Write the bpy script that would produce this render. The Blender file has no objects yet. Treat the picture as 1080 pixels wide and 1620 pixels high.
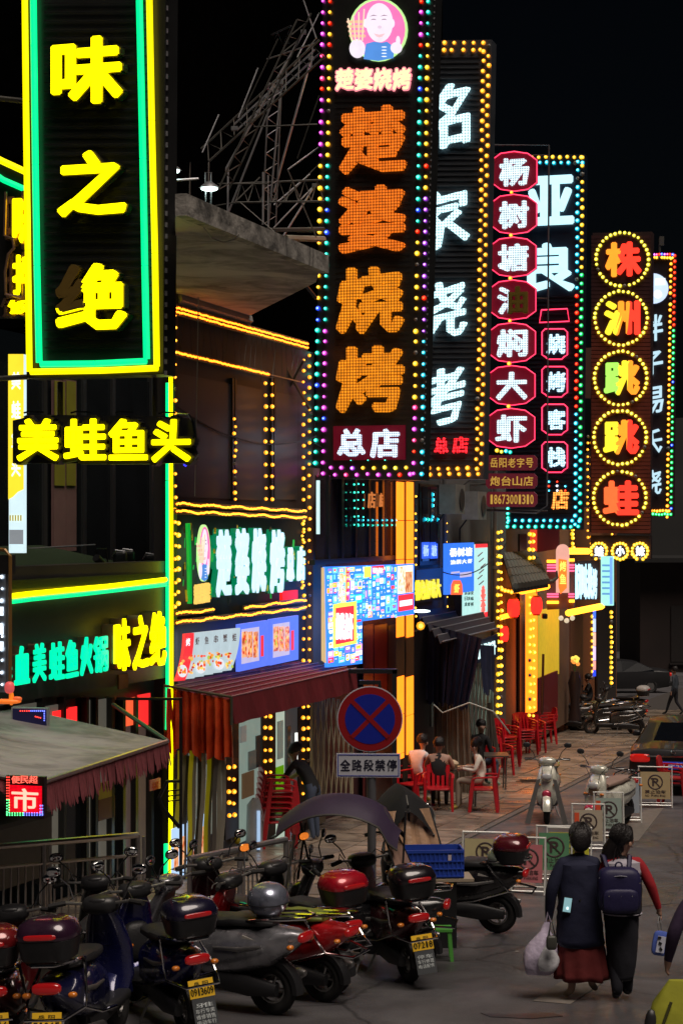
import bpy, bmesh, math, random
from mathutils import Vector, Matrix, noise
random.seed(7)
R = math.radians
S = bpy.context.scene
COL = S.collection

# ---------------------------------------------------------------- camera, sky, light, exposure
F, CX, HY, GY, CH = 3000.0, 540.0, 830.0, 963.0, 3.63     # focal length and horizon in photo pixels, eye height
SL = (GY - HY) / F                                          # the street falls away from the viewer
cam = bpy.data.cameras.new('camera'); co = bpy.data.objects.new('camera', cam); COL.objects.link(co)
co.location = (0, 0, CH); co.rotation_euler = (R(90), 0, 0)
cam.sensor_fit = 'HORIZONTAL'; cam.sensor_width = 36; cam.lens = F / 1080 * 36
cam.shift_y = 20 / 1080; cam.clip_end = 2000; cam.clip_start = .2
S.camera = co
w = bpy.data.worlds.new('World'); S.world = w; w.use_nodes = True
nt = w.node_tree; bg = nt.nodes['Background']
sky = nt.nodes.new('ShaderNodeTexSky'); sky.sky_type = 'NISHITA'; sky.sun_disc = False
sky.sun_elevation = R(66); sky.sun_rotation = R(150)
nt.links.new(sky.outputs[0], bg.inputs[0]); bg.inputs[1].default_value = 0.0003
sl = bpy.data.lights.new('sun', 'SUN'); sl.energy = 1.5; sl.angle = R(35); sl.color = (1, .87, .76)
so = bpy.data.objects.new('sun', sl); COL.objects.link(so)
sd = Vector((math.sin(R(150)) * math.cos(R(66)), math.cos(R(150)) * math.cos(R(66)), math.sin(R(66))))
so.rotation_euler = sd.to_track_quat('Z', 'Y').to_euler(); so.location = (0, 0, 30)
S.view_settings.view_transform = 'Standard'; S.view_settings.look = 'None'
S.view_settings.exposure = 0.72; S.view_settings.gamma = 1; S.view_settings.use_curve_mapping = False
S.cycles.use_denoising = True; S.cycles.max_bounces = 6; S.cycles.sample_clamp_indirect = 3
S.cycles.caustics_reflective = False; S.cycles.caustics_refractive = False

# ---------------------------------------------------------------- materials
MATS = {}
def pm(name, col, rough=.6, metal=0., var=.18, scale=6., bump=0., bscale=40., emit=None, es=1., coat=0., alpha=1., trans=0.):
    if name in MATS: return MATS[name]
    m = bpy.data.materials.new(name); m.use_nodes = True; t = m.node_tree; b = t.nodes['Principled BSDF']
    tc = t.nodes.new('ShaderNodeTexCoord'); n = t.nodes.new('ShaderNodeTexNoise')
    n.inputs['Scale'].default_value = scale; n.inputs['Detail'].default_value = 4
    t.links.new(tc.outputs['Object'], n.inputs['Vector'])
    mx = t.nodes.new('ShaderNodeMix'); mx.data_type = 'RGBA'
    mx.inputs[6].default_value = (*[c * (1 - var) for c in col], 1)
    mx.inputs[7].default_value = (*[min(1, c * (1 + var)) for c in col], 1)
    t.links.new(n.outputs[0], mx.inputs[0]); t.links.new(mx.outputs[2], b.inputs['Base Color'])
    b.inputs['Roughness'].default_value = rough; b.inputs['Metallic'].default_value = metal
    b.inputs['Coat Weight'].default_value = coat; b.inputs['Coat Roughness'].default_value = .06
    b.inputs['Alpha'].default_value = alpha; b.inputs['Transmission Weight'].default_value = trans
    if bump:
        n2 = t.nodes.new('ShaderNodeTexNoise'); n2.inputs['Scale'].default_value = bscale; n2.inputs['Detail'].default_value = 5
        t.links.new(tc.outputs['Object'], n2.inputs['Vector'])
        bp = t.nodes.new('ShaderNodeBump'); bp.inputs['Strength'].default_value = bump; bp.inputs['Distance'].default_value = .02
        t.links.new(n2.outputs[0], bp.inputs['Height']); t.links.new(bp.outputs[0], b.inputs['Normal'])
    if emit:
        mx2 = t.nodes.new('ShaderNodeMix'); mx2.data_type = 'RGBA'
        mx2.inputs[6].default_value = (*[c * .8 for c in emit], 1); mx2.inputs[7].default_value = (*emit, 1)
        t.links.new(n.outputs[0], mx2.inputs[0]); t.links.new(mx2.outputs[2], b.inputs['Emission Color'])
        b.inputs['Emission Strength'].default_value = es
    MATS[name] = m; return m
def em(name, col, es=1., dark=.3, var=None):
    return pm(name, tuple(c * dark for c in col), .5, emit=col, es=es)
def led(name, col, es, pitch, base, dot=.36):
    """lit face made of rows of small round diodes"""
    if name in MATS: return MATS[name]
    m = pm(name, base, .5); t = m.node_tree; b = t.nodes['Principled BSDF']
    tc = t.nodes.new('ShaderNodeTexCoord'); sx = t.nodes.new('ShaderNodeVectorMath'); sx.operation = 'SCALE'
    sx.inputs['Scale'].default_value = 1 / pitch; t.links.new(tc.outputs['Object'], sx.inputs[0])
    fr = t.nodes.new('ShaderNodeVectorMath'); fr.operation = 'FRACTION'; t.links.new(sx.outputs[0], fr.inputs[0])
    sp = t.nodes.new('ShaderNodeSeparateXYZ'); t.links.new(fr.outputs[0], sp.inputs[0])
    def M(op, a, bb):
        q = t.nodes.new('ShaderNodeMath'); q.operation = op
        for i, v in enumerate((a, bb)):
            if isinstance(v, (int, float)): q.inputs[i].default_value = v
            else: t.links.new(v, q.inputs[i])
        return q.outputs[0]
    dx = M('SUBTRACT', sp.outputs[0], .5); dz = M('SUBTRACT', sp.outputs[2], .5)
    d = M('SQRT', M('ADD', M('MULTIPLY', dx, dx), M('MULTIPLY', dz, dz)), 0)
    k = M('LESS_THAN', d, dot)
    wn = t.nodes.new('ShaderNodeTexNoise'); wn.inputs['Scale'].default_value = 9; t.links.new(tc.outputs['Object'], wn.inputs[0])
    st = M('MULTIPLY', M('ADD', M('MULTIPLY', k, es), es * .25), M('ADD', M('MULTIPLY', wn.outputs[0], .9), .5))
    b.inputs['Emission Color'].default_value = (*col, 1); t.links.new(st, b.inputs['Emission Strength'])
    return m

def weather(m, lo, hi, scale, dark=.55, dscale=.35, cracks=0.):
    """uneven gloss, broad stains and hairline cracks on a ground surface"""
    t = m.node_tree; b = t.nodes['Principled BSDF']; tc = t.nodes.new('ShaderNodeTexCoord')
    n = t.nodes.new('ShaderNodeTexNoise'); n.inputs['Scale'].default_value = scale; n.inputs['Detail'].default_value = 6; n.inputs['Distortion'].default_value = .6; t.links.new(tc.outputs['Object'], n.inputs[0])
    mr = t.nodes.new('ShaderNodeMapRange'); mr.inputs[1].default_value = .35; mr.inputs[2].default_value = .65; mr.inputs[3].default_value = lo; mr.inputs[4].default_value = hi
    t.links.new(n.outputs[0], mr.inputs[0]); t.links.new(mr.outputs[0], b.inputs['Roughness'])
    n2 = t.nodes.new('ShaderNodeTexNoise'); n2.inputs['Scale'].default_value = dscale; n2.inputs['Detail'].default_value = 7; n2.inputs['Roughness'].default_value = .65; n2.inputs['Distortion'].default_value = 1.2; t.links.new(tc.outputs['Object'], n2.inputs[0])
    m2 = t.nodes.new('ShaderNodeMapRange'); m2.inputs[1].default_value = .38; m2.inputs[2].default_value = .58; m2.inputs[3].default_value = dark; m2.inputs[4].default_value = 1.1; t.links.new(n2.outputs[0], m2.inputs[0])
    src = b.inputs['Base Color'].links[0].from_socket; fac = m2.outputs[0]
    if cracks:
        v = t.nodes.new('ShaderNodeTexVoronoi'); v.feature = 'DISTANCE_TO_EDGE'; v.inputs['Scale'].default_value = cracks; t.links.new(n2.outputs[1], v.inputs[0])
        ad = t.nodes.new('ShaderNodeVectorMath'); ad.operation = 'ADD'; sc_ = t.nodes.new('ShaderNodeVectorMath'); sc_.operation = 'SCALE'; sc_.inputs['Scale'].default_value = .8
        t.links.new(n2.outputs[1], sc_.inputs[0]); t.links.new(tc.outputs['Object'], ad.inputs[0]); t.links.new(sc_.outputs[0], ad.inputs[1]); t.links.new(ad.outputs[0], v.inputs[0])
        m3 = t.nodes.new('ShaderNodeMapRange'); m3.inputs[1].default_value = .0; m3.inputs[2].default_value = .012; m3.inputs[3].default_value = .45; m3.inputs[4].default_value = 1; t.links.new(v.outputs[0], m3.inputs[0])
        mm = t.nodes.new('ShaderNodeMath'); mm.operation = 'MULTIPLY'; t.links.new(fac, mm.inputs[0]); t.links.new(m3.outputs[0], mm.inputs[1]); fac = mm.outputs[0]
    vm = t.nodes.new('ShaderNodeVectorMath'); vm.operation = 'SCALE'; t.links.new(src, vm.inputs[0]); t.links.new(fac, vm.inputs['Scale']); t.links.new(vm.outputs[0], b.inputs['Base Color'])
    return m

# ---------------------------------------------------------------- mesh helpers (world coordinates; build() makes them local)
ORI = {}
class MB:
    def __init__(s): s.v = []; s.f = []; s.m = []
    def add(s, vs, fs, mi=0):
        o = len(s.v); s.v += [Vector(p) for p in vs]; s.f += [tuple(i + o for i in f) for f in fs]; s.m += [mi] * len(fs)
    def box(s, c, sz, mat=None, mi=0):
        c = Vector(c); h = Vector(sz) / 2; vs = []
        for x in (-1, 1):
            for y in (-1, 1):
                for z in (-1, 1):
                    p = Vector((x * h.x, y * h.y, z * h.z)); vs.append(c + (mat @ p if mat else p))
        s.add(vs, [(0, 1, 3, 2), (4, 6, 7, 5), (0, 4, 5, 1), (2, 3, 7, 6), (0, 2, 6, 4), (1, 5, 7, 3)], mi)
    def prism(s, front, ext, mi=0):
        n = len(front); ext = Vector(ext); vs = [Vector(p) for p in front]; vs += [p + ext for p in vs]
        s.add(vs, [tuple(range(n)), tuple(range(2 * n - 1, n - 1, -1))] + [(i, i + n, (i + 1) % n + n, (i + 1) % n) for i in range(n)], mi)
    def tube(s, pts, r, seg=7, mi=0, r1=None):
        pts = [Vector(p) for p in pts]; n = len(pts); vs = []; a = None
        for i, p in enumerate(pts):
            d = (pts[min(i + 1, n - 1)] - pts[max(i - 1, 0)]).normalized()
            a = (d.orthogonal() if a is None else (a - d * a.dot(d))).normalized(); b = d.cross(a)
            rr = r if r1 is None else r + (r1 - r) * i / (n - 1)
            vs += [p + (a * math.cos(k * 2 * math.pi / seg) + b * math.sin(k * 2 * math.pi / seg)) * rr for k in range(seg)]
        fs = [(i * seg + k, i * seg + (k + 1) % seg, (i + 1) * seg + (k + 1) % seg, (i + 1) * seg + k) for i in range(n - 1) for k in range(seg)]
        fs += [tuple(range(seg - 1, -1, -1)), tuple(range((n - 1) * seg, n * seg))]
        s.add(vs, fs, mi)
    def sup(s, c, sz, e=2.6, nu=14, nv=9, mat=None, mi=0, z0=-1, z1=1):
        """rounded box / ellipsoid"""
        c = Vector(c); vs = []; P = lambda t: math.copysign(abs(t) ** (2 / e), t)
        for j in range(nv + 1):
            ph = -math.pi / 2 + math.pi * j / nv
            for i in range(nu):
                th = 2 * math.pi * i / nu
                z = max(z0, min(z1, P(math.sin(ph)))); q = P(math.cos(ph))
                p = Vector((q * P(math.cos(th)) * sz[0] / 2, q * P(math.sin(th)) * sz[1] / 2, z * sz[2] / 2))
                vs.append(c + (mat @ p if mat else p))
        s.add(vs, [(j * nu + i, j * nu + (i + 1) % nu, (j + 1) * nu + (i + 1) % nu, (j + 1) * nu + i) for j in range(nv) for i in range(nu)], mi)
    def loft(s, secs, e=2.6, seg=14, mi=0, ax='y'):
        """rings (centre, half width, half height) stacked along y (or z)"""
        vs = []; P = lambda t: math.copysign(abs(t) ** (2 / e), t); n = len(secs)
        for (c, a, b) in secs:
            c = Vector(c)
            for k in range(seg):
                t = 2 * math.pi * k / seg
                q = Vector((P(math.cos(t)) * a, 0, P(math.sin(t)) * b)) if ax == 'y' else Vector((P(math.cos(t)) * a, P(math.sin(t)) * b, 0))
                vs.append(c + q)
        s.add(vs, [(i * seg + k, i * seg + (k + 1) % seg, (i + 1) * seg + (k + 1) % seg, (i + 1) * seg + k) for i in range(n - 1) for k in range(seg)]
              + [tuple(range(seg)), tuple(range((n - 1) * seg, n * seg))], mi)
    def torus(s, c, rad, r, axis='x', nu=20, nv=7, mi=0, a0=0, a1=2 * math.pi, flat=1.):
        c = Vector(c); full = abs(a1 - a0 - 2 * math.pi) < 1e-4; nn = nu if full else nu + 1; vs = []
        for i in range(nn):
            t = a0 + (a1 - a0) * i / nu
            for k in range(nv):
                q = 2 * math.pi * k / nv; rr = rad + r * math.cos(q); h = r * flat * math.sin(q)
                if axis == 'x': p = Vector((h, rr * math.cos(t), rr * math.sin(t)))
                elif axis == 'y': p = Vector((rr * math.cos(t), h, rr * math.sin(t)))
                else: p = Vector((rr * math.cos(t), rr * math.sin(t), h))
                vs.append(c + p)
        fs = [(i * nv + k, ((i + 1) % nn) * nv + k, ((i + 1) % nn) * nv + (k + 1) % nv, i * nv + (k + 1) % nv) for i in range(nu) for k in range(nv)]
        s.add(vs, fs, mi)
    def xf(s, M):
        s.v = [M @ p for p in s.v]; return s
    def build(s, name, mats, parent=None, smooth=False, local=False):
        if not isinstance(mats, (list, tuple)): mats = [mats]
        o0 = Vector((0, 0, 0)) if local or parent is None else ORI.get(parent.name, Vector((0, 0, 0)))
        me = bpy.data.meshes.new(name); me.from_pydata([p - o0 for p in s.v], [], s.f)
        for m in mats: me.materials.append(m)
        if len(mats) > 1: me.polygons.foreach_set('material_index', s.m)
        bm = bmesh.new(); bm.from_mesh(me); bmesh.ops.recalc_face_normals(bm, faces=bm.faces); bm.to_mesh(me); bm.free()
        if smooth:
            me.polygons.foreach_set('use_smooth', [True] * len(me.polygons))
            try: me.set_sharp_from_angle(angle=R(42))
            except Exception: pass
        o = bpy.data.objects.new(name, me); COL.objects.link(o)
        if parent: o.parent = parent; ORI[o.name] = o0
        return o
def tag(o, label, cat, group=None):
    o['label'] = label; o['category'] = cat
    if group: o['group'] = group
    return o
def thing(name, loc, label, cat, group=None, rz=0):
    o = bpy.data.objects.new(name, None); COL.objects.link(o); o.location = loc; o.rotation_euler.z = rz
    o.empty_display_size = .1; ORI[o.name] = Vector(loc); return tag(o, label, cat, group)
def struct(o): o['kind'] = 'structure'; return o
def stuff(o): o['kind'] = 'stuff'; return o

# ---------------------------------------------------------------- pixels <-> place
def P(px, py, Y): return Vector(((px - CX) / F * Y, Y, CH - (py - HY) / F * Y))
def G(px, py, h=0.):
    Y = F * (CH - h) / (py - GY); return Vector(((px - CX) / F * Y, Y, -SL * Y + h))
def gz(y): return -SL * y
class Pl:
    """a vertical plane through pixel column px at distance Y, running along d, facing n"""
    def __init__(s, px, Y, d):
        s.p = Vector(((px - CX) / F * Y, Y, 0)); s.d = Vector((d[0], d[1], 0)).normalized(); s.n = Vector((s.d.y, -s.d.x, 0))
        if s.n.dot(Vector((0, -1, 0))) < 0 and abs(s.n.y) > .5: s.n = -s.n
    def hit(s, px, py, off=0.):
        r = Vector(((px - CX) / F, 1, -(py - HY) / F)); o = Vector((0, 0, CH))
        q = s.p + s.n * off; t = (Vector((q.x, q.y, 0)) - Vector((0, 0, 0))).dot(s.n) / Vector((r.x, r.y, 0)).dot(s.n)
        return o + r * t
    def quad(s, x0, y0, x1, y1, off=0.):
        """upright rectangle in the plane: left column x0, right column x1; top/bottom read at the left column"""
        a = s.hit(x0, y0, off); b = s.hit(x0, y1, off); c = s.hit(x1, y1, off); c.z = b.z; d = c.copy(); d.z = a.z
        return [b, c, d, a]
    def scale(s, px, py=830, off=0): return s.hit(px, py, off).y / F      # metres per pixel there
UDIR = (.3036, 1.0)
MAIN = Pl(262, 25.2, UDIR)
FAC1 = Pl(262, 25.2, (.403, 1.0))
def perp(px, Y): return Pl(px, Y, (.9569, -.2905))
def slab(mb, pl, x0, y0, x1, y1, off=0., th=.05, mi=0):
    mb.prism(pl.quad(x0, y0, x1, y1, off), -pl.n * th, mi)
def polyslab(mb, pl, pts, off=0., th=.05, mi=0):
    mb.prism([pl.hit(x, y, off) for x, y in pts], -pl.n * th, mi)

def disc(pl, x, y, rx, ry, off, n=28):
    return [pl.hit(x + rx * math.cos(2 * math.pi * k / n), y - ry * math.sin(2 * math.pi * k / n), off) for k in range(n)]

# ---------------------------------------------------------------- lettering
GL = {}
def glyph(ch, bold=.0, res=2):
    """outline of a character; heavier weights are built by fanning the strokes outward"""
    k = (ch, bold, res)
    if k in GL: return GL[k]
    if (ch, 'raw') not in GL:
        cu = bpy.data.curves.new('t', 'FONT'); cu.body = ch; cu.size = 1; cu.extrude = .5; cu.resolution_u = 1 if ord(ch) > 255 else 3
        ob = bpy.data.objects.new('t', cu); COL.objects.link(ob)
        dg = bpy.context.evaluated_depsgraph_get(); me = ob.evaluated_get(dg).to_mesh()
        GL[(ch, 'raw')] = ([v.co.copy() for v in me.vertices], [tuple(p.vertices) for p in me.polygons])
        ob.evaluated_get(dg).to_mesh_clear(); bpy.data.objects.remove(ob); bpy.data.curves.remove(cu)
    v0, f0 = GL[(ch, 'raw')]; vs, fs = [], []
    n = 0 if bold <= .012 else (8 if bold > .03 else 6); bold *= .8
    sh = [(0, 0)] if n == 0 else [(bold * math.cos(2 * math.pi * i / n + .39), bold * math.sin(2 * math.pi * i / n + .39)) for i in range(n)] + [(0, 0)]
    for i, (dx, dy) in enumerate(sh):
        o = len(vs); vs += [Vector((v.x + dx, v.y + dy, v.z + .5 - (len(sh) - 1 - i) * .02)) for v in v0]; fs += [tuple(q + o for q in f) for f in f0]
    x0 = min(v.x for v in vs); x1 = max(v.x for v in vs); y0 = min(v.y for v in vs); y1 = max(v.y for v in vs)
    vs = [Vector(((v.x - x0) / max(x1 - x0, 1e-4), (v.y - y0) / max(y1 - y0, 1e-4), v.z)) for v in vs]
    GL[k] = (vs, fs); return GL[k]
def char(mb, ch, pl, box, off=.03, th=.03, bold=.03, mi=0, pad=0., corners=None):
    """glyph filling the pixel box on the plane (corners of the box may be given: bl, br, tr, tl)"""
    vs, fs = glyph(ch, bold)
    x0, y0, x1, y1 = box or (0, 0, 1, 1)
    if corners: bl, br, tr, tl = [pl.hit(x, y, off) for x, y in corners]
    else:
        xc = (x0 + x1) / 2; T = pl.hit(xc, y0, off).z; B = pl.hit(xc, y1, off).z
        bl, br, tr, tl = [pl.hit(x, y0, off) for x in (x0, x1, x1, x0)]
        bl.z = br.z = B; tr.z = tl.z = T
    out = []
    for v in vs:
        q = (bl * (1 - v.x) + br * v.x) * (1 - v.y) + (tl * (1 - v.x) + tr * v.x) * v.y
        out.append(q - pl.n * th * (1 - v.z))
    mb.add(out, fs, mi)
# ---------------------------------------------------------------- bulbs
BM = {}
def bulb_mesh(colname, core, ring):
    if colname in BM: return BM[colname]
    mb = MB(); n = 8
    rings = [(1.0, 0.0), (.92, .45), (.5, .85), (0.0, 1.0)]
    vs = [Vector((r * math.cos(2 * math.pi * k / n), r * math.sin(2 * math.pi * k / n), h)) for r, h in rings[:3] for k in range(n)] + [Vector((0, 0, 1))]
    mb.add(vs[:2 * n], [(k, (k + 1) % n, n + (k + 1) % n, n + k) for k in range(n)], 1)
    mb.add(vs[n:3 * n], [(k, (k + 1) % n, n + (k + 1) % n, n + k) for k in range(n)], 1)
    mb.add(vs[2 * n:], [(k, (k + 1) % n, n) for k in range(n)], 0)
    o = mb.build('bulb', [core, ring], smooth=True); me = o.data; bpy.data.objects.remove(o)
    BM[colname] = me; return me
def bulbcol(cn):
    C = {'amber': ((1, .25, .02), (.92, .33, .012)), 'yellow': ((1, .33, .03), (.85, .48, .015)), 'teal': ((.05, .8, .5), (.0, .45, .33)),
         'magenta': ((.9, .07, .7), (.5, .04, .42)), 'red': ((1, .03, .01), (.7, .01, .0)), 'blue': ((.06, .12, 1), (.01, .05, .7)),
         'purple': ((.5, .12, .9), (.25, .04, .5)), 'green': ((.05, .9, .15), (.0, .42, .08)), 'white': ((.8, .9, 1), (.5, .6, .7)), 'lemon': ((.9, .55, .05), (.62, .55, .03)),
         'cyan': ((.08, .65, .9), (.0, .36, .5)), 'pink': ((1, .07, .2), (.7, .03, .15))}[cn]
    return bulb_mesh(cn, em('bulb_core_' + cn, C[0], 6.5), em('bulb_glass_' + cn, C[1], 1.0))
def bulb(parent, p, n, r, cn):
    dead = random.random() < .025
    me_ = bulb_mesh('dead', pm('dead_bulb', (.2, .19, .17), .3), pm('dead_bulb', (.2, .19, .17), .3)) if dead else bulbcol(cn)
    r *= random.uniform(.86, 1.12); p = p + Vector((random.uniform(-.1, .1) * r, 0, random.uniform(-.22, .22) * r))
    o = bpy.data.objects.new('bulb', me_); COL.objects.link(o); o.parent = parent
    o.location = p - ORI[parent.name]; o.rotation_euler = n.to_track_quat('Z', 'Y').to_euler(); o.scale = (r, r, r)
    return o
def dots(parent, name, pts, n, r, mat, seg=5):
    """a dense chain of tiny lights: one part"""
    mb = MB(); a = n.orthogonal().normalized(); b = n.cross(a)
    for p in pts:
        mb.add([p + (a * math.cos(k * 2 * math.pi / seg) + b * math.sin(k * 2 * math.pi / seg)) * r for k in range(seg)] + [p + n * r],
               [(k, (k + 1) % seg, seg) for k in range(seg)])
    return stuff(mb.build(name, mat, parent))
def line(a, b, step):
    n = max(1, round((b - a).length / step)); return [a + (b - a) * i / n for i in range(n + 1)]
# ================================================================ ground
asph = pm('asphalt', (.098, .093, .098), .55, var=.4, scale=.9, bump=.35, bscale=55)
weather(asph, .28, .7, 1.1, .55, .28, .33)
pav = pm('paving_stone', (.27, .215, .165), .42, var=.35, scale=1.3, bump=.25, bscale=30)
pav2 = pm('paving_stone_worn', (.19, .16, .135), .35, var=.4, scale=2.3, bump=.25, bscale=30)
pav3 = pm('paving_stone_pale', (.33, .255, .195), .5, var=.3, scale=1.7, bump=.2, bscale=30)
for m_ in (pav, pav2, pav3): weather(m_, .2, .55, 1.6, .5, .8)
conc = pm('concrete', (.3, .28, .26), .8, var=.3, scale=1.2, bump=.3, bscale=12)
blk = pm('black_paint', (.012, .012, .013), .35, var=.3)
black_panel = pm('black_corrugated_board', (.018, .018, .018), .35, var=.4, scale=3)
steel = pm('galvanised_steel', (.42, .42, .44), .38, .8, var=.3, scale=12)
darksteel = pm('painted_dark_steel', (.10, .095, .085), .5, .4, var=.3, scale=9)
chrome = pm('chrome', (.8, .78, .78), .12, 1., var=.06)
def ground_grid(name, x0, x1, y0, y1, nx, ny, m, lift=0., amp=0.):
    mb = MB(); vs = []
    for j in range(ny + 1):
        for i in range(nx + 1):
            x = x0 + (x1 - x0) * i / nx; y = y0 + (y1 - y0) * (j / ny) ** 1.7
            vs.append(Vector((x, y, gz(y) + lift + amp * noise.noise(Vector((x * .5, y * .3, 0))))))
    mb.add(vs, [(j * (nx + 1) + i, j * (nx + 1) + i + 1, (j + 1) * (nx + 1) + i + 1, (j + 1) * (nx + 1) + i) for j in range(ny) for i in range(nx)])
    return struct(mb.build(name, m, smooth=True))
ground_grid('ground', -150, 250, -20, 500, 6, 8, pm('dark_earth', (.03, .027, .025), .9), -.06)
ground_grid('road', -12, 60, 4, 330, 12, 20, asph)
# paved footway: kerb edge runs along the street
U = Vector((UDIR[0], UDIR[1], 0)).normalized(); V = Vector((U.y, -U.x, 0))
K0 = Vector((1.59, 28.9, 0))
def foot(u, v, h=0.):
    q = K0 + U * u + V * v; return Vector((q.x, q.y, gz(q.y) + h))
mb = MB(); mb.prism([foot(-14, -3.4, .012), foot(60, -3.4, .012), foot(60, 0, .012), foot(-14, 0, .012)], (0, 0, -.1))
pave = struct(mb.build('footway', pm('joint_mortar', (.06, .052, .047), .8)))
k = 0; mb_rest = MB()
for iu in range(-12, 44):
    for iv in range(5):
        u0 = iu * .9 + (.45 if iv % 2 else 0); v0 = -3.3 + iv * .66; j = lambda: random.uniform(-.006, .006)
        h = .03 + random.uniform(-.005, .006)
        pts = [foot(u0 + .01, v0 + .01, h + j()), foot(u0 + .885, v0 + .01, h + j()), foot(u0 + .885, v0 + .648, h + j()), foot(u0 + .01, v0 + .648, h + j())]
        k += 1
        m1 = MB(); m1.prism(pts, (0, 0, -.03)); m1.build('paving_slab', random.choice([pav, pav, pav2, pav3]), pave)
# kerb stones
for i in range(30):
    m1 = MB(); u0 = -11 + i * 1.5
    m1.prism([foot(u0, .01, .022), foot(u0 + 1.48, .01, .022), foot(u0 + 1.48, .13, .022), foot(u0, .13, .022)], (0, 0, -.08))
    m1.build('kerb_stone', pm('kerb_granite', (.13, .12, .11), .6, var=.3, bump=.2), pave)
# forecourt of the near shops, behind the railing
mb = MB(); mb.prism([foot(-14, -9, .02), foot(36, -9, .02), foot(36, -3.4, .02), foot(-14, -3.4, .02)], (0, 0, -.1))
struct(mb.build('forecourt', pm('grey_floor_tile', (.16, .16, .15), .4, var=.25, scale=2)))
# worn white arrow painted on the road
mb = MB()
for pts in ([(843, 1584), (902, 1589), (968, 1545), (985, 1528), (930, 1530), (903, 1542)],):
    mb.prism([G(x, y, .006) for x, y in pts], (0, 0, -.004))
paint = pm('worn_road_paint', (.17, .15, .13), .7, var=.45, scale=9)
struct(mb.build('arrow_marking', paint))
mb = MB(); mb.prism([G(1010, 1330, .005), G(950, 1342, .005), G(1020, 1282, .005), G(1050, 1278, .005)], (0, 0, -.003))
struct(mb.build('painted_line', paint))
mb = MB(); mb.prism([G(x, y, .006) for x, y in [(760, 1603), (805, 1605), (872, 1602), (890, 1608), (840, 1612), (775, 1609)]], (0, 0, -.004))
struct(mb.build('tar_patch', pm('tar', (.012, .012, .013), .35)))
for k, (pts, m_) in enumerate((([(905, 1470), (930, 1474), (948, 1462), (925, 1456)], 'a'), ([(960, 1440), (1060, 1430), (1080, 1400), (1000, 1395)], 'b'), ([(800, 1330), (850, 1345), (880, 1330), (840, 1315)], 'a'))):
    mb = MB(); mb.prism([G(x, y, .0045) for x, y in pts], (0, 0, -.003)); struct(mb.build('asphalt_patch', weather(pm('patch_asphalt_' + m_, (.035, .033, .034) if m_ == 'a' else (.085, .08, .076), .6, var=.5, scale=2, bump=.4, bscale=60), .25, .6, 1.5, .6, .8)))
dr = MB(); c = G(742, 1445, .008)
for i in range(9): dr.box(c + Vector((.06 * i, .01 * i, 0)), (.03, .34, .012))
struct((dr.build('drain_grate', pm('drain_iron', (.03, .03, .03), .4, .5))))
# hill and dark wall at the end of the street
mb = MB(); vs = []; nx, ny = 60, 14
for j in range(ny + 1):
    for i in range(nx + 1):
        x = -60 + 180 * i / nx; h = (1 - math.cos(math.pi * j / ny)) / 2
        vs.append(Vector((x, 150 + j * 9 + 8 * noise.noise(Vector((x * .05, j * .3, 1))), gz(150) - 1 + h * (22 + 9 * noise.noise(Vector((x * .03, 3, j * .2)))))))
mb.add(vs, [(j * (nx + 1) + i, j * (nx + 1) + i + 1, (j + 1) * (nx + 1) + i + 1, (j + 1) * (nx + 1) + i) for j in range(ny) for i in range(nx)])
struct(mb.build('hill', pm('dark_hillside', (.0022, .002, .0018), .98, var=.6, scale=.2), smooth=True))
endb = thing('building', (26, 108, gz(108)), 'dark unlit building with faint brown wall closing the far end of street', 'building')
mb = MB(); mb.box((32, 112, gz(110) + 3.2), (30, 8, 6.4)); mb.build('wall', pm('dark_plaster', (.022, .013, .011), .8, var=.6, scale=.6), endb)
mb = MB(); mb.box((32, 111.5, gz(110) + 6.5), (31, 9.6, .25)); mb.build('roof', pm('dark_roof', (.012, .012, .012), .8), endb)
for i in range(5):
    mb = MB(); mb.box((19.5 + i * 3.2, 107.96, gz(108) + 2.2), (1.5, .1, 3.2)); mb.box((19.5 + i * 3.2, 107.9, gz(108) + .5), (1.7, .12, .12)); mb.build('shutter', pm('dull_shutter', (.015, .011, .010), .6, var=.4), endb)

# ================================================================ neon colours
yel = em('yellow_neon', (1, .84, 0), 1.8, .7); yel2 = em('yellow_light_box', (.95, .8, 0), .95, .7)
grn = em('green_neon', (0, .8, .22), 1.1, .6); teal_t = em('green_letter_face', (.0, .75, .34), 1.05, .6)
white_t = em('white_letter_face', (.72, .9, 1), 1.0, .8); off_y = pm('unlit_yellow_acrylic', (.2, .13, .02), .4)
copper = pm('brushed_copper_edge', (.5, .3, .22), .3, .85, var=.3)

# ================================================================ first building (frog and fish head restaurant)
b1 = thing('restaurant_building', MAIN.hit(262, 1395), 'black fronted restaurant with yellow and green neon outline and turf ledge', 'restaurant')
ORI[b1.name] = b1.location.copy()
wallk = pm('black_cladding', (.05, .044, .045), .45, var=.5, scale=1.5, bump=.1, bscale=5)
wallg = pm('dark_grey_cladding', (.045, .045, .043), .4, var=.4, scale=2)
glass = pm('dark_glass', (.012, .014, .016), .12, var=.5, scale=2)
mb = MB(); slab(mb, FAC1, -60, 560, 272, 900, -1.9, .2); mb.build('upper_glazing', glass, b1)
mb = MB(); slab(mb, FAC1, -60, 900, 266, 1125, 0, .3); mb.build('fascia', wallk, b1)
mb = MB(); slab(mb, FAC1, -60, 1120, 266, 1430, -.35, .15); mb.build('shopfront_wall', wallg, b1)
for x in (70, 132, 178, 240):
    mb = MB(); slab(mb, FAC1, x, 545, x + 5, 905, -1.86, .08); mb.build('mullion', pm('dark_mullion', (.03, .03, .03), .4), b1)
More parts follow.
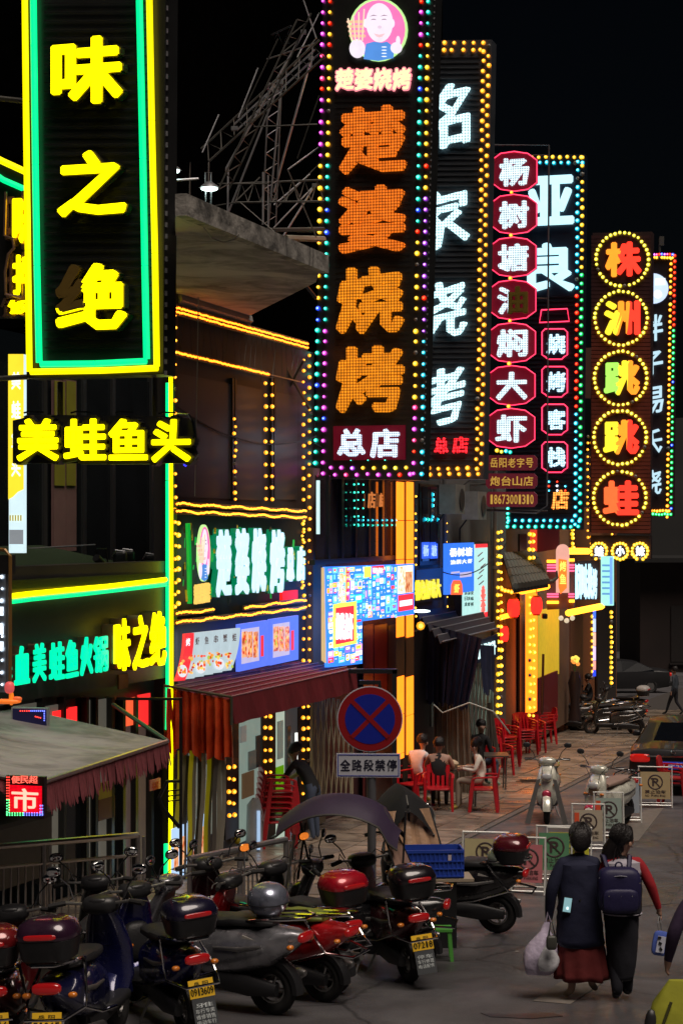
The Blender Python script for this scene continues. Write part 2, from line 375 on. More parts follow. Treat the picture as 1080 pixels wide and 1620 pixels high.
for x0, x1, nm in ((86, 104, 0), (105, 121, 1)):
    mb = MB(); slab(mb, FAC1, x0, 600, x1, 872, -1.8, .05)
    m = pm('banner_cloth_%d' % nm, (.2, .11, .1), .6); t = m.node_tree; bb = t.nodes['Principled BSDF']
    mb.build('banner', m, b1)
    mb = MB(); slab(mb, FAC1, x0 + 1, 602, x1 - 1, 768, -1.78, .01); mb.build('banner_top', pm('olive_banner', (.24, .22, .02), .6), b1)
turf = pm('artificial_turf', (.012, .03, .007), .95, var=.5, scale=30, bump=.8, bscale=200)
a = FAC1.hit(-60, 905, .02); b = FAC1.hit(266, 905, .02); b.z = a.z; c = b - FAC1.n * 2.0; d = a - FAC1.n * 2.0
a2, b2 = a - Vector((0, 0, .12)), b - Vector((0, 0, .12))
mb = MB(); mb.prism([a2, b2, c + Vector((0, 0, .25)), d + Vector((0, 0, .25))], (0, 0, -.1)); mb.build('turf_ledge', turf, b1)
mb = MB(); q = FAC1.hit(45, 868, -1.7); r_ = FAC1.hit(150, 862, -1.7); mb.tube([q, r_], .012); mb.build('ledge_rail', steel, b1)
# neon bands: each straight length is a piece of its own
def neonrun(parent, pl, pts, off, r, m, name='neon_tube'):
    for (p, q) in zip(pts[:-1], pts[1:]):
        mb = MB(); A, B = pl.hit(*p, off), pl.hit(*q, off); dd = (B - A).normalized() * .004
        mb.tube([A + dd, B - dd], r, 8); mb.build(name, m, parent, smooth=True)
neonrun(b1, FAC1, [(-20, 948), (45, 940), (105, 934), (170, 928), (262, 917)], .07, .032, yel)
neonrun(b1, FAC1, [(-20, 957), (50, 948), (130, 940), (200, 932), (262, 925)], .07, .026, grn)
pole = Pl(262, 25.2, (.9569, -.2905))
mb = MB(); mb.prism([pole.hit(257, 360, -.1), pole.hit(257, 1400, -.1), pole.hit(276, 1400, -.1), pole.hit(276, 360, -.1)], -pole.n * .12); mb.build('corner_fin', blk, b1)
neonrun(b1, pole, [(266, 605), (266, 760), (266, 925), (266, 1120), (265, 1155)], .02, .034, grn)
neonrun(b1, pole, [(263, 1335), (263, 1396)], .02, .034, grn)
neonrun(b1, pole, [(269, 372), (270, 605), (271, 900), (271, 1150), (269, 1397)], .04, .026, yel)
neonrun(b1, pole, [(264, 368), (272, 368)], .05, .026, yel)
# green letters: blood beauty frog fish hot pot, and the yellow name
TL = [('毛', 2, 20, 1024, 1084), ('血', 26, 48, 1022, 1083), ('美', 55, 74, 1018, 1079), ('蛙', 81, 103, 1016, 1076), ('鱼', 107, 125, 1012, 1072), ('火', 130, 148, 1008, 1068), ('锅', 151, 172, 1006, 1064)]
for ch, x0, x1, y0, y1 in TL:
    mb = MB(); cs = [(x0, y1 + 2), (x1, y1 - 2), (x1, y0 - 2), (x0, y0 + 2)]
    char(mb, ch, FAC1, None, .16, .03, .028, 0, corners=cs); char(mb, ch, FAC1, None, .13, .12, .036, 1, corners=cs)
    mb.build('letter', [teal_t, copper], b1)
for ch, x0, x1, y0, y1 in [('味', 183, 207, 980, 1063), ('之', 213, 237, 974, 1059), ('绝', 240, 264, 968, 1055)]:
    mb = MB(); cs = [(x0, y1 + 2), (x1, y1 - 4), (x1, y0 - 3), (x0, y0 + 2)]
    char(mb, ch, FAC1, None, .24, .03, .034, 0, corners=cs); char(mb, ch, FAC1, None, .21, .18, .045, 1, corners=cs)
    mb.build('letter', [yel, copper], b1)
mb = MB(); slab(mb, FAC1, 188, 1068, 203, 1091, .02, .02); mb.build('paper_notice', pm('brown_paper', (.18, .07, .05), .7), b1)
# ground floor glazing with lit interior
for x0, x1, m in ((140, 151, 'w'), (153, 176, 'w'), (184, 194, 'd'), (197, 214, 'r'), (219, 238, 'r'), (104, 136, 'd'), (72, 100, 'w'), (20, 66, 'w'), (-40, 15, 'w')):
    mb = MB(); slab(mb, FAC1, x0, 1108 + (0 if x0 > 100 else 10), x1, 1395, -.28, .02)
    mm = {'w': em('dim_shop_interior', (.13, .12, .095), .38, .8), 'd': glass, 'r': em('dim_interior_behind_poster', (.09, .06, .05), .35, .8)}[m]
    pane = mb.build('window_pane', mm, b1)
for x0, x1, y0, y1, c in ((197, 214, 1106, 1150, (.75, .09, .03)), (219, 238, 1100, 1150, (.8, .02, .02)), (85, 109, 1126, 1158, (1, .02, .02)), (110, 122, 1120, 1156, (1, .02, .02))):
    mb = MB(); slab(mb, FAC1, x0, y0, x1, y1, -.24, .02); mb.build('red_poster', em('red_lit_poster_%d' % x0, c, .95), b1)
for x in (137, 151.5, 177, 195, 215, 239, 101, 67, 16):
    mb = MB(); slab(mb, FAC1, x, 1104, x + 4, 1400, -.2, .1); mb.build('door_frame', pm('black_aluminium', (.015, .015, .015), .3), b1)
mb = MB(); slab(mb, FAC1, 156, 1240, 180, 1266, -.2, .02); mb.build('yellow_panel', pm('yellow_panel_paint', (.3, .22, .02), .5), b1)
mb = MB(); slab(mb, FAC1, 156, 1266, 182, 1300, -.2, .02); mb.build('maroon_panel', pm('maroon_panel_paint', (.08, .01, .012), .4), b1)
mb = MB(); slab(mb, FAC1, 238, 1235, 254, 1252, .03, .02); mb.build('notice_plate', pm('pink_notice', (.6, .2, .16), .5), b1)
mb = MB(); char(mb, '福', FAC1, (241, 1237, 251, 1250), .036, .003, .01); mb.build('notice_lettering', pm('red_print', (.5, .01, .01), .5), b1)
mb = MB(); slab(mb, FAC1, -60, 1318, 84, 1330, -.1, .2); mb.build('counter_top', pm('counter_dark', (.03, .028, .025), .3), b1)

# spot lamp on the turf ledge
sp = thing('spotlight', FAC1.hit(165, 905, -.3), 'small black spotlight aimed down from the turf ledge of the black restaurant', 'spotlight')
mb = MB(); mb.tube([FAC1.hit(152, 882, -.3), FAC1.hit(176, 908, -.25)], .055, 10); mb.build('lamp_head', blk, sp, True)
mb = MB(); mb.tube([FAC1.hit(176, 908, -.25), FAC1.hit(178, 910, -.245)], .048, 10); mb.build('lens', pm('lens_glass', (.3, .35, .4), .05), sp)
mb = MB(); mb.tube([FAC1.hit(158, 905, -.33), FAC1.hit(152, 868, -.33), FAC1.hit(168, 868, -.33), FAC1.hit(172, 905, -.33)], .012, 5); mb.build('bracket', blk, sp)
for i, (x, y) in enumerate(((190, 880), (202, 878), (238, 884))):
    q = FAC1.hit(x, y + 14, -.6); l = thing('spotlight', q, ['first dark floodlight', 'second dark floodlight', 'last dark floodlight, closest to the green pole,'][i] + ' lying on turf ledge', 'spotlight')
    mb = MB(); mb.sup(q + Vector((0, 0, .1)), (.2, .1, .17), 4); mb.build('housing', blk, l); mb = MB(); mb.tube([q + Vector((-.1, 0, .12)), q + Vector((-.05, -.1, .2)), q + Vector((.08, -.1, .18))], .012); mb.build('bracket', steel, l)

# ================================================================ tall building slab with trusses above
b0 = thing('concrete_building', MAIN.hit(275, 1390, -4), 'concrete building with wide grey eave slab hanging over the string light shopfront', 'building')
Zs = 6.72
def atZ(px, py, z=Zs):
    Y = F * (z - CH) / (HY - py); return Vector(((px - CX) / F * Y, Y, z))
o1, o2 = atZ(277, 338), atZ(520, 438); i1, i2 = atZ(290, 472), atZ(392, 505)
i1 = MAIN.hit(279, 470, .05); i1.z = Zs; i2 = MAIN.hit(392, 505, .05); i2.z = Zs; r2 = atZ(512, 446)
mb = MB(); mb.prism([o1, atZ(505, 430), atZ(500, 446), i2, i1], (0, 0, .14)); mb.build('eave_slab', weather(pm('stained_concrete', (.40, .37, .34), .85, var=.45, scale=.9, bump=.5, bscale=8), .7, .95, 1.2, .4, .9), b0, False)
mb = MB(); mb.prism([o1 - Vector((0, 0, .02)), atZ(505, 430) - Vector((0, 0, .02)), atZ(505, 430) + Vector((0, 0, .2)), o1 + Vector((0, 0, .2))], MAIN.n * .12)
mb.build('fascia_edge', weather(pm('weathered_concrete_edge', (.3, .28, .25), .9, var=.6, scale=5, bump=.5, bscale=20), .7, .95, 2, .3, 2.6), b0)
mb = MB(); mb.tube([i1 + Vector((0, 0, -.05)), i2 + Vector((0, 0, -.05))], .09, 6); mb.build('eave_beam', conc, b0)
A_, B_ = MAIN.hit(279, 470, -1.2), MAIN.hit(700, 470, -1.2)
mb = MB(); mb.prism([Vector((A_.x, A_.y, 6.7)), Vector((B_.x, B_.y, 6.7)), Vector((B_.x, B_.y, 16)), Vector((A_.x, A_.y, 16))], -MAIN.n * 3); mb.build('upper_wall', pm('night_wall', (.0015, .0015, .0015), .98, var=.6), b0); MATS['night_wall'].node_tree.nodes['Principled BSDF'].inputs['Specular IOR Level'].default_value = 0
mb = MB(); mb.tube([MAIN.hit(314, 470, 1.), MAIN.hit(311, 640, 1.), MAIN.hit(308, 785, 1.)], .008, 4); mb.build('hanging_wire', pm('pale_wire', (.4, .38, .34), .6), b0)
mb = MB(); mb.tube([atZ(322, 360, Zs - .02), atZ(335, 377, Zs - .1), atZ(352, 383, Zs - .12), atZ(372, 378, Zs - .05), atZ(378, 370)], .008, 4); mb.build('loose_cable', pm('pale_wire', (.4, .38, .34), .6), b0)
# window lights far up behind the truss
for x, y in ((478, 342), (485, 348), (477, 380), (481, 396), (288, 190), (307, 195)):
    mb = MB(); p = P(x, y, 42); mb.box(p, (.1, .05, .3)); mb.build('lit_slit_window', em('far_window_glow', (.35, .5, .8), .5 if x > 400 else .12), b0)

tr = thing('steel_truss', P(430, 350, 30), 'thin grey steel roof truss rising above the concrete eave', 'truss')
seg = [((480, 50), (344, 290), 1.6), ((408, 107), (377, 186), 1), ((498, 78), (320, 243), 1.2), ((505, 84), (314, 262), 1.2), ((443, 129), (359, 341), 1.4), ((444, 139), (424, 359), 1.3),
       ((492, 92), (433, 304), 1.6), ((346, 181), (320, 241), .9), ((361, 262), (360, 339), 1.2), ((411, 280), (369, 322), .8), ((416, 272), (416, 354), 1.3), ((424, 277), (424, 360), 1),
       ((503, 233), (455, 268), 1), ((490, 275), (433, 324), 1), ((499, 291), (433, 360), 1), ((498, 293), (443, 381), 1.4), ((422, 93), (497, 68), .9), ((505, 20), (470, 90), 1), ((500, 60), (464, 105), .8),
       ((480, 0), (500, 60), 1), ((505, 258), (436, 330), .8), ((380, 320), (440, 372), .7)]
for (p, q, r_) in seg:
    Y0 = 27.5 + (p[0] - 300) * .02; mb = MB(); mb.tube([P(*p, Y0), P(*q, Y0 - .3)], .013 * r_, 6)
    if r_ > 1.3: mb.box(P(*p, Y0), (.09, .09, .06))
    mb.build('strut', steel if r_ > .85 else darksteel, tr)
def lattice(a, b, c, d, n, r, m):
    """two chords joined by a zigzag web"""
    A0, A1, B0, B1 = a, b, c, d; mb = MB(); mb.tube([A0, A1], r * 1.5, 6); mb.build('chord', m, tr); mb = MB(); mb.tube([B0, B1], r * 1.5, 6); mb.build('chord', m, tr)
    for i in range(n):
        p = A0.lerp(A1, i / n); q = B0.lerp(B1, (i + .5) / n); s = A0.lerp(A1, (i + 1) / n)
        mb = MB(); mb.tube([p, q, s], r, 5); mb.build('web', m, tr)
lattice(P(330, 255, 29), P(512, 90, 29), P(318, 235, 29.6), P(505, 62, 29.6), 9, .011, darksteel)
lattice(P(345, 300, 28), P(470, 30, 28), P(362, 300, 28.6), P(492, 20, 28.6), 10, .010, darksteel)
lattice(P(372, 320, 30), P(512, 318, 30), P(372, 290, 30.5), P(512, 284, 30.5), 7, .011, darksteel)
lattice(P(425, 130, 30), P(415, 355, 30), P(445, 130, 30.4), P(436, 355, 30.4), 8, .009, steel)
lattice(P(290, 120, 33), P(460, 40, 33), P(286, 140, 33.6), P(458, 66, 33.6), 8, .010, blk)
for (p, q) in (((455, 268), (500, 375)), ((470, 250), (505, 150)), ((380, 186), (440, 60)), ((402, 200), (502, 196)), ((300, 215), (300, 330)), ((310, 330), (372, 320)), ((330, 255), (330, 300)), ((345, 290), (425, 290))):
    mb = MB(); mb.tube([P(*p, 29.4), P(*q, 29.2)], .012, 5); mb.build('strut', darksteel, tr)
for (x, y) in ((443, 130), (371, 203)):
    mb = MB(); mb.box(P(x, y, 29), (.1, .1, .06)); mb.build('clamp', steel, tr)
mb = MB(); mb.tube([P(416, 360, 29.5), P(458, 420, 29.2), P(500, 472, 29)], .03, 5); mb.build('brace', blk, tr)
mb = MB(); mb.tube([P(400, 364, 30), P(512, 362, 31)], .035, 6); mb.build('cross_beam', darksteel, tr); mb = MB(); mb.tube([P(452, 376, 30), P(512, 378, 31)], .05, 6); mb.build('lower_beam', pm('pale_beam', (.3, .28, .22), .5), tr)
# two small lit lamps
for i, (x, y) in enumerate(((331, 297), (271, 269))):
    p = P(x, y, 24.4); l = thing('wall_lamp', p, ['lit white dish lamp on two rods above the concrete eave', 'lit white dish lamp half hidden behind edge of the tall black sign'][i], 'lamp')
    mb = MB(); mb.loft([(p + Vector((0, 0, .0)), .13, .13), (p + Vector((0, 0, .035)), .1, .1), (p + Vector((0, 0, .08)), .035, .035)], 2, 16, ax='z'); mb.build('shade', steel, l, True)
    mb = MB(); mb.sup(p + Vector((0, 0, -.012)), (.22, .22, .05), 2, 14, 6); mb.build('lamp_face', em('cool_lamp_light', (.75, 1, .92), 4), l, True)
    if i == 0:
        mb = MB(); mb.tube([P(325, 328, 24.5), P(325, 272, 24.5), P(334, 272, 24.5), P(334, 334, 24.5)], .012, 5); mb.build('rod', steel, l)
    else:
        mb = MB(); mb.tube([P(255, 286, 24.5), P(314, 282, 24.5)], .015, 5); mb.build('arm', steel, l)

# ================================================================ second building: barbecue shop behind string lights
b2 = thing('barbecue_shop', MAIN.hit(275, 1390), 'barbecue shop outlined in amber string lights with big dark upper windows', 'shop')
ORI[b2.name] = b2.location.copy()
wallb = pm('brown_dark_cladding', (.05, .042, .04), .5, var=.3, scale=1.2)
mb = MB(); slab(mb, MAIN, 276, 495, 497, 1400, -.02, .3); mb.build('wall', wallb, b2)
for x0, x1 in ((281, 366), (374, 414), (436, 470)):
    mb = MB(); slab(mb, MAIN, x0, 590 if x0 < 300 else (608 if x0 < 400 else 620), x1, 786 if x0 < 300 else 790, .0, .015)
    mb.build('window_pane', pm('blue_grey_glass', (.05, .05, .055), .4, var=.3, scale=1), b2)
for x in (368, 372, 430, 434):
    mb = MB(); slab(mb, MAIN, x, 598, x + 2.5, 792, .03, .05); mb.build('window_post', blk, b2)
amb = em('amber_string_light', (1, .2, .01), 4.5); lem = em('lemon_string_light', (1, .3, .015), 4.2)
def rope(parent, pl, a, b, off, step, r, m, jit=.006, nm='string_light'):
    A, B = pl.hit(*a, off), pl.hit(*b, off); pts = [p + Vector((0, 0, random.uniform(-jit, jit))) for p in line(A, B, step)]
    dots(parent, nm, pts, (pl.n + Vector((0, -1, 0))).normalized(), r * .8, m)
    mb = MB(); mb.prism([A + Vector((0, 0, .04)), B + Vector((0, 0, .04)), B - Vector((0, 0, .04)), A - Vector((0, 0, .04))], -pl.n * .06)
    mb.build('light_backing', pm('lamp_strip_backing', (.35, .25, .1), .5), parent)
for dy in (-3, 3): rope(b2, MAIN, (277, 489 + dy), (487, 547 + dy), .12, .055, .022, amb)
rope(b2, MAIN, (277, 557), (425, 592), .1, .055, .024, amb)
mb = MB(); A, B = MAIN.hit(425, 592, .1), MAIN.hit(480, 605, .1)
mb.tube([A, B], .012, 4); mb.build('dead_string', steel, b2)
for i in range(26):
    x = 285 + i * 7.6; y0 = 497 + (x - 277) * .276; mb = MB(); mb.tube([MAIN.hit(x, y0, .05), MAIN.hit(x + random.uniform(-8, 8), y0 + random.uniform(30, 70), .05)], .004, 3); mb.build('dangling_wire', darksteel, b2)
def colbulbs(parent, pl, x, y0, y1, n, off, r, cn, jit=.6, x1=None):
    for i in range(n):
        f = i / max(1, n - 1); bulb(parent, pl.hit(x + ((x1 or x) - x) * f + random.uniform(-jit, jit), y0 + (y1 - y0) * f + random.uniform(-jit, jit), off), pl.n if pl is not MAIN else (pl.n + Vector((0, -1.2, 0))).normalized(), r * random.uniform(.85, 1.12), cn)
colbulbs(b2, MAIN, 277, 500, 960, 25, .15, .026, 'amber')
colbulbs(b2, MAIN, 372, 665, 790, 12, .15, .027, 'amber', 2)
for x in (420, 430): colbulbs(b2, MAIN, x, 607, 790, 11, .15, .03, 'amber')
for x in (480, 489): colbulbs(b2, MAIN, x, 562 if x > 485 else 570, 1045, 29, .15, .03, 'amber')
for x in (362, 370): colbulbs(b2, MAIN, x, 1214, 1290, 5, .2, .033, 'amber')
for x in (419, 428): colbulbs(b2, MAIN, x, 1134, 1222, 6, .2, .033, 'amber')
for x in (479, 487): colbulbs(b2, MAIN, x, 1118, 1255, 9, .2, .033, 'amber')
for x in (424, 482, 366):
    mb = MB(); slab(mb, MAIN, x - 9, 1120, x + 12, 1330, .05, .2); mb.build('pillar', pm('pillar_black', (.02, .018, .018), .35), b2)
# ground floor of the shop
for x0, x1, c, s in ((300, 352, (.10, .11, .09), .5), (378, 412, (.16, .21, .18), .5), (437, 450, (.35, .42, .34), .5), (452, 472, (.03, .03, .03), .5)):
    mb = MB(); slab(mb, MAIN, x0, 1110, x1, 1335, .02, .02); mb.build('shop_glass', em('shop_glow_%d' % x0, c, s * 1.5, .6), b2)
mb = MB(); slab(mb, MAIN, 437, 1215, 449, 1270, .04, .03); mb.build('green_panel', em('green_panel_light', (.1, .3, .0), .6), b2)
mb = MB(); slab(mb, MAIN, 469, 1160, 471, 1205, .1, .03); mb.build('tube_light', em('white_tube', (.8, .85, .8), 1), b2)
# posters low beside the green pole
def blotch(name, a, b, c, scale, es):
    """printed food picture: mottled blobs of three colours, back-lit"""
    if name in MATS: return MATS[name]
    m = bpy.data.materials.new(name); m.use_nodes = True; t = m.node_tree; bs = t.nodes['Principled BSDF']
    tc = t.nodes.new('ShaderNodeTexCoord'); v = t.nodes.new('ShaderNodeTexVoronoi'); v.inputs['Scale'].default_value = scale
    n = t.nodes.new('ShaderNodeTexNoise'); n.inputs['Scale'].default_value = scale * .5
    cr = t.nodes.new('ShaderNodeValToRGB'); e = cr.color_ramp.elements; e[0].color = (*a, 1); e[0].position = .42; e[1].color = (*c, 1); e[1].position = .92
    q = e.new(.6); q.color = (*b, 1)
    mx = t.nodes.new('ShaderNodeMath'); mx.operation = 'MULTIPLY_ADD'; mx.inputs[1].default_value = .6
    t.links.new(tc.outputs['Object'], v.inputs[0]); t.links.new(tc.outputs['Object'], n.inputs[0]); t.links.new(v.outputs[0], mx.inputs[0]); t.links.new(n.outputs[0], mx.inputs[2])
    t.links.new(mx.outputs[0], cr.inputs[0]); t.links.new(cr.outputs[0], bs.inputs['Base Color']); t.links.new(cr.outputs[0], bs.inputs['Emission Color'])
    bs.inputs['Emission Strength'].default_value = es; bs.inputs['Roughness'].default_value = .3; MATS[name] = m; return m
food = blotch('food_print', (.22, .01, .01), (.5, .09, .02), (.75, .4, .2), 13, .7)
def foodpic(parent, pl, x0, y0, x1, y1, off, n, seed, bowl=True, skew=0.):
    """printed dish: a pale bowl and a heap of pieces, each its own outline"""
    q = random.Random(seed); pal = [em('dish_%d' % i, c, .9) for i, c in enumerate(((.75, .06, .02), (.9, .25, .03), (.5, .03, .01), (.95, .55, .12), (.7, .35, .1), (.35, .45, .05)))]
    w_, h_ = x1 - x0, y1 - y0
    if bowl:
        mb = MB(); mb.prism(disc(pl, (x0 + x1) / 2, y0 + h_ * .68, w_ * .46, h_ * .26, off, 16), -pl.n * .004); mb.build('printed_bowl', em('bowl_print', (.6, .62, .66), .9), parent)
    for i in range(n):
        cx_, cy_ = x0 + w_ * q.uniform(.15, .85), y0 + h_ * (q.uniform(.1, .9) if not bowl else q.uniform(.15, .75)); rx, ry = w_ * q.uniform(.08, .2), h_ * q.uniform(.05, .12); t0 = q.uniform(0, 3)
        mb = MB(); mb.prism([pl.hit(cx_ + rx * q.uniform(.6, 1.1) * math.cos(t0 + k), cy_ + ry * q.uniform(.6, 1.1) * math.sin(t0 + k) + skew * (cx_ - x0), off + .003 + .0006 * i) for k in (0, 1.05, 2.1, 3.14, 4.2, 5.25)], -pl.n * .002); mb.build('printed_morsel', q.choice(pal), parent)
food2 = blotch('food_print_gold', (.45, .03, .01), (.9, .38, .05), (.8, .8, .7), 15, .8)
paleblue = em('pale_blue_print', (.38, .55, .8), .85); bluep = em('blue_print', (.09, .16, .75), .9); palew = em('pale_white_print', (.42, .52, .56), .8)
redp = em('red_print_lit', (.8, .03, .04), .9)
for k_, (x0, x1) in enumerate(((274, 284), (286, 296), (300, 308), (314, 325))):
    mb = MB(); slab(mb, MAIN, x0, 1312 - (x0 - 275) * .5, x1, 1392 - (x0 - 275) * .45, .25, .03, 0)
    slab(mb, MAIN, x0 + 1.5, 1330 - (x0 - 275) * .5, x1 - 1.5, 1378 - (x0 - 275) * .45, .254, .004, 1); mb.build('lit_poster', [paleblue, food], b2)
# back-lit menu pictures above the awning
cols = [redp, palew, palew, palew, palew, palew]
for i in range(6):
    x0 = 287 + i * 14.6; mb = MB(); N = 7
    for k in range(N):
        f0, f1 = k / N, (k + 1) / N; bow = lambda f: -14 + 11 * math.sin(f * 1.5 + .1) + 3 * f if i < 6 else 0
        t0, t1 = 1003 - i * 1.6, 1078 - i * 3.2; ya, yb = t0 + (t1 - t0) * f0, t0 + (t1 - t0) * f1
        dx0 = 6 - 14 * f0 * f0; dx1 = 6 - 14 * f1 * f1; w2 = 14
        Q = [MAIN.hit(x0 + dx0, ya, .35), MAIN.hit(x0 + dx1, yb, .35), MAIN.hit(x0 + w2 + dx1, yb - 1.5, .35), MAIN.hit(x0 + w2 + dx0, ya - 1.5, .35)]
        mb.prism(Q, -MAIN.n * .04, 0)
    o = mb.build('menu_picture', [cols[i], food if i % 2 else food2], b2)
    foodpic(b2, MAIN, x0 - 6, 1036 - i * 2, x0 + 10, 1074 - i * 3, .37, 13, i, i % 2 == 0)
    mb = MB(); char(mb, '烤虾鱼串蟹蛙'[i], MAIN, (x0 + 8, 1010 - i * 1.6, x0 + 14, 1022 - i * 1.6), .36, .004, .01); mb.build('menu_lettering', pm('brown_ink', (.3, .1, .08), .5) if i else white_t, b2)
for x0, x1, y0, y1 in ((378, 424, 988, 1063), (428, 472, 980, 1053)):
    mb = MB(); slab(mb, MAIN, x0, y0, x1, y1, .3, .05); slab(mb, MAIN, x0 + 4, y0 + 8, x1 - 14, y1 - 12, .303, .006, 1)
    for k in range(3): slab(mb, MAIN, x0 + 5 + k * 9, y0 + 12, x0 + 13 + k * 8.5, y1 - 22, .308, .006, 2)
    slab(mb, MAIN, x1 - 11, y0 + 18, x1 - 7, y1 - 24, .31, .006, 4)
    for k in range(3): foodpic(b2, MAIN, x0 + 5 + k * 9, y0 + 13, x0 + 12.5 + k * 8.5, y1 - 23, .316, 13, 50 + k + int(x0), False)
    mb.build('menu_lightbox', [bluep, em('pink_print', (.55, .5, .75), .7), food, food2, redp], b2)

# sign panel with white letters in green tinsel
sg = thing('shop_signboard', MAIN.hit(380, 985, .2), 'long shop signboard with white raised characters, face logo and double rows of lemon lights', 'shop sign')
bk = pm('sign_dark_green_back', (.015, .03, .015), .6, var=.6, scale=12)
mb = MB(); mb.prism([MAIN.hit(x, y, .12) for x, y in ((280, 792), (280, 988), (484, 960), (484, 806))], -MAIN.n * .1); mb.build('back_panel', bk, sg)
for a, b in (((280, 797), (484, 809)), ((280, 809), (484, 819)), ((280, 985), (484, 962)), ((280, 971), (338, 965)), ((388, 962), (484, 949))):
    A, B = MAIN.hit(*a, .2), MAIN.hit(*b, .2); pts = [p + Vector((0, 0, .012 * math.sin(i * .3) + random.uniform(-.006, .006))) for i, p in enumerate(line(A, B, .05))]
    dots(sg, 'string_light', pts, (MAIN.n + Vector((0, -1, 0))).normalized(), .017, lem)
    mb = MB(); mb.prism([A + Vector((0, 0, .035)), B + Vector((0, 0, .035)), B - Vector((0, 0, .035)), A - Vector((0, 0, .035))], -MAIN.n * .05); mb.build('light_strip', pm('lamp_strip_backing', (.35, .25, .1), .5), sg)
colbulbs(sg, MAIN, 282, 828, 955, 8, .22, .032, 'yellow'); colbulbs(sg, MAIN, 479, 828, 940, 13, .22, .028, 'yellow', 2)
green_ts = em('green_tinsel', (.0, .4, .05), .55); gold_ts = pm('gold_tinsel', (.5, .4, .05), .3, .7, emit=(.3, .22, .0), es=.25)
for i in range(70):
    x = random.uniform(290, 474); y = random.uniform(826, 945 - (x - 290) * .1); mb = MB(); h = random.uniform(5, 22)
    mb.tube([MAIN.hit(x, y, .2), MAIN.hit(x + random.uniform(-2, 2), y + h, .24)], random.uniform(.006, .02), 4); mb.build('tinsel_strand', random.choice([green_ts, gold_ts, bk]), sg)
mb = MB(); mb.tube([MAIN.hit(297, 828, .26), MAIN.hit(299, 880, .26), MAIN.hit(300, 955, .26)], .035, 6); mb.build('green_tube', em('green_tube_glow', (0, .4, .04), .6), sg)
wl = em('white_blue_letter', (.55, .74, .95), .85, .8); gl = em('green_letter_return', (.0, .3, .12), .4)
for ch, x0, x1, y0, y1 in (('楚', 345, 367, 838, 944), ('婆', 375, 395, 836, 941), ('烧', 401, 422, 836, 938), ('烤', 430, 451, 838, 938), ('总', 456, 466, 866, 920), ('店', 472, 483, 865, 919)):
    mb = MB(); char(mb, ch, MAIN, (x0, y0, x1, y1), .34, .03, .055); char(mb, ch, MAIN, (x0 + 1, y0 - 1, x1 + 1.5, y1), .3, .12, .06, 1); mb.build('letter', [wl, gl], sg)
# oval face emblem
def emblem(parent, pl, x, y, rx, ry, off, es=.8, simple=False):
    C = lambda nm, c: em('emblem_' + nm, c, es)
    def D(nm, mm, *a, th=.01, part='emblem_face'):
        mb = MB(); mb.prism(disc(pl, *a), -pl.n * th); return mb.build(nm, mm, parent)
    D('emblem_rim', C('rim', (.5, .9, .3)), x, y, rx, ry, off, th=.04)
    D('emblem_disc', C('pink', (.95, .18, .45)), x, y, rx * .93, ry * .93, off + .004)
    skin = C('skin', (.8, .72, .82)); blue = C('coat', (.08, .25, .65)); ink = C('ink', (.25, .12, .2))
    mb = MB(); mb.prism([pl.hit(x + a * rx, y + b * ry, off + .012) for a, b in ((-.5, .93), (-.42, .45), (-.15, .38), (.12, .42), (.3, .38), (.55, .55), (.52, .9), (.0, .99))], -pl.n * .01); mb.build('emblem_coat', blue, parent)
    D('emblem_head', skin, x + .04 * rx, y - .22 * ry, rx * .46, ry * .62, off + .016)
    D('emblem_ear', skin, x - .42 * rx, y - .2 * ry, rx * .1, ry * .14, off + .015); D('emblem_ear', skin, x + .48 * rx, y - .2 * ry, rx * .08, ry * .14, off + .015)
    for sx in (-.16, .2):
        mb = MB(); mb.prism([pl.hit(x + (sx + a * .1) * rx, y - (.3 + b) * ry, off + .022) for a, b in ((-1, 0), (-.4, .04), (.5, .04), (1, 0), (.5, .015), (-.4, .015))], -pl.n * .005); mb.build('emblem_eye', ink, parent)
        mb = MB(); mb.prism([pl.hit(x + (sx + a * .13) * rx, y - (.42 + b) * ry, off + .022) for a, b in ((-1, 0), (0, .05), (1, .02), (0, .02))], -pl.n * .005); mb.build('emblem_brow', ink, parent)
    mb = MB(); mb.prism([pl.hit(x + (.04 + a * .2) * rx, y + (.12 + b) * ry, off + .022) for a, b in ((-1, 0), (0, .04), (1, 0), (.5, .1), (0, .13), (-.5, .1))], -pl.n * .005); mb.build('emblem_mouth', C('mouth', (.8, .5, .55)), parent)
    D('emblem_nose', C('nose', (.72, .55, .68)), x + .05 * rx, y - .08 * ry, rx * .07, ry * .05, off + .02)
    # two fists: thumb up, and one holding skewers
    D('emblem_hand', skin, x + .62 * rx, y + .58 * ry, rx * .2, ry * .18, off + .02); D('emblem_thumb', skin, x + .68 * rx, y + .36 * ry, rx * .07, ry * .16, off + .021)
    D('emblem_hand', skin, x - .72 * rx, y + .6 * ry, rx * .27, ry * .3, off + .02)
    for k in range(4):
        mb = MB(); a = x + (-.95 + .12 * k) * rx; mb.tube([pl.hit(a + 2, y + .35 * ry, off + .03), pl.hit(a - 4 + 3 * k, y - (.35 + .1 * k) * ry, off + .03)], .012, 5); mb.build('emblem_skewer', C('skewer', (.75, .65, .45)), parent)
        for q in range(4):
            D('emblem_meat', C('meat', (.8, .45, .3)), a + 1.5 - 1.4 * q + .7 * k, y + (.2 - .15 * q) * ry, rx * .08, ry * .05, off + .035)
    for k in range(4): D('emblem_button', C('button', (.85, .9, .95)), x + .2 * rx, y + (.55 + .1 * k) * ry, rx * .09, ry * .015, off + .024)
emblem(sg, MAIN, 324, 875, 9, 45, .33)
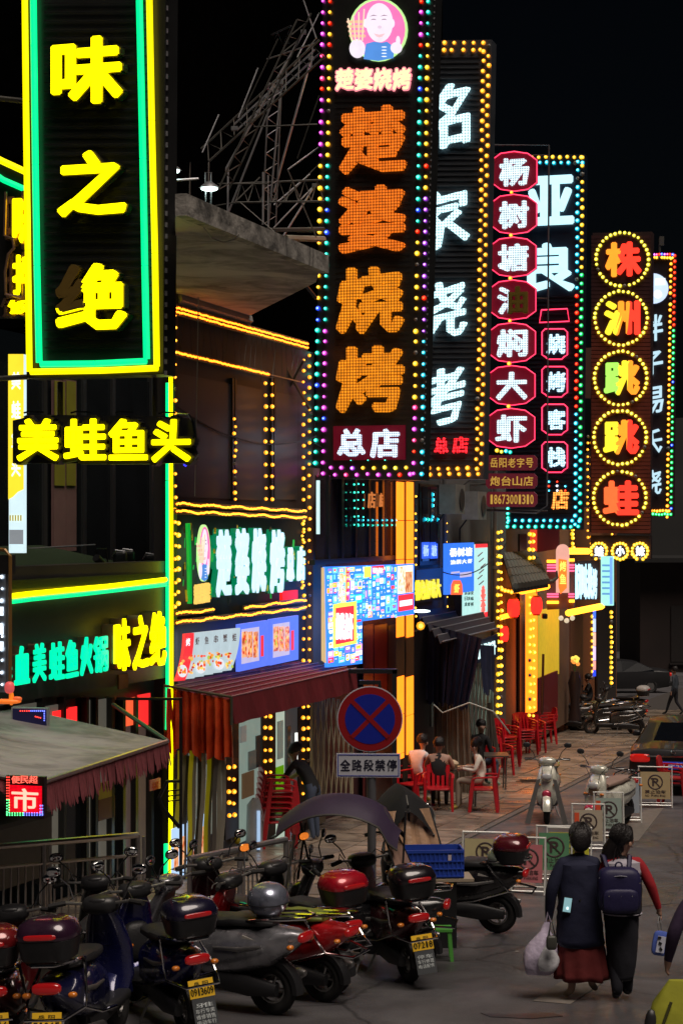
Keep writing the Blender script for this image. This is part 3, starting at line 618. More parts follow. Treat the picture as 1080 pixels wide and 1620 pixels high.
for i, ch in enumerate('楚婆烧烤'):
    mb = MB(); char(mb, ch, MAIN, (312 + i * 5.4, 925 - i, 317 + i * 5.4, 956 - i), .33, .05, .03); mb.build('small_letter', em('gold_letter', (.9, .55, .12), .8), sg)
mb = MB(); slab(mb, MAIN, 447, 936, 471, 950, .34, .05); mb.build('red_tag', em('red_tag_light', (.8, .01, .01), .9), sg)

# maroon folding awning and its plastic side curtain
aw = thing('awning', MAIN.hit(400, 1080), 'maroon folding canvas awning with pleats and orange plastic side curtain', 'awning')
mar = pm('maroon_canvas', (.22, .022, .03), .55, var=.25, scale=5, bump=.3, bscale=14); marl = pm('maroon_canvas_edge', (.45, .22, .22), .5)
FO = .95
fl, fr = MAIN.hit(366, 1103, FO), MAIN.hit(563, 1058, FO); fbl, fbr = MAIN.hit(371, 1146, FO), MAIN.hit(566, 1093, FO)
bl_, br_ = fl - MAIN.n * FO, fr - MAIN.n * FO; zb = MAIN.hit(280, 1078, 0).z; bl_.z = zb; br_.z = MAIN.hit(500, 1040, 0).z
mb = MB(); N = 24; A = []; Bv = []
for i in range(N + 1):
    f = i / N; A.append(fl.lerp(fr, f)); Bv.append(fbl.lerp(fbr, f) + MAIN.n * .025 * math.sin(i * 1.7))
for i in range(N): mb.prism([A[i], A[i + 1], Bv[i + 1], Bv[i]], -MAIN.n * .01)
mb.build('valance', mar, aw)
NP = 6
for k in range(NP):
    f0, f1 = k / NP, (k + 1) / NP
    l0, l1, r0, r1 = bl_.lerp(fl, f0), bl_.lerp(fl, f1), br_.lerp(fr, f0), br_.lerp(fr, f1); sag = Vector((0, 0, -.07))
    mb = MB(); lm, rm = l0.lerp(l1, .5) + sag, r0.lerp(r1, .5) + sag
    mb.prism([l0, r0, rm, lm], (0, 0, -.01)); mb.prism([lm, rm, r1, l1], (0, 0, -.01)); mb.build('pleat', mar, aw)
    mb = MB(); mb.tube([l1 + Vector((0, 0, .01)), r1 + Vector((0, 0, .01))], .009, 5); mb.build('pleat_rib', marl, aw)
org = pm('orange_plastic_sheet', (.62, .07, .02), .25, var=.75, scale=4, bump=.6, bscale=9, coat=.4)
mb = MB(); N = 40; top = []; bot = []
for i in range(N + 1):
    f = i / N; q = bl_.lerp(fl, f) + Vector((0, 0, -.04)); wv = U * (.09 * math.sin(i * 1.35 + 2 * noise.noise(Vector((i * .21, 0, 3)))) + .07 * noise.noise(Vector((i * .5, 7, 0)))); top.append(q + wv * .4)
    px = 276 + (378 - 276) * f; Z = CH - ((1185 if i % 5 else 1195) + 18 * f - HY) / F * q.y; bot.append(Vector((q.x + .03 * f, q.y, Z + .04 * math.sin(i * .9))) + wv)
for i in range(N):
    mid = [top[i].lerp(bot[i], .5) + U * .03 * math.sin(i * 2.1), top[i + 1].lerp(bot[i + 1], .5) + U * .03 * math.sin((i + 1) * 2.1)]
    mb.add([top[i], top[i + 1], mid[1], mid[0]], [(0, 1, 2, 3)]); mb.add([mid[0], mid[1], bot[i + 1], bot[i]], [(0, 1, 2, 3)])
mb.build('side_curtain', org, aw, True)
mb = MB(); g0 = Vector((fl.x, fl.y, gz(fl.y))); mb.tube([bl_ + Vector((0, 0, -.02)), fl], .02, 6); mb.tube([Vector((fl.x, fl.y, fbl.z)), fl], .02, 6); mb.build('side_bar', darksteel, aw)
# hanging clear strips at the near end
for nm_, a_, b_ in (('brace_beam', (368, 561, 29.5), (474, 560, 31.3)), ('brace_beam', (368, 655, 29.5), (492, 654, 31.3)), ('brace_post', (367, 555, 29.5), (367, 658, 29.5)), ('brace_post', (438, 563, 30.8), (437, 654, 30.8))):
    mb = MB(); mb.tube([P(*a_), P(*b_)], .032, 6); mb.build(nm_, pm('dull_brass_steel', (.13, .11, .075), .5, .3) if nm_ == 'brace_beam' else blk, tr)
for a_, b_ in (((378, 570), (438, 652)), ((426, 567), (371, 649)), ((442, 565), (489, 647)), ((480, 570), (440, 648))):
    mb = MB(); mb.tube([P(*a_, 30), P(*b_, 30.6)], .024, 5); mb.build('brace', pm('dull_brass_steel', (.13, .11, .075), .5, .3), tr)
for i, (x, y, w_, h_, c_) in enumerate(((381, 1150, 9, 26, (.3, .32, .3)), (394, 1190, 12, 30, (.10, .12, .11)), (384, 1225, 18, 40, (.16, .10, .05)), (406, 1165, 6, 50, (.02, .02, .02)), (440, 1142, 8, 60, (.3, .36, .3)), (455, 1150, 5, 90, (.02, .02, .02)), (303, 1150, 22, 60, (.06, .07, .06)), (326, 1160, 18, 50, (.10, .09, .07)))):
    mb = MB(); slab(mb, MAIN, x, y, x + w_, y + h_, .05 + .004 * i, .02); mb.build('shelf_goods', pm('goods_%d' % i, c_, .4, emit=c_, es=.25), b2)
st = thing('strip_curtain', Vector((bl_.x + .4, bl_.y, gz(bl_.y))), 'row of long grey and yellowish plastic strips hanging beside the neon corner', 'strip curtain')
for i, (x, m) in enumerate(zip((279, 285, 291, 298, 304, 312, 317, 325, 331, 338, 344, 350), 'ygdygdgygdgg')):
    f = (x - 276) / 100; q = bl_.lerp(fl, min(1, f)); Y = q.y - .05 + .05 * (i % 3)
    mb = MB(); tp = P(x + 2, 1188 + (i % 3) * 4, Y); bt = P(x - 7 + (i % 4), 1398 - i * 2.6, Y); d = Vector((.055, .02 * (i % 2), 0))
    N = 5; pts = [tp.lerp(bt, k / N) + Vector((.012 * math.sin(k * 1.3 + i), 0, 0)) for k in range(N + 1)]
    for k in range(N): mb.prism([pts[k], pts[k] + d, pts[k + 1] + d, pts[k + 1]], (0, .02, 0))
    mb.build('strip', {'y': pm('strip_yellowish', (.35, .3, .03), .25, emit=(.4, .34, .0), es=.12), 'g': pm('strip_grey', (.24, .22, .18), .3), 'd': pm('strip_dark', (.09, .08, .07), .3)}[m], st)
# black bracket frame with hexagon
fm = thing('sign_frame', G(285, 1400), 'thin black steel frame with a hexagon bracket beside green neon corner', 'frame')
YF = 23.6; T = lambda *p: [P(x, y, YF) for x, y in p]
mb = MB(); mb.tube(T((186, 1106), (287, 1106)), .022, 4); mb.build('top_bar', blk, fm)
mb = MB(); mb.tube(T((286, 1104), (286, 1398)), .026, 4); mb.build('post', blk, fm)
mb = MB(); mb.tube(T((222, 1396), (288, 1396)), .022, 4); mb.build('bottom_bar', blk, fm)
mb = MB(); mb.tube(T((284, 1236), (264, 1237), (252, 1262), (257, 1278), (284, 1310)), .026, 5); mb.build('hexagon_bracket', blk, fm)
for y in (1250, 1258, 1266):
    mb = MB(); mb.tube(T((284, y), (266, y + 2), (264, y + 8)), .013, 4); mb.build('hook', blk, fm)
# ================================================================ hanging signs across the street
def board(name, label, cat, px0, px1, py0, py1, Y, mat, corners=None, th=.28, group=None):
    pl = perp(px0, Y); o = thing(name, pl.hit((px0 + px1) / 2, py1), label, cat, group)
    ORI[o.name] = o.location.copy()
    cs = corners or [(px0, py0), (px0, py1), (px1, py1), (px1, py0)]
    mb = MB(); mb.prism([pl.hit(x, y, 0) for x, y in cs], -pl.n * th); mb.build('panel', mat, o)
    return o, pl
def ribs(o, pl, x0, x1, y0, y1, step, m, off=.02, r=.008):
    y = y0
    while y < y1:
        mb = MB(); mb.tube([pl.hit(x0, y, off), pl.hit(x1, y - 1, off)], r, 4); mb.build('rib', m, o); y += step
def arm(o, pts, r=.03):
    mb = MB(); mb.tube(pts, r, 6); mb.build('support_arm', darksteel, o)
rib_d = pm('rib_black', (.03, .03, .032), .25, .3); rib_g = pm('rib_grey', (.10, .105, .115), .3, .4)

# --- 1: black board, green and yellow outline
s1, p1 = board('hanging_sign', 'huge black vertical sign with yellow and green neon outline and three yellow characters', 'neon sign', 38, 262, -60, 600, 20.4, black_panel,
               [(36, -60), (42, 598), (258, 592), (262, -60)], .35)
ribs(s1, p1, 70, 238, 4, 560, 14, rib_d)
neonrun(s1, p1, [(38.5, -60), (41, 160), (44, 395), (46.5, 588)], .06, .034, yel2)
neonrun(s1, p1, [(48, 588), (160, 586), (250, 582)], .06, .034, yel2)
neonrun(s1, p1, [(235, -60), (240, 190), (245, 400), (248, 580)], .06, .034, yel2)
neonrun(s1, p1, [(52, -60), (56, 260), (58.5, 420), (62, 574)], .05, .036, grn)
neonrun(s1, p1, [(64, 576), (150, 575), (232, 571)], .05, .034, grn)
neonrun(s1, p1, [(219, -60), (226, 250), (229, 420), (232, 568)], .05, .036, grn)
edge_m = pm('sign_letter_edge', (.12, .10, .05), .25, .6)
for ch, bx in (('味', (80, 57, 192, 163)), ('之', (90, 237, 198, 340))):
    mb = MB(); char(mb, ch, p1, bx, .17, .03, .042); char(mb, ch, p1, (bx[0] - 1, bx[1] - 1, bx[2] + 4, bx[3] + 3), .14, .12, .066, 1); mb.build('character', [yel, edge_m], s1)
# the third character: its left half has failed except the lowest stroke
vs, fs = glyph('绝', .05)
mb = MB(); char(mb, '绝', p1, (87, 416, 199, 521), .17, .03, .05)
mi = []
for f in mb.f:
    c = sum((mb.v[i] for i in f), Vector()) / len(f); r_ = (c - Vector((0, 0, CH))); px = CX + F * c.x / c.y; py = HY - F * (c.z - CH) / c.y
    mi.append(2 if (px < 131 and py < 489) else 0)
mb.m = mi; char(mb, '绝', p1, (86, 415, 203, 524), .14, .12, .066, 1); mb.build('character', [yel, edge_m, pm('unlit_brown_acrylic', (.16, .1, .02), .4)], s1)
mb = MB(); A, B = p1.hit(264, -60, -.05), p1.hit(262, 590, -.05)
for i, q in enumerate(line(A, B, .12)): mb.box(q, (.03, .03, .05))
stuff(mb.build('side_bolts', steel, s1))
arm(s1, [P(-30, 152, 21), P(46, 160, 20.9)], .03); arm(s1, [P(-30, 600, 21), P(46, 596, 20.9)], .03)
# --- frog fish head letters
s1b = thing('letter_sign', P(160, 735, 20.2), 'four chunky yellow illuminated characters on black outline under the huge black sign', 'neon sign')
pb = perp(20, 20.3)
for ch, bx in (('美', (26, 662, 91, 729)), ('蛙', (100, 662, 166, 728)), ('鱼', (171, 662, 232, 728)), ('头', (239, 663, 300, 731))):
    mb = MB(); char(mb, ch, pb, bx, .14, .03, .038); mb.build('character', yel, s1b)
    mb = MB(); char(mb, ch, pb, (bx[0] - 7, bx[1] - 6, bx[2] + 7, bx[3] + 6), .10, .14, .12); mb.build('backing', blk, s1b)
    x0, y0, x1, y1 = bx
    mb = MB(); mb.tube([pb.hit(x0 + 12, y0 - 9, .1), pb.hit(x0 + 20, y0 - 11, .1), pb.hit(x1 - 22, y0 - 10, .1)], .012, 4); mb.build('edge_glint', pm('polished_edge', (.6, .6, .55), .1, 1), s1b)
mb = MB(); mb.prism([pb.hit(x, y, -.02) for x, y in ((20, 665), (20, 733), (306, 733), (310, 700), (306, 662), (250, 658), (60, 656))], -pb.n * .05); mb.build('back_plate', blk, s1b)
mb = MB(); mb.tube([pb.hit(x, y, .05) for x, y in ((281, 655), (298, 656), (305, 668), (308, 690), (306, 706), (312, 718), (306, 730), (296, 733))], .014, 6); mb.build('rim_trim', pm('polished_edge', (.6, .6, .55), .1, 1), s1b, True)
mb = MB(); mb.tube([pb.hit(292, 737, .06), pb.hit(299, 726, .06)], .02, 6); mb.build('blue_tip', em('blue_tip_light', (.05, .05, 1), 1), s1b)
arm(s1b, [P(95, 605, 20.6), P(95, 660, 20.5)], .035); arm(s1b, [P(245, 595, 20.5), P(245, 660, 20.4)], .03)
# --- yellow and white strip sign behind
s1c, pc = board('strip_sign', 'narrow yellow and pale strip lightbox with white characters left of the frog fish sign', 'lightbox', 14, 37, 560, 875, 21.6, em('strip_pale', (.62, .8, .85), .75, .8), th=.08)
mb = MB(); mb.prism([pc.hit(x, y, .01) for x, y in ((13, 560), (13, 790), (20, 786), (28, 778), (37, 774), (37, 560))], -pc.n * .008); mb.build('yellow_field', em('strip_yellow', (.9, .68, .03), .85), s1c)
for i, ch in enumerate('美蛙鱼头'):
    mb = MB(); char(mb, ch, pc, (18, 588 + i * 46, 32, 616 + i * 46), .022, .008, .03); mb.build('character', em('white_print_lit', (.9, .95, .85), .95), s1c)
for k in range(5):
    mb = MB(); slab(mb, pc, 15 + k * 4.2, 815, 17 + k * 4.2, 824, .02, .006); mb.build('bottle_icon', pm('ochre_print', (.5, .4, .05), .5, emit=(.5, .4, .05), es=.5), s1c)
mb = MB(); slab(mb, pc, 14.5, 838, 36.5, 861, .02, .006); mb.build('grey_strip', pm('grey_print', (.25, .27, .3), .5, emit=(.3, .33, .36), es=.5), s1c)
# --- dark sign at the far left with copper edged yellow characters, its neon top edge
s1d, pd = board('wall_sign', 'partly hidden black wall sign with copper edged yellow characters at picture edge beside huge sign', 'neon sign', -60, 42, 262, 500, 23.2, black_panel, [(-60, 232), (-60, 500), (48, 500), (48, 282)])
neonrun(s1d, pd, [(-40, 232), (5, 255), (42, 272)], .05, .04, yel2); neonrun(s1d, pd, [(-40, 252), (5, 284), (42, 300)], .05, .035, grn)
for ch, bx in (('味', (19, 305, 60, 388)), ('拌', (19, 402, 60, 466)), ('饭', (12, 474, 48, 496))):
    mb = MB(); char(mb, ch, pd, bx, .14, .03, .04); char(mb, ch, pd, (bx[0] - 12, bx[1] - 4, bx[2] - 8, bx[3] + 6), .1, .1, .03, 1); mb.build('character', [yel, copper], s1d)
mb = MB(); mb.tube([pd.hit(x, y, .16) for x, y in ((9, 303), (7, 372), (20, 377), (22, 392), (13, 402), (8, 430), (9, 465), (34, 470))], .02, 5); mb.build('copper_edge', copper, s1d)

# --- 2: tall barbecue sign with multicolour bulbs
s2, p2 = board('hanging_sign', 'tallest sign with four orange dotted barbecue characters inside multicolour bulb border', 'bulb sign', 502, 688, -60, 756, 31.4, black_panel,
               [(511, -60), (497, 756), (668, 760), (690, -60)], .45)
ribs(s2, p2, 530, 650, 150, 670, 9, rib_d, .015, .006)
lft = lambda y: 511 - 12.5 * y / 750 ; lf2 = lambda y: 522 - 11.5 * y / 750; rg2 = lambda y: 666 - 12 * y / 750; rgt = lambda y: 677 - 10 * y / 750
def cy(seq, n):
    out = []
    for c, k in seq: out += [c] * k
    return [out[min(i, len(out) - 1)] for i in range(n)]
ys = [1 + 17.4 * i for i in range(44)]
c1 = cy([('magenta', 4), ('magenta', 1), ('pink', 1), ('magenta', 1), ('pink', 1), ('red', 1), ('magenta', 6), ('yellow', 13), ('blue', 2), ('magenta', 0), ('teal', 5), ('blue', 1), ('teal', 9)], 44)
c2 = cy([('red', 1), ('yellow', 1), ('red', 1), ('yellow', 1), ('red', 1), ('yellow', 10), ('teal', 4), ('blue', 1), ('teal', 1), ('blue', 1), ('teal', 8), ('magenta', 8), ('blue', 1), ('magenta', 7)], 44)
c3 = cy([('red', 1), ('magenta', 3), ('red', 1), ('teal', 3), ('blue', 1), ('teal', 10), ('blue', 1), ('teal', 1), ('red', 1), ('yellow', 7), ('red', 1), ('yellow', 7), ('pink', 1), ('magenta', 2), ('pink', 1), ('red', 1), ('magenta', 4)], 44)
c4 = cy([('teal', 4), ('yellow', 11), ('red', 1), ('yellow', 2), ('purple', 9), ('red', 1), ('purple', 3), ('cyan', 12)], 44)
rb = .037
for i, y in enumerate(ys):
    for fx, cc in ((lft, c1), (lf2, c2), (rg2, c3), (rgt, c4)):
        bulb(s2, p2.hit(fx(y), y - (fx(y) - 500) * .0, .03), p2.n, rb * random.uniform(.85, 1.1) * (.75 if random.random() < .06 else 1), cc[i])
for i in range(8):
    bulb(s2, p2.hit(523 + i * 17, 740, .03), p2.n, rb, ['magenta', 'magenta', 'purple', 'yellow', 'yellow', 'lemon', 'lemon', 'yellow'][i])
    bulb(s2, p2.hit(530 + i * 17, 750.5, .03), p2.n, rb, ['magenta', 'pink', 'magenta', 'magenta', 'magenta', 'magenta', 'red', 'magenta'][i])
for i in range(3): bulb(s2, p2.hit(555 + i * 27, 728, .03), p2.n, .012, 'teal')
ledor = led('orange_diodes', (1, .2, .012), .55, .048, (.3, .06, .01), .4); ledo2 = led('amber_diodes', (1, .3, .01), .55, .048, (.3, .09, .01), .4)
for ch, bx, m in (('楚', (536, 166, 641, 272), ledor), ('婆', (534, 292, 640, 398), ledor), ('烧', (531, 421, 637, 527), ledo2), ('烤', (531, 546, 637, 652), ledo2)):
    mb = MB(); char(mb, ch, p2, bx, .12, .1, .05); mb.build('character', m, s2)
mb = MB(); slab(mb, p2, 527, 674, 640, 728, .06, .06); mb.build('red_plaque', pm('maroon_plaque', (.11, .004, .012), .4, emit=(.10, .0, .01), es=.4), s2)
ledw = led('silver_diodes', (.6, .75, .95), 1.15, .036, (.35, .4, .45), .38)
for ch, bx in (('总', (533, 678, 577, 722)), ('店', (585, 678, 631, 724))):
    mb = MB(); char(mb, ch, p2, bx, .1, .04, .055); mb.build('character', ledw, s2)
for i, ch in enumerate('楚婆烧烤'):
    bx = (531 + i * 30, 108 - i * .3, 559 + i * 30, 141)
    mb = MB(); char(mb, ch, p2, (bx[0] - 2, bx[1] - 2, bx[2] + 2, bx[3] + 2), .06, .03, .085); char(mb, ch, p2, bx, .066, .004, .045, 1); mb.build('small_character', [em('pink_halo', (.95, .25, .3), .95), em('pale_lime_face', (.7, .85, .4), .95)], s2)
emblem(s2, p2, 598, 46, 46, 50, .05, .85)
for y in (365, 560, 655): arm(s2, [P(470, y, 31.6), P(506, y, 31.5)], .03)
mb = MB(); A, B = p2.hit(688, -40, .0), p2.hit(670, 750, .0)
for q in line(A, B, .1): mb.box(q, (.02, .02, .03))
stuff(mb.build('edge_screws', steel, s2))

# --- 3: amber bordered board with white handwriting, half hidden
greyb = pm('smoky_board', (.05, .056, .066), .4, var=.5, scale=2)
s3, p3 = board('hanging_sign', 'tall grey sign with white brush characters inside double amber bulb border', 'bulb sign', 602, 775, 62, 756, 36.6, greyb, [(612, 64), (602, 758), (765, 758), (778, 62)], .4)
ribs(s3, p3, 620, 758, 90, 740, 8.5, rib_g, .015, .01)
xo = lambda y: 773 - 12.5 * (y - 70) / 680; xi = lambda y: 764 - 10.5 * (y - 70) / 680
for i in range(43):
    y = 72 + i * 15.75; bulb(s3, p3.hit(xo(y) + random.uniform(-1, 1), y, .03), p3.n, .042, 'amber'); bulb(s3, p3.hit(xi(y) + random.uniform(-1, 1), y + 8, .03), p3.n, .042, 'amber')
for i in range(11):
    x = 612 + i * 15.2
    bulb(s3, p3.hit(x, 67, .03), p3.n, .042, 'amber'); bulb(s3, p3.hit(x - 2 + random.uniform(-3, 3), 78, .03), p3.n, .042, 'amber')
    bulb(s3, p3.hit(x - 10, 741, .03), p3.n, .044, 'amber'); bulb(s3, p3.hit(x - 8, 750, .03), p3.n, .044, 'amber')
ledc = led('cool_white_diodes', (.55, .92, 1), .95, .055, (.5, .6, .6), .45)
def sheared(o_, pl, ch, bx, m, sh, bold=.05, off=.1, th=.06, nm='character'):
    x0, y0, x1, y1 = bx; mb = MB(); char(mb, ch, pl, None, off, th, bold, corners=[(x0, y1 + sh), (x1, y1 - sh), (x1, y0 - sh), (x0, y0 + sh)]); mb.build(nm, m, o_)
for ch, bx in (('铭', (640, 136, 743, 236)), ('家', (642, 302, 742, 395)), ('烧', (636, 448, 738, 540)), ('烤', (634, 586, 735, 676))): sheared(s3, p3, ch, bx, ledc, 13, .024)
ledr = led('red_diodes', (1, .02, .03), 1.3, .06, (.4, .0, .0), .42)
for ch, bx in (('总', (686, 692, 708, 717)), ('店', (715, 690, 740, 717))): sheared(s3, p3, ch, bx, ledr, 0, .04)

# --- 4: chain of maroon lozenges
s4 = thing('lozenge_sign', P(810, 820, 42), 'chain of seven maroon lozenges with silver characters above three brown plates', 'sign')
p4 = perp(772, 42.); maro = pm('maroon_lozenge', (.13, .008, .02), .4, emit=(.16, .004, .015), es=.35)
redn = em('thin_red_neon', (1, .03, .09), 2.2)
def lozenge(o_, pl, x0, y0, x1, y1, cut=.2, off=.0, th=.12):
    w_, h_ = x1 - x0, y1 - y0; c = [(x0 + w_ * cut, y0 + h_ * .05), (x0 + w_ * .5, y0), (x1 - w_ * cut, y0 + h_ * .05), (x1, y0 + h_ * .22), (x1, y1 - h_ * .22), (x1 - w_ * cut, y1 - h_ * .05), (x0 + w_ * .5, y1), (x0 + w_ * cut, y1 - h_ * .05), (x0, y1 - h_ * .22), (x0, y0 + h_ * .22)]
    mb = MB(); mb.prism([pl.hit(x, y, off) for x, y in c], -pl.n * th); mb.build('lozenge', maro, o_)
    return c
ledwh = led('white_diodes', (.6, .8, .9), .85, .05, (.5, .55, .6), .44)
for i, ch in enumerate('杨树塘油焖大虾'):
    dx = -1.0 * i / 1; x0, y0 = 777 + dx, 239 + i * 67.8; x1, y1 = 849 + dx * .6, y0 + 63
    c = lozenge(s4, p4, x0, y0, x1, y1)
    pts = [p4.hit(x, y, .03) for x, y in c]; mb = MB(); mb.tube(pts + [pts[0]], .011, 5); mb.build('neon_outline', redn, s4)
    mb = MB(); char(mb, ch, p4, (x0 + 12, y0 + 10, x1 - 13, y1 - 9), .07, .06, .05)
    if ch == '油':
        mb.m = [1 if (sum((mb.v[k].x / mb.v[k].y for k in f)) / len(f) * F + CX) > x0 + 30 else 0 for f in mb.f]
    mb.build('character', [ledwh, off_y], s4)
    if i: bulb(s4, p4.hit(x0 + 33, y0 - 2.5, .04), p4.n, .045, 'amber')
plate = pm('brown_plate', (.15, .02, .03), .4, emit=(.12, .01, .02), es=.3); gold = pm('gold_print', (.5, .34, .08), .4, emit=(.55, .32, .05), es=.5)
for i, tx in enumerate(('岳阳老字号', '炮台山店', '18673001310')):
    y0 = 720 + i * 29; c = [(772, y0), (768, y0 + 5), (768, y0 + 18), (772, y0 + 24), (844, y0 + 24), (849, y0 + 18), (849, y0 + 5), (844, y0)]
    mb = MB(); mb.prism([p4.hit(x, y, 0) for x, y in c], -p4.n * .08); mb.build('plate', plate, s4)
    n = len(tx); w_ = 70 / n
    for k, ch in enumerate(tx):
        mb = MB(); pad_ = 1.2 if n < 8 else .7
        char(mb, ch, p4, (774 + k * w_ + pad_ + (.8 if ch == '1' else 0), y0 + 4.5, 774 + (k + 1) * w_ - pad_ - (.8 if ch == '1' else 0), y0 + 19.5), .012, .01, .015); mb.build('plate_letter', gold, s4)
mb = MB(); mb.tube([p4.hit(x, y, -.2) for x, y in ((775, 229), (868, 229), (865, 800), (848, 812), (745, 806))], .02, 6); mb.build('pipe_frame', pm('grey_pipe', (.16, .16, .17), .4, .5), s4)
for y in (243, 470, 806): arm(s4, [p4.hit(740, y, -.25), p4.hit(866, y + 2, -.25)], .015)
arm(s4, [p4.hit(741, 740, -.2), p4.hit(741, 818, -.2)], .025); arm(s4, [p4.hit(690, 768, -.2), p4.hit(770, 766, -.2)], .02); arm(s4, [p4.hit(655, 768, -.2), p4.hit(745, 758, -.2)], .015)
for i, cn in enumerate(('yellow', 'lemon', 'cyan', 'teal')): bulb(s4, p4.hit(786 + i * 7, 713 + (i % 2) * 2, .03), p4.n, .045, cn)

# --- 5: teal bordered sign
s5, p5 = board('hanging_sign', 'dark blue sign with teal bulb border, two huge white characters and red framed small ones', 'bulb sign', 800, 922, 243, 836, 46.5, pm('blue_black_board', (.01, .018, .032), .35, var=.4, scale=2), [(806, 246), (799, 836), (919, 838), (925, 243)], .4)
ribs(s5, p5, 808, 908, 470, 815, 7, rib_d, .015, .012)
for i in range(44):
    y = 248 + i * 13.35; x = 921 - 4 * (y - 248) / 588
    bulb(s5, p5.hit(x, y, .03), p5.n, .05, 'yellow' if y < 430 else ('green' if y < 700 else 'teal'))
    bulb(s5, p5.hit(x - 7.5, y + 7, .03), p5.n, .05, 'cyan' if y < 460 else ('red' if y < 640 else 'cyan'))
for i in range(11):
    x = 807 + i * 11.2; bulb(s5, p5.hit(x, 248, .03), p5.n, .05, 'yellow'); bulb(s5, p5.hit(x + 2, 257, .03), p5.n, .05, 'cyan')
    bulb(s5, p5.hit(x - 5, 833, .03), p5.n, .052, 'teal'); bulb(s5, p5.hit(x - 3, 823.5, .03), p5.n, .05, 'cyan')
for i in range(4): bulb(s5, p5.hit(803, 805 + i * 7, .03), p5.n, .05, 'teal')
big = em('ice_white_face', (.5, .88, 1), .95)
for ch, bx in (('亚', (832, 277, 907, 355)), ('良', (829, 383, 908, 462))):
    mb = MB(); char(mb, ch, p5, bx, .12, .08, .05); mb.build('character', big, s5)
def rframe(o_, pl, x0, y0, x1, y1, m=redn, nm='red_neon_frame', r=.015):
    c = 5; pts = [(x0 + c, y0), (x1 - c, y0), (x1, y0 + c), (x1, y1 - c), (x1 - c, y1 - 2), (x1 - c - 4, y1 + 2), (x0 + c + 4, y1 + 2), (x0 + c, y1 - 2), (x0, y1 - c), (x0, y0 + c)]
    P_ = [pl.hit(x, y, .08) for x, y in pts]; mb = MB(); mb.tube(P_ + [P_[0]], r, 5); mb.build(nm, m, o_)
for i, ch in enumerate('烧烤客栈'):
    y0 = 520 + i * 59.7; rframe(s5, p5, 857, y0, 897, y0 + 46); mb = MB(); char(mb, ch, p5, (864, y0 + 8, 894, y0 + 40), .1, .06, .05); mb.build('character', led('white_diodes_small', (.5, .82, 1), .95, .06, (.5, .55, .6), .45), s5)
P_ = [p5.hit(x, y, .08) for x, y in ((856, 490), (897, 488), (900, 508), (853, 510))]; mb = MB(); mb.tube(P_ + [P_[0]], .015, 5); mb.build('red_neon_frame', redn, s5)
mb = MB(); char(mb, '店', p5, (872, 775, 899, 806), .1, .06, .05); mb.build('character', led('orange_small_diodes', (1, .3, .05), 1.3, .06, (.3, .1, .0), .42), s5)
for i in range(3):
    for k in range(3):
        if random.random() < .8: bulb(s5, p5.hit(868 + k * 13, 762 + i * 7, .03), p5.n, .03, random.choice(['white', 'red', 'cyan']))

# --- 6: wooden slatted board with five bulb circles
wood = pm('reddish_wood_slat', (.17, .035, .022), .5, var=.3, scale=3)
s6, p6 = board('hanging_sign', 'reddish slatted sign with five yellow bulb circles each holding a red or yellow character', 'bulb sign', 933, 1030, 365, 850, 56, pm('dark_wood_back', (.03, .008, .008), .6), [(937, 368), (932, 842), (1027, 846), (1031, 366)], .45)
y = 372
while y < 840:
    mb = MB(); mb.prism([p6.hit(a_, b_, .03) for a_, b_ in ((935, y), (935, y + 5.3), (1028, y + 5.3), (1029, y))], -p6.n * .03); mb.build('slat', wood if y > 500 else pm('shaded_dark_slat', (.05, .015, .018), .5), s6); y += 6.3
mb = MB(); slab(mb, p6, 934, 847, 1029, 884, -.05, .3); mb.build('lower_board', pm('black_lower_board', (.02, .008, .01), .5), s6)
def gradled(nm, a, b, es): return led(nm, tuple((x + y) / 2 for x, y in zip(a, b)), es, .09, (.3, .05, .02), .42)
RD, OR, YL, GR = em('jump_red', (1, .04, .02), 1.15), em('jump_orange', (1, .28, .02), 1.1), em('jump_yellow', (1, .75, .03), 1.1), em('jump_green', (.35, .85, .1), 1.0)
cx5 = [984, 982, 981.5, 980.5, 980]; cy5 = [410, 503, 598, 692, 788]
CHS = [('株', [GR, RD]), ('洲', [YL, RD]), ('跳', [GR, OR]), ('跳', [YL, RD]), ('蛙', [RD, RD])]
for i in range(5):
    x, y = cx5[i], cy5[i]
    mb = MB(); mb.prism(disc(p6, x, y, 37, 37, .05), -p6.n * .02); mb.build('round_field', pm('round_dark_field', (.045, .012, .012), .5), s6)
    for k in range(34):
        a = 2 * math.pi * k / 34; bulb(s6, p6.hit(x + 41.5 * math.cos(a), y + 42.5 * math.sin(a), .08), p6.n, .056, 'lemon')
    ch, mm = CHS[i]; mb = MB(); char(mb, ch, p6, (x - 27, y - 28, x + 30, y + 27), .12, .06, .06)
    tot = []
    for f in mb.f:
        q = sum((mb.v[k].x / mb.v[k].y for k in f)) / len(f) * F + CX; r_ = (q - (x - 27)) / 57
        tot.append(0 if r_ < .4 else (1 if r_ < .68 and mm[0] is not mm[1] and i in (1, 2, 3) else 2))
    mb.m = tot; mid = YL if mm[0] is not RD else RD
    mb.build('character', [OR if i == 0 else (em('jump_crimson', (1, .12, .03), 1.1) if i == 4 else mm[0]), YL if i in (2,) else OR, mm[1]], s6)
for i, ch in enumerate('蛙小妹'):
    x, y = (947, 980.5, 1012)[i], 872
    for k in range(16):
        a = 2 * math.pi * k / 16; bulb(s6, p6.hit(x + 12.5 * math.cos(a), y + 13 * math.sin(a), .06), p6.n, .055, 'yellow')
    mb = MB(); char(mb, ch, p6, (x - 7, y - 8, x + 7, y + 8), .06, .05, .06); mb.build('small_character', em('small_white_face', (.8, .95, 1), 1.5), s6)
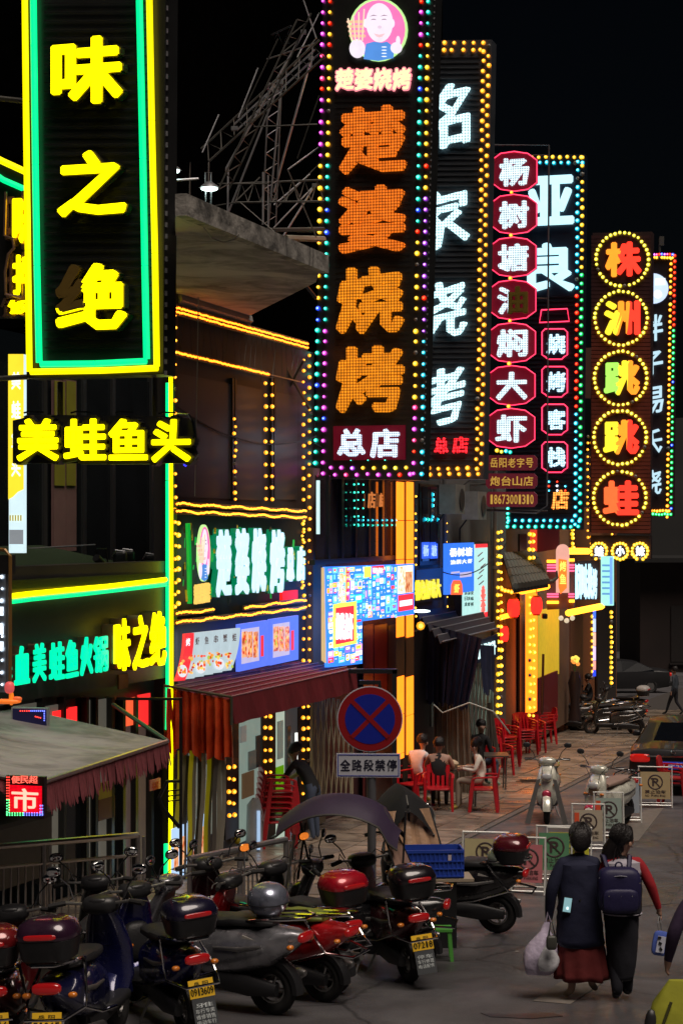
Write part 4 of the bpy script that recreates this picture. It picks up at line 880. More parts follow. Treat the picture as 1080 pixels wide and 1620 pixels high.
# --- 7: last sign
s7, p7 = board('hanging_sign', 'farthest dark sign with red, amber and green bulb border and pale handwritten characters', 'bulb sign', 985, 1066, 400, 815, 62, pm('black_maroon_board', (.02, .01, .014), .5), [(988, 400), (983, 815), (1064, 817), (1068, 400)], .45)
for i in range(46):
    y = 404 + i * 9.1; x = 1067 - 6 * (y - 404) / 410
    bulb(s7, p7.hit(x, y, .04), p7.n, .055, 'red' if y < 520 else ('green' if i % 11 else 'blue')); bulb(s7, p7.hit(x - 6, y + 4.5, .04), p7.n, .055, 'amber' if i % 4 else 'yellow')
for i in range(9): bulb(s7, p7.hit(1030 + i * 4.2, 402, .04), p7.n, .05, ['blue', 'purple', 'pink', 'red'][i % 4]); bulb(s7, p7.hit(1030 + i * 4.2, 407, .04), p7.n, .05, 'yellow')
for i in range(7): bulb(s7, p7.hit(1030 + i * 4.6, 808, .04), p7.n, .05, 'amber'); bulb(s7, p7.hit(1033 + i * 4.6, 813.5, .04), p7.n, .055, 'green')
mb = MB(); mb.prism(disc(p7, 1033, 456, 24, 24, .06), -p7.n * .03); mb.build('round_emblem', em('pale_emblem', (.5, .62, .85), .95), s7)
mb = MB(); mb.prism(disc(p7, 1040, 465, 7, 7, .07, 14), -p7.n * .01); mb.build('emblem_face', em('pale_face', (.75, .72, .8), .95), s7)
mb = MB(); slab(mb, p7, 1036, 440, 1052, 451, .072, .01); mb.build('emblem_hat', em('pale_hat', (.75, .85, 1), .95), s7)
hand = em('handwriting_blue_white', (.42, .62, .72), .9)
for ch, bx in (('胖', (1012, 498, 1048, 540)), ('子', (1014, 556, 1048, 596)), ('易', (1014, 612, 1049, 654)), ('氏', (1012, 680, 1047, 718)), ('烧', (1012, 744, 1046, 784))): sheared(s7, p7, ch, bx, hand, 3, .02)
arm(s7, [P(1043, 376, 62), P(1043, 400, 62)], .04); mb = MB(); mb.box(P(1046, 381, 62), (.15, .1, .3)); mb.build('junction_box', darksteel, s7)
# ================================================================ third building: glazed upper floor, collage billboard, yellow pilasters
b3 = thing('corner_shop', MAIN.hit(500, 1300), 'shop with beige corner wall, mullioned glass upper floor and two glowing yellow pilasters', 'shop')
ORI[b3.name] = b3.location.copy()
beige = pm('beige_wall', (.20, .15, .10), .8, var=.3, scale=1.5, bump=.15)
mb = MB(); slab(mb, MAIN, 495, 740, 515, 1310, .1, .4); mb.build('corner_wall', beige, b3)
mb = MB(); slab(mb, MAIN, 512, 890, 660, 1300, -.1, .3); mb.build('wall', pm('dim_maroon_wall', (.06, .02, .02), .6, var=.4), b3)
refl = pm('reflecting_dark_glass', (.035, .025, .028), .06, var=.6, scale=2.5)
for i in range(6):
    x0 = 501 + i * 21.3; mb = MB(); slab(mb, MAIN, x0, 752, x0 + 19.5, 888 - i * .6, .3, .03); mb.build('window_pane', refl, b3)
    mb = MB(); slab(mb, MAIN, x0 + 18.5, 752, x0 + 21.5, 892 - i, .34, .06); mb.build('mullion', blk, b3)
mb = MB(); slab(mb, MAIN, 498, 886, 630, 894, .36, .1); mb.build('window_sill', blk, b3)
mb = MB(); mb.tube([MAIN.hit(503, 760, .36), MAIN.hit(503, 845, .36)], .03, 6); mb.build('white_light_tube', em('white_tube_segment', (.5, .75, .75), .9), b3)
for x in (560, 566, 574): colbulbs(b3, MAIN, x, 766, 830, 6, .4, .02, 'teal')
for i in range(9): bulb(b3, MAIN.hit(566 + i * 7.5, 823, .4), MAIN.n, .024, 'cyan'); bulb(b3, MAIN.hit(566 + i * 7.5, 831, .4), MAIN.n, .024, 'teal')
mb = MB(); char(mb, '店', MAIN, (583, 778, 594, 804), .35, .02, .02); char(mb, '店', MAIN, (601, 780, 606, 802), .35, .02, .02); mb.build('orange_reflection_letters', em('dim_orange_letters', (.65, .2, .05), .6), b3)
pily = em('glowing_yellow_pilaster', (1, .2, .01), 1.7, .4); pild = pm('pilaster_band', (.14, .06, .02), .5)
for x0, x1, yb in ((628, 639, 1205), (644, 654, 1196)):
    y = 762; k = 0
    while y < yb - 3:
        y2 = min(yb, y + 62); 
        if not (k == 4): mb = MB(); slab(mb, MAIN, x0, y, x1, y2 - 1.2, .5, .02); mb.build('pilaster_light', pily, b3)
        else: mb = MB(); slab(mb, MAIN, x0 - .5, y, x1 + .5, y2 - 1.2, .51, .02); mb.build('pilaster_band', pild, b3)
        y = y2; k += 1
mb = MB(); slab(mb, MAIN, 638, 762, 645, 1240, .47, .02); mb.build('pilaster_core', pm('pilaster_gap', (.04, .03, .02), .5), b3)
mb = MB(); slab(mb, MAIN, 655, 1000, 686, 1240, .35, .3); mb.build('dark_jamb', pm('dark_jamb_paint', (.018, .015, .015), .4), b3)
for x0, x1, c in ((575, 590, (.14, .03, .03)), (592, 612, (.10, .02, .025)), (614, 626, (.04, .02, .02)), (580, 626, (.05, .04, .035))):
    mb = MB(); y0 = 990 if x1 != 626 or x0 > 600 else 1160; slab(mb, MAIN, x0, y0, x1, 1300, .02 if y0 < 1000 else .05, .02); mb.build('door_leaf', pm('door_maroon_%d' % (x0), c, .3), b3)

# collage billboard: printed tiles on a glowing box
bb = thing('menu_billboard', MAIN.hit(585, 1055, .7), 'bright stepped menu billboard crowded with blue, yellow and red printed dish tiles', 'billboard')
OFB = .75
PR = {c: em('billboard_' + c, v, 1.05, .7) for c, v in dict(blue=(.03, .2, .9), sky=(.15, .6, 1), white=(.8, .88, 1), yellow=(1, .85, .05), red=(.95, .03, .05), lime=(.65, .9, .1), orange=(1, .4, .08), pink=(1, .35, .55), teal=(.02, .65, .7), violet=(.25, .15, .8), cream=(1, .8, .6)).items()}
PK = list(PR.values())
mb = MB(); mb.prism([MAIN.hit(x, y, OFB) for x, y in ((516, 897), (519, 1056), (573, 1050), (573, 983), (655, 972), (655, 892))], -MAIN.n * .06); mb.build('light_box', [PR['blue']], bb)
mb = MB(); mb.prism([MAIN.hit(x, y, OFB - .03) for x, y in ((510, 898), (510, 1045), (517, 1050), (515, 898))], -MAIN.n * .02); mb.build('side_edge', em('warm_side_glow', (.65, .45, .18), .7), bb)
def tile(x0, y0, x1, y1, m, off=.006):
    mb = MB(); slab(mb, MAIN, x0, y0, x1, y1, OFB + off, .004); return mb.build('printed_tile', m, bb)
rnd = random.Random(5)
def fillrect(x0, y0, x1, y1, nx, ny):
    cells = []
    def cut(a, b, c, d):
        w_, h_ = c - a, d - b
        if w_ > 15 or (w_ > 9 and rnd.random() < .45 and w_ >= h_ * .6): m_ = a + w_ * rnd.uniform(.38, .62); cut(a, b, m_, d); cut(m_, b, c, d)
        elif h_ > 17 or (h_ > 11 and rnd.random() < .4): m_ = b + h_ * rnd.uniform(.35, .65); cut(a, b, c, m_); cut(a, m_, c, d)
        else: cells.append((a, b, c, d))
    cut(x0, y0, x1, y1)
    for xa, ya, xb, yb in cells:
        if True:
            a, b, c = rnd.sample(PK, 3); a = rnd.choice([PR['blue'], PR['sky'], PR['blue'], a])
            tile(xa + .4, ya + .4, xb - .4, yb - .5, a)
            tile(xa + rnd.uniform(1, 3), ya + rnd.uniform(1, 3), xb - rnd.uniform(1, 3), yb - rnd.uniform(3, 6), b if rnd.random() < .5 else PR['white'], .011)
            if rnd.random() < .7: tile(xa + rnd.uniform(2, 4), ya + (yb - ya) * .55, xb - rnd.uniform(2, 3), ya + (yb - ya) * .72, c, .016)
            if rnd.random() < .5: tile(xa + 2.5, ya + 3, xa + (xb - xa) * .6, ya + (yb - ya) * .4, rnd.choice([food, food2]), .017)
fillrect(517, 898, 573, 955, 4, 3); fillrect(573, 895, 628, 978, 5, 6); fillrect(519, 955, 528, 1050, 1, 5); fillrect(562, 958, 573, 1046, 1, 5); fillrect(528, 1022, 562, 1050, 3, 2)
tile(534, 898, 547, 955, PR['lime']); tile(537, 900, 543, 950, food2, .012); tile(547, 898, 553, 950, PR['red'])
tile(527, 956, 564, 1026, PR['lime'], .012); tile(531, 962, 560, 1020, PR['red'], .018)
for i, ch in enumerate('烧烤龙虾'):
    mb = MB(); char(mb, ch, MAIN, (532.5 + i * 6.8, 970, 538.5 + i * 6.8, 1012), OFB + .04, .015, .04); mb.build('billboard_letter', PR['white'], bb)
tile(629, 896, 653, 940, PR['cream'], .012); tile(630, 897, 641, 936, food2, .018); tile(641, 905, 652, 938, food, .02); tile(630, 942, 654, 968, PR['red'], .014); tile(632, 951, 652, 960, PR['white'], .02)
tile(589, 896, 607, 908, PR['red'], .02); tile(576, 897, 587, 914, PR['lime'], .02)
for i, ch in enumerate('特色美食'):
    mb = MB(); char(mb, ch, MAIN, (590 + i * 4.1, 898, 593.8 + i * 4.1, 907), OFB + .03, .006, .02); mb.build('billboard_letter', PR['white'], bb)
# dark square portal before the door
pf = thing('portal_frame', G(620, 1275), 'black square steel portal frame behind the no stopping sign', 'frame')
YP = 30; mb = MB(); mb.tube([P(548, 1062, YP), P(628, 1062, YP)], .05, 4); mb.build('top_beam', blk, pf)
mb = MB(); mb.tube([P(624, 1060, YP), P(624, 1280, YP)], .05, 4); mb.build('post', blk, pf)
mb = MB(); mb.tube([P(568, 1080, YP), P(600, 1080, YP), P(600, 1100, YP)], .05, 4); mb.build('inner_beam', blk, pf)

# folding gates
def folding_gate(name, label, pl, x0, x1, y0, y1, n, m, off):
    g = thing(name, pl.hit((x0 + x1) / 2, y1, off), label, 'folding gate')
    A, B = pl.hit(x0, y1, off), pl.hit(x1, y1, off); H = pl.hit(x0, y0, off).z - A.z
    for i in range(n):
        a, b = A.lerp(B, i / n), A.lerp(B, (i + 1) / n)
        for (p, q) in ((a, b), (b, a)):
            for (z0, z1) in ((0, .5), (.5, 1)):
                P0, P1 = p + Vector((0, 0, H * z0)), q + Vector((0, 0, H * z1)); w_ = (b - a).normalized() * .045
                if z0: P0, P1 = q + Vector((0, 0, H * z0)), p + Vector((0, 0, H * z1))
                mb = MB(); o_ = pl.n * (.02 if p is a else 0); mb.prism([P0 + o_, P0 + w_ + o_, P1 + w_ + o_, P1 + o_], pl.n * .012); mb.build('lattice_bar', m, g)
    for x in (0, 1):
        p = A.lerp(B, x); mb = MB(); mb.tube([p, p + Vector((0, 0, H))], .03, 6); mb.build('gate_post', m, g)
    return g
folding_gate('folding_gate', 'beige scissor folding gate closed between bulb column and round traffic sign', MAIN, 493, 556, 1098, 1290, 8, pm('beige_gate_paint', (.36, .31, .2), .5), .3)
folding_gate('folding_gate', 'pale green scissor folding gate beside the hanging navy curtain', MAIN, 742, 778, 1040, 1205, 6, pm('pale_green_gate_paint', (.3, .46, .4), .5), .9)

# ================================================================ fourth building: grey wall with posters
b4 = thing('grey_shop', MAIN.hit(720, 1230), 'grey rendered shop with lit posters, narrow upper windows and a navy awning', 'shop')
ORI[b4.name] = b4.location.copy()
greyw = pm('grey_render', (.12, .12, .11), .85, var=.35, scale=.8, bump=.2)
mb = MB(); slab(mb, MAIN, 655, 740, 800, 1240, .0, .3); mb.build('wall', greyw, b4)
for x0, x1 in ((668, 679), (681, 692)):
    mb = MB(); slab(mb, MAIN, x0, 770, x1, 888, .06, .03); mb.build('window_pane', refl, b4)
    mb = MB(); slab(mb, MAIN, x0, 858, x1, 884, .1, .02); char(mb, '杨' if x0 < 675 else '塘', MAIN, (x0 + 2, 862, x1 - 1, 880), .13, .01, .02, 1); mb.build('blue_sign_reflection', [em('blue_reflection_glow', (.03, .1, .7), .9), paleblue], b4)  # glowing panel imitates blue signs reflected in the window
mb = MB(); slab(mb, MAIN, 664, 765, 696, 895, .04, .03); mb.build('window_frame', blk, b4)
for x in (657, 706): colbulbs(b4, MAIN, x, 785 if x < 700 else 768, 975, 15, .15, .026, 'yellow')
for i in range(5):
    bulb(b4, MAIN.hit(683, 782 + i * 9, .2), MAIN.n, .045, 'cyan')
for i in range(5): bulb(b4, MAIN.hit(671 + i * 5, 822, .2), MAIN.n, .04, 'teal' if i % 2 else 'cyan')
mb = MB(); slab(mb, MAIN, 658, 902, 700, 955, .2, .15); mb.build('name_board', blk, b4)
for i, ch in enumerate('特色好味大'):
    mb = MB(); char(mb, ch, MAIN, (659 + i * 8, 918 - i * .5, 666 + i * 8, 950 - i * 1.2), .25, .04, .03); mb.build('letter', em('mustard_letter', (.85, .7, .04), .85), b4)
mb = MB(); mb.sup(MAIN.hit(666, 967, .5), (.35, .2, .06), 2); mb.build('down_light', em('cool_down_light', (.8, 1, .95), 2.5), b4)
bulb(b4, MAIN.hit(665, 989, .4), Vector((0, -1, 0)), .09, 'amber')
# pastel poster and blue poster
pt = thing('lit_poster', MAIN.hit(755, 985, .4), 'tall pale teal lit poster with red borders beside the blue one', 'poster')
mb = MB(); slab(mb, MAIN, 729, 858, 772.5, 990, .4, .15); mb.build('frame', blk, pt)
mb = MB(); slab(mb, MAIN, 731, 862, 771, 984, .405, .02); mb.build('print', em('pale_teal_print', (.42, .72, .68), .85), pt)
for y0, y1, x0, x1 in ((861, 867, 752, 771), (976, 984, 731, 771)):
    mb = MB(); slab(mb, MAIN, x0, y0, x1, y1, .42, .01); mb.build('red_band', redp, pt)
fr_ = MB()
for k in range(16):
    a = 2 * math.pi * k / 16; c = MAIN.hit(764, 950, .425); fr_.tube([c, c + MAIN.d * .22 * math.cos(a) + Vector((0, 0, .33 * math.sin(a)))], .018, 4)
fr_.build('red_firework', em('firework_print', (.85, .12, .1), .9), pt)
for i in range(9):
    mb = MB(); x = 735 + (i % 3) * 5; y = 935 + (i // 3) * 9; char(mb, '清凉夏日美味龙虾鲜'[i], MAIN, (x, y, x + 4, y + 6), .42, .01, .01); mb.build('poster_letter', pm('grey_teal_ink', (.1, .2, .2), .5), pt)
for i in range(6):
    mb = MB(); x = 760 + rnd.uniform(-3, 5); y = 880 + i * 9; mb.tube([MAIN.hit(x - 3, y, .42), MAIN.hit(x + 4, y - 6, .42)], .012, 4); mb.build('branch_print', pm('branch_ink', (.25, .06, .08), .5), pt)
pt = thing('lit_poster', MAIN.hit(728, 940, .6), 'blue lit poster with white shop name and a red cup', 'poster')
mb = MB(); slab(mb, MAIN, 708.5, 860, 749.5, 941, .6, .1); mb.build('print', em('royal_blue_print', (.03, .16, .8), .95), pt)
for i, ch in enumerate('杨树塘'):
    mb = MB(); char(mb, ch, MAIN, (712 + i * 12, 867 - i * .6, 723 + i * 12, 881 - i * .6), .61, .01, .045); mb.build('poster_letter', em('white_print_lit', (.9, .95, .85), .95), pt)
for i, ch in enumerate('油焖大虾'):
    mb = MB(); char(mb, ch, MAIN, (713 + i * 9, 886 - i * .6, 720 + i * 9, 893 - i * .6), .61, .01, .02); mb.build('poster_letter', em('white_print_lit', (.9, .95, .85), .95), pt)
mb = MB(); slab(mb, MAIN, 714, 905, 727, 908, .61, .01); slab(mb, MAIN, 728, 906, 746, 914, .61, .01); mb.build('script_line', em('pink_print', (.75, .6, .8), .8), pt)
mb = MB(); mb.prism([MAIN.hit(x, y, .62) for x, y in ((714, 941), (715, 925), (718, 918), (728, 918), (731, 925), (732, 941))], -MAIN.n * .02); mb.build('red_cup', em('red_cup_print', (.85, .12, .04), .95), pt)
mb = MB(); char(mb, '虾', MAIN, (719, 924, 727, 938), .64, .01, .03); mb.build('cup_letter', em('yellow_cup_print', (1, .75, .1), .95), pt)

# navy awning, hanging curtain and plastic sheets
na = thing('awning', MAIN.hit(720, 1010, .6), 'dark navy folding awning with drooping curtain and small white lettered valance', 'awning')
navy = pm('navy_canvas', (.02, .024, .06), .6, var=.4, scale=6, bump=.4, bscale=8); cap = pm('awning_cap', (.05, .045, .055), .5, var=.4)
tl, tr_ = MAIN.hit(660, 968, .1), MAIN.hit(748, 945, .1); tr_.z = tl.z; fl2, fr2 = MAIN.hit(700, 1015, 1.0), MAIN.hit(790, 998, 1.0); fr2.z = fl2.z
for k in range(5):
    f0, f1 = k / 5, (k + 1) / 5; l0, l1, r0, r1 = tl.lerp(fl2, f0), tl.lerp(fl2, f1), tr_.lerp(fr2, f0), tr_.lerp(fr2, f1)
    mb = MB(); s_ = Vector((0, 0, -.1)); mb.prism([l0, r0, r0.lerp(r1, .5) + s_, l0.lerp(l1, .5) + s_], (0, 0, -.01)); mb.prism([l0.lerp(l1, .5) + s_, r0.lerp(r1, .5) + s_, r1, l1], (0, 0, -.01)); mb.build('pleat', cap, na)
    mb = MB(); mb.tube([l1, r1], .012, 4); mb.build('pleat_rib', pm('pale_rib', (.35, .34, .36), .4), na)
mb = MB(); mb.prism([MAIN.hit(x, y, 1.0) for x, y in ((738, 1022), (738, 1055), (787, 1040), (787, 1003))], -MAIN.n * .03); mb.build('valance', navy, na)
for i, ch in enumerate('味美烧烤虾汁'):
    mb = MB(); char(mb, ch, MAIN, (746 + i * 6.6, 1024 - i * 2, 751.6 + i * 6.6, 1046 - i * 2), 1.04, .02, .05); mb.build('letter', em('pale_cyan_letter', (.6, .85, .85), 1), na)
mb = MB(); slab(mb, MAIN, 746, 992, 768, 1000, .5, .1); mb.build('amber_tube', em('amber_tube_light', (1, .25, .01), 3.5), na)
def curtain(parent, name, pts_top, pts_bot, m, amp, freq, n=46):
    mb = MB(); T_, B_ = [], []
    for i in range(n + 1):
        f = i / n; a = pts_top[0].lerp(pts_top[1], f); b = pts_bot[0].lerp(pts_bot[1], f); wv = Vector((.2, -1, 0)) * amp * (math.sin(i * freq) + .5 * math.sin(i * freq * 2.3 + 1))
        T_.append(a + wv * .4); B_.append(b + wv + Vector((0, 0, .05 * math.sin(i * .9))))
    for i in range(n):
        m0, m1 = T_[i].lerp(B_[i], .5) + Vector((.02 * math.sin(i), .03, 0)), T_[i + 1].lerp(B_[i + 1], .5) + Vector((.02 * math.sin(i + 1), .03, 0))
        mb.add([T_[i], T_[i + 1], m1, m0, B_[i], B_[i + 1]], [(0, 1, 2, 3), (3, 2, 5, 4)])
    return mb.build(name, m, parent, True)
curtain(na, 'curtain', (P(668, 985, 37.2), P(762, 1010, 36.4)), (P(672, 1110, 37.2), P(738, 1122, 36.6)), navy, .09, 1.1)
curtain(na, 'curtain', (P(758, 1020, 37.6), P(782, 1022, 38.4)), (P(764, 1100, 37.6), P(782, 1092, 38.4)), navy, .06, 1.3, 14)
ps = thing('plastic_curtain', G(715, 1262), 'cloudy brown plastic sheets hanging to the pavement under the navy curtain', 'plastic curtain')
clear = pm('cloudy_plastic_sheet', (.27, .24, .19), .25, var=.45, scale=3, bump=.3, bscale=6)
curtain(ps, 'sheet', (P(686, 1105, 37.4), P(742, 1112, 36.9)), (P(684, 1262, 37.4), P(748, 1256, 36.9)), clear, .07, 1.9)
curtain(ps, 'sheet', (P(770, 1112, 38.6), P(778, 1112, 38.8)), (P(768, 1198, 38.6), P(790, 1192, 38.8)), pm('cloudy_grey_sheet', (.14, .12, .1), .4, var=.4), .05, 1.9, 16)
mb = MB(); mb.tube([P(678, 1002, 37.5), P(678, 1170, 37.5)], .03, 6); mb.tube([P(683, 1002, 37.5), P(683, 1150, 37.5)], .02, 6); mb.build('pale_post', pm('pale_green_post', (.3, .42, .4), .4), ps)
mb = MB(); mb.tube([P(686, 1115, 36.8), P(700, 1128, 36.6), P(742, 1112, 36.5), P(780, 1126, 36.6), P(806, 1160, 36.8)], .015, 5); mb.build('pale_cord', pm('pale_cord', (.5, .55, .5), .5), ps)

# ================================================================ fifth building: brown shop with tiled porch and lanterns
b5 = thing('lantern_shop', MAIN.hit(840, 1190), 'ochre walled shop with tiled porch roof between two amber bulb columns', 'shop')
ORI[b5.name] = b5.location.copy()
mb = MB(); slab(mb, MAIN, 797, 820, 900, 1200, -.25, .3); mb.build('wall', pm('dim_ochre_wall', (.17, .10, .06), .8, var=.3, scale=1), b5)
mb = MB(); slab(mb, MAIN, 800, 838, 838, 930, -.2, .04); mb.build('upper_panel', pm('greyish_panel', (.14, .14, .12), .6), b5)
mb = MB(); slab(mb, MAIN, 822, 845, 833, 1150, -.15, .05); mb.build('black_pillar', blk, b5)
for xs, xe in ((787, 788), (792, 793)): colbulbs(b5, MAIN, xs, 842, 1128, 24, .3, .048, 'yellow', .8)
for xs in (837, 843): colbulbs(b5, MAIN, xs, 845, 1132, 24, .4, .052, 'yellow', .8)
mb = MB(); slab(mb, MAIN, 843, 880, 849, 1128, .2, .2); mb.build('glowing_pilaster', em('orange_glow_pilaster', (.9, .13, .006), 2.6), b5)
mb = MB(); slab(mb, MAIN, 785, 835, 790, 1180, .1, .2); mb.build('pillar', greyw, b5)
# porch roof of curved tiles
ra, rb_, rc, rd = MAIN.hit(790, 900, .1), MAIN.hit(833, 878, .0), MAIN.hit(866, 926, 1.1), MAIN.hit(800, 938, 1.1)
ra = MAIN.hit(796, 880, .0); rb_ = MAIN.hit(846, 868, .0); rb_.z = ra.z
rd = MAIN.hit(812, 930, 1.0); rc = MAIN.hit(867, 921, 1.0); rc.z = rd.z
mb = MB(); mb.prism([ra, rb_, rc, rd], (0, 0, -.12)); mb.build('roof_board', pm('roof_board_dark', (.04, .035, .03), .8), b5)
tilem = pm('grey_clay_tile', (.12, .11, .09), .7, var=.3)
for i in range(11):
    for k in range(4):
        f = (i + .5) / 11; a = ra.lerp(rb_, f).lerp(rd.lerp(rc, f), k / 4) + Vector((0, 0, .03)); b = ra.lerp(rb_, f).lerp(rd.lerp(rc, f), (k + 1.1) / 4) + Vector((0, 0, .05))
        mb = MB(); mb.tube([a, b], .075, 6); mb.build('roof_tile', tilem, b5)
mb = MB(); mb.tube([rc + Vector((-.2, 0, 0)), rc + Vector((.1, 0, .02)), rc + Vector((.22, 0, .12)), rc + Vector((.2, 0, .28))], .07, 6, r1=.02); mb.build('roof_horn', tilem, b5)
A, B = MAIN.hit(814, 938, 1.02), MAIN.hit(866, 928, 1.02)
mb = MB(); mb.tube([P(824, 936, 45), P(866, 928, 47)], .07, 6); mb.build('amber_tube', em('amber_tube_light', (1, .25, .01), 3.5), b5)
for i in range(7): bulb(b5, P(794 + i * 4.8, 932 + 4 * math.sin(i * .5), 45), Vector((0, -1, 0)), .055, 'amber')
mb = MB(); mb.tube([P(789, 978, 45), P(810, 972, 46)], .06, 6); mb.build('amber_tube', em('amber_tube_light', (1, .25, .01), 3.5), b5)
yw = em('lit_yellow_wall', (.55, .36, .02), .75, .8)
mb = MB(); slab(mb, MAIN, 850, 967, 884, 1080, -.2, .05); mb.build('yellow_wall_panel', pm('lit_yellow_wall_paint', (.7, .5, .03), .6, emit=(.6, .42, .02), es=.45), b5)  # yellow paint with a glow added to imitate lamplight on the wall
mb = MB(); slab(mb, MAIN, 850, 1074, 882, 1150, -.1, .05); mb.build('red_panel', pm('dark_red_panel', (.16, .012, .014), .5), b5)
mb = MB(); mb.tube([MAIN.hit(859, 1035, .2), MAIN.hit(857, 1130, .2)], .035, 5); mb.build('black_stick', blk, b5)
mb = MB(); mb.sup(MAIN.hit(861, 975, .5), (.15, .25, .14), 4); mb.build('camera_box', blk, b5)
LG = 'red paper lanterns of the porch'
for (x, y, lab, sc) in ((812, 962, 'round red lantern hanging from porch, between its two bulb columns', 1), (848, 958, 'red lantern at porch corner in front of the yellow wall', .95), (796, 1003, 'low red lantern half hidden behind nearer bulb column', .85)):
    p = P(x, y, 45.5); l = thing('red_lantern', p, lab, 'lantern', LG); redl = em('lantern_red', (1, .012, .008), 2.5)
    mb = MB(); w_ = .15 * sc; mb.loft([(p + Vector((0, 0, z * sc)), w_ * k, w_ * k) for z, k in ((-.21, .7), (-.14, .92), (0, 1), (.14, .92), (.21, .7))], 2, 16, ax='z'); mb.build('paper_body', redl, l, True)
    for z in (-.23, .23):
        mb = MB(); mb.loft([(p + Vector((0, 0, (z - .02) * sc)), .09 * sc, .09 * sc), (p + Vector((0, 0, (z + .02) * sc)), .09 * sc, .09 * sc)], 2, 12, ax='z'); mb.build('cap', pm('lantern_gold_cap', (.4, .2, .03), .4), l)
    mb = MB(); mb.tube([p + Vector((0, 0, .3 * sc)), p + Vector((0, 0, .62 * sc))], .012, 4); mb.build('cord', blk, l)

# ================================================================ sixth building: orange-brown facade with round-topped sign
b6 = thing('orange_shop', MAIN.hit(930, 1150), 'orange brown shop at the row end edged by amber bulbs', 'shop')
ORI[b6.name] = b6.location.copy()
mb = MB(); slab(mb, MAIN, 884, 800, 975, 1160, -.4, .3); mb.build('wall', pm('orange_brown_render', (.28, .10, .035), .75, var=.3, scale=.8), b6)
mb = MB(); slab(mb, MAIN, 945, 960, 974, 1150, -.3, .05); mb.build('dark_door', pm('dark_door_paint', (.03, .022, .02), .4), b6)
mb = MB(); slab(mb, MAIN, 902, 975, 922, 1150, -.3, .05); mb.build('brown_door', pm('brown_door_paint', (.13, .055, .03), .5), b6)
colbulbs(b6, MAIN, 966, 968, 1080, 15, .3, .06, 'yellow', .5); colbulbs(b6, MAIN, 936, 975, 1072, 11, .3, .05, 'yellow', .5)
colbulbs(b6, MAIN, 929, 690, 850, 16, .3, .04, 'amber', .5); colbulbs(b6, MAIN, 934, 700, 860, 15, .3, .04, 'amber', .5)
colbulbs(b6, MAIN, 905, 838, 866, 5, .3, .06, 'yellow', .8); colbulbs(b6, MAIN, 838, 800, 845, 5, .3, .05, 'yellow', .8); colbulbs(b6, MAIN, 967, 845, 860, 3, .3, .05, 'yellow', .8)
lt = em('lemon_tube', (1, .32, .015), 3.5)
for a, b in (((898, 872), (930, 872)), ((898, 970), (952, 959))):
    mb = MB(); mb.tube([P(*a, 52), P(*b, 54)], .09, 6); mb.build('light_tube', lt, b6)
for i in range(3):
    mb = MB(); mb.sup(P(887 + i * 9, 978 + (i % 2) * 4, 52), (.14, .14, .14), 2); mb.build('ceiling_spot', em('dim_spot', (.6, .5, .35), .8), b6)
nb = thing('neon_name_panel', P(930, 950, 52), 'pale blue white neon characters squeezed side by side under the yellow circles sign', 'neon sign')
for i, ch in enumerate('湘潭味烧烤'):
    mb = MB(); ps_ = perp(900, 52); x = 906 + i * 7.6; char(mb, ch, ps_, (x, 892 + (8 if i == 4 else 0), x + 7, 948), .1, .1, .055); mb.build('character', em('neon_blue_white', (.5, .82, 1), 1.05), nb)
mb = MB(); mb.prism([perp(900, 52).hit(x, y, -.02) for x, y in ((902, 888), (902, 950), (948, 948), (948, 886))], Vector((0, .1, 0))); mb.build('back_board', pm('brown_back_board', (.05, .02, .015), .6), nb)
tp_ = thing('teal_panel', P(958, 960, 54), 'upright pale teal lightbox with printed lines right of the neon characters', 'lightbox')
pq = perp(950, 54); mb = MB(); slab(mb, pq, 950, 880, 969, 958, .1, .2); mb.build('light_box', em('teal_light_box', (.3, .72, .66), .9), tp_)
for i in range(6):
    mb = MB(); slab(mb, pq, 952, 893 + i * 9, 964, 896 + i * 9, .11, .01); mb.build('printed_line', em('teal_box_print', (.1, .3, .6), .8), tp_)
mb = MB(); slab(mb, pq, 964, 882, 968.5, 956, .115, .01); mb.build('blue_edge', em('blue_edge_print', (.15, .35, .9), .9), tp_)
rs = thing('round_top_sign', P(890, 960, 50), 'orange and red round topped upright sign crossed by pink neon lines', 'neon sign')
pr_ = perp(866, 50); mb = MB(); mb.prism([pr_.hit(x, y, 0) for x, y in ((865, 884), (865, 965), (908, 962), (908, 884))], -pr_.n * .15); mb.build('back_box', pm('grey_violet_box', (.14, .11, .13), .5), rs)
mb = MB(); mb.prism([pr_.hit(889 + 10 * math.cos(a), 872 - 11 * math.sin(a), .1) for a in [math.pi * k / 10 for k in range(11)]] + [pr_.hit(879, 938, .1), pr_.hit(899, 938, .1)], -pr_.n * .12); mb.build('arched_panel', em('peach_arch', (.75, .38, .3), .75), rs)
mb = MB(); mb.prism([pr_.hit(x, y, .13) for x, y in ((883, 884), (896, 886), (896, 930), (886, 940), (883, 928))], -pr_.n * .03); mb.build('orange_panel', em('orange_core', (1, .16, .02), 1.1), rs)
for i, ch in enumerate('烤鱼'):
    mb = MB(); char(mb, ch, pr_, (885, 888 + i * 20, 895, 904 + i * 20), .15, .02, .03); mb.build('character', em('amber_character', (1, .6, .1), 1.2), rs)
pkn = em('pink_neon_line', (1, .12, .25), 1.3)
for y in (894, 898, 903, 940, 944):
    mb = MB(); mb.tube([pr_.hit(865, y, .05), pr_.hit(883, y, .05)], .03, 4); mb.tube([pr_.hit(899, y, .05), pr_.hit(908, y, .05)], .03, 4); mb.build('neon_line', pkn, rs)
for y in (888, 953):
    mb = MB(); mb.tube([pr_.hit(865, y, .05), pr_.hit(883, y, .05)], .05, 4); mb.tube([pr_.hit(900, y - 2, .05), pr_.hit(908, y - 2, .05)], .05, 4); mb.build('lemon_line', lt, rs)
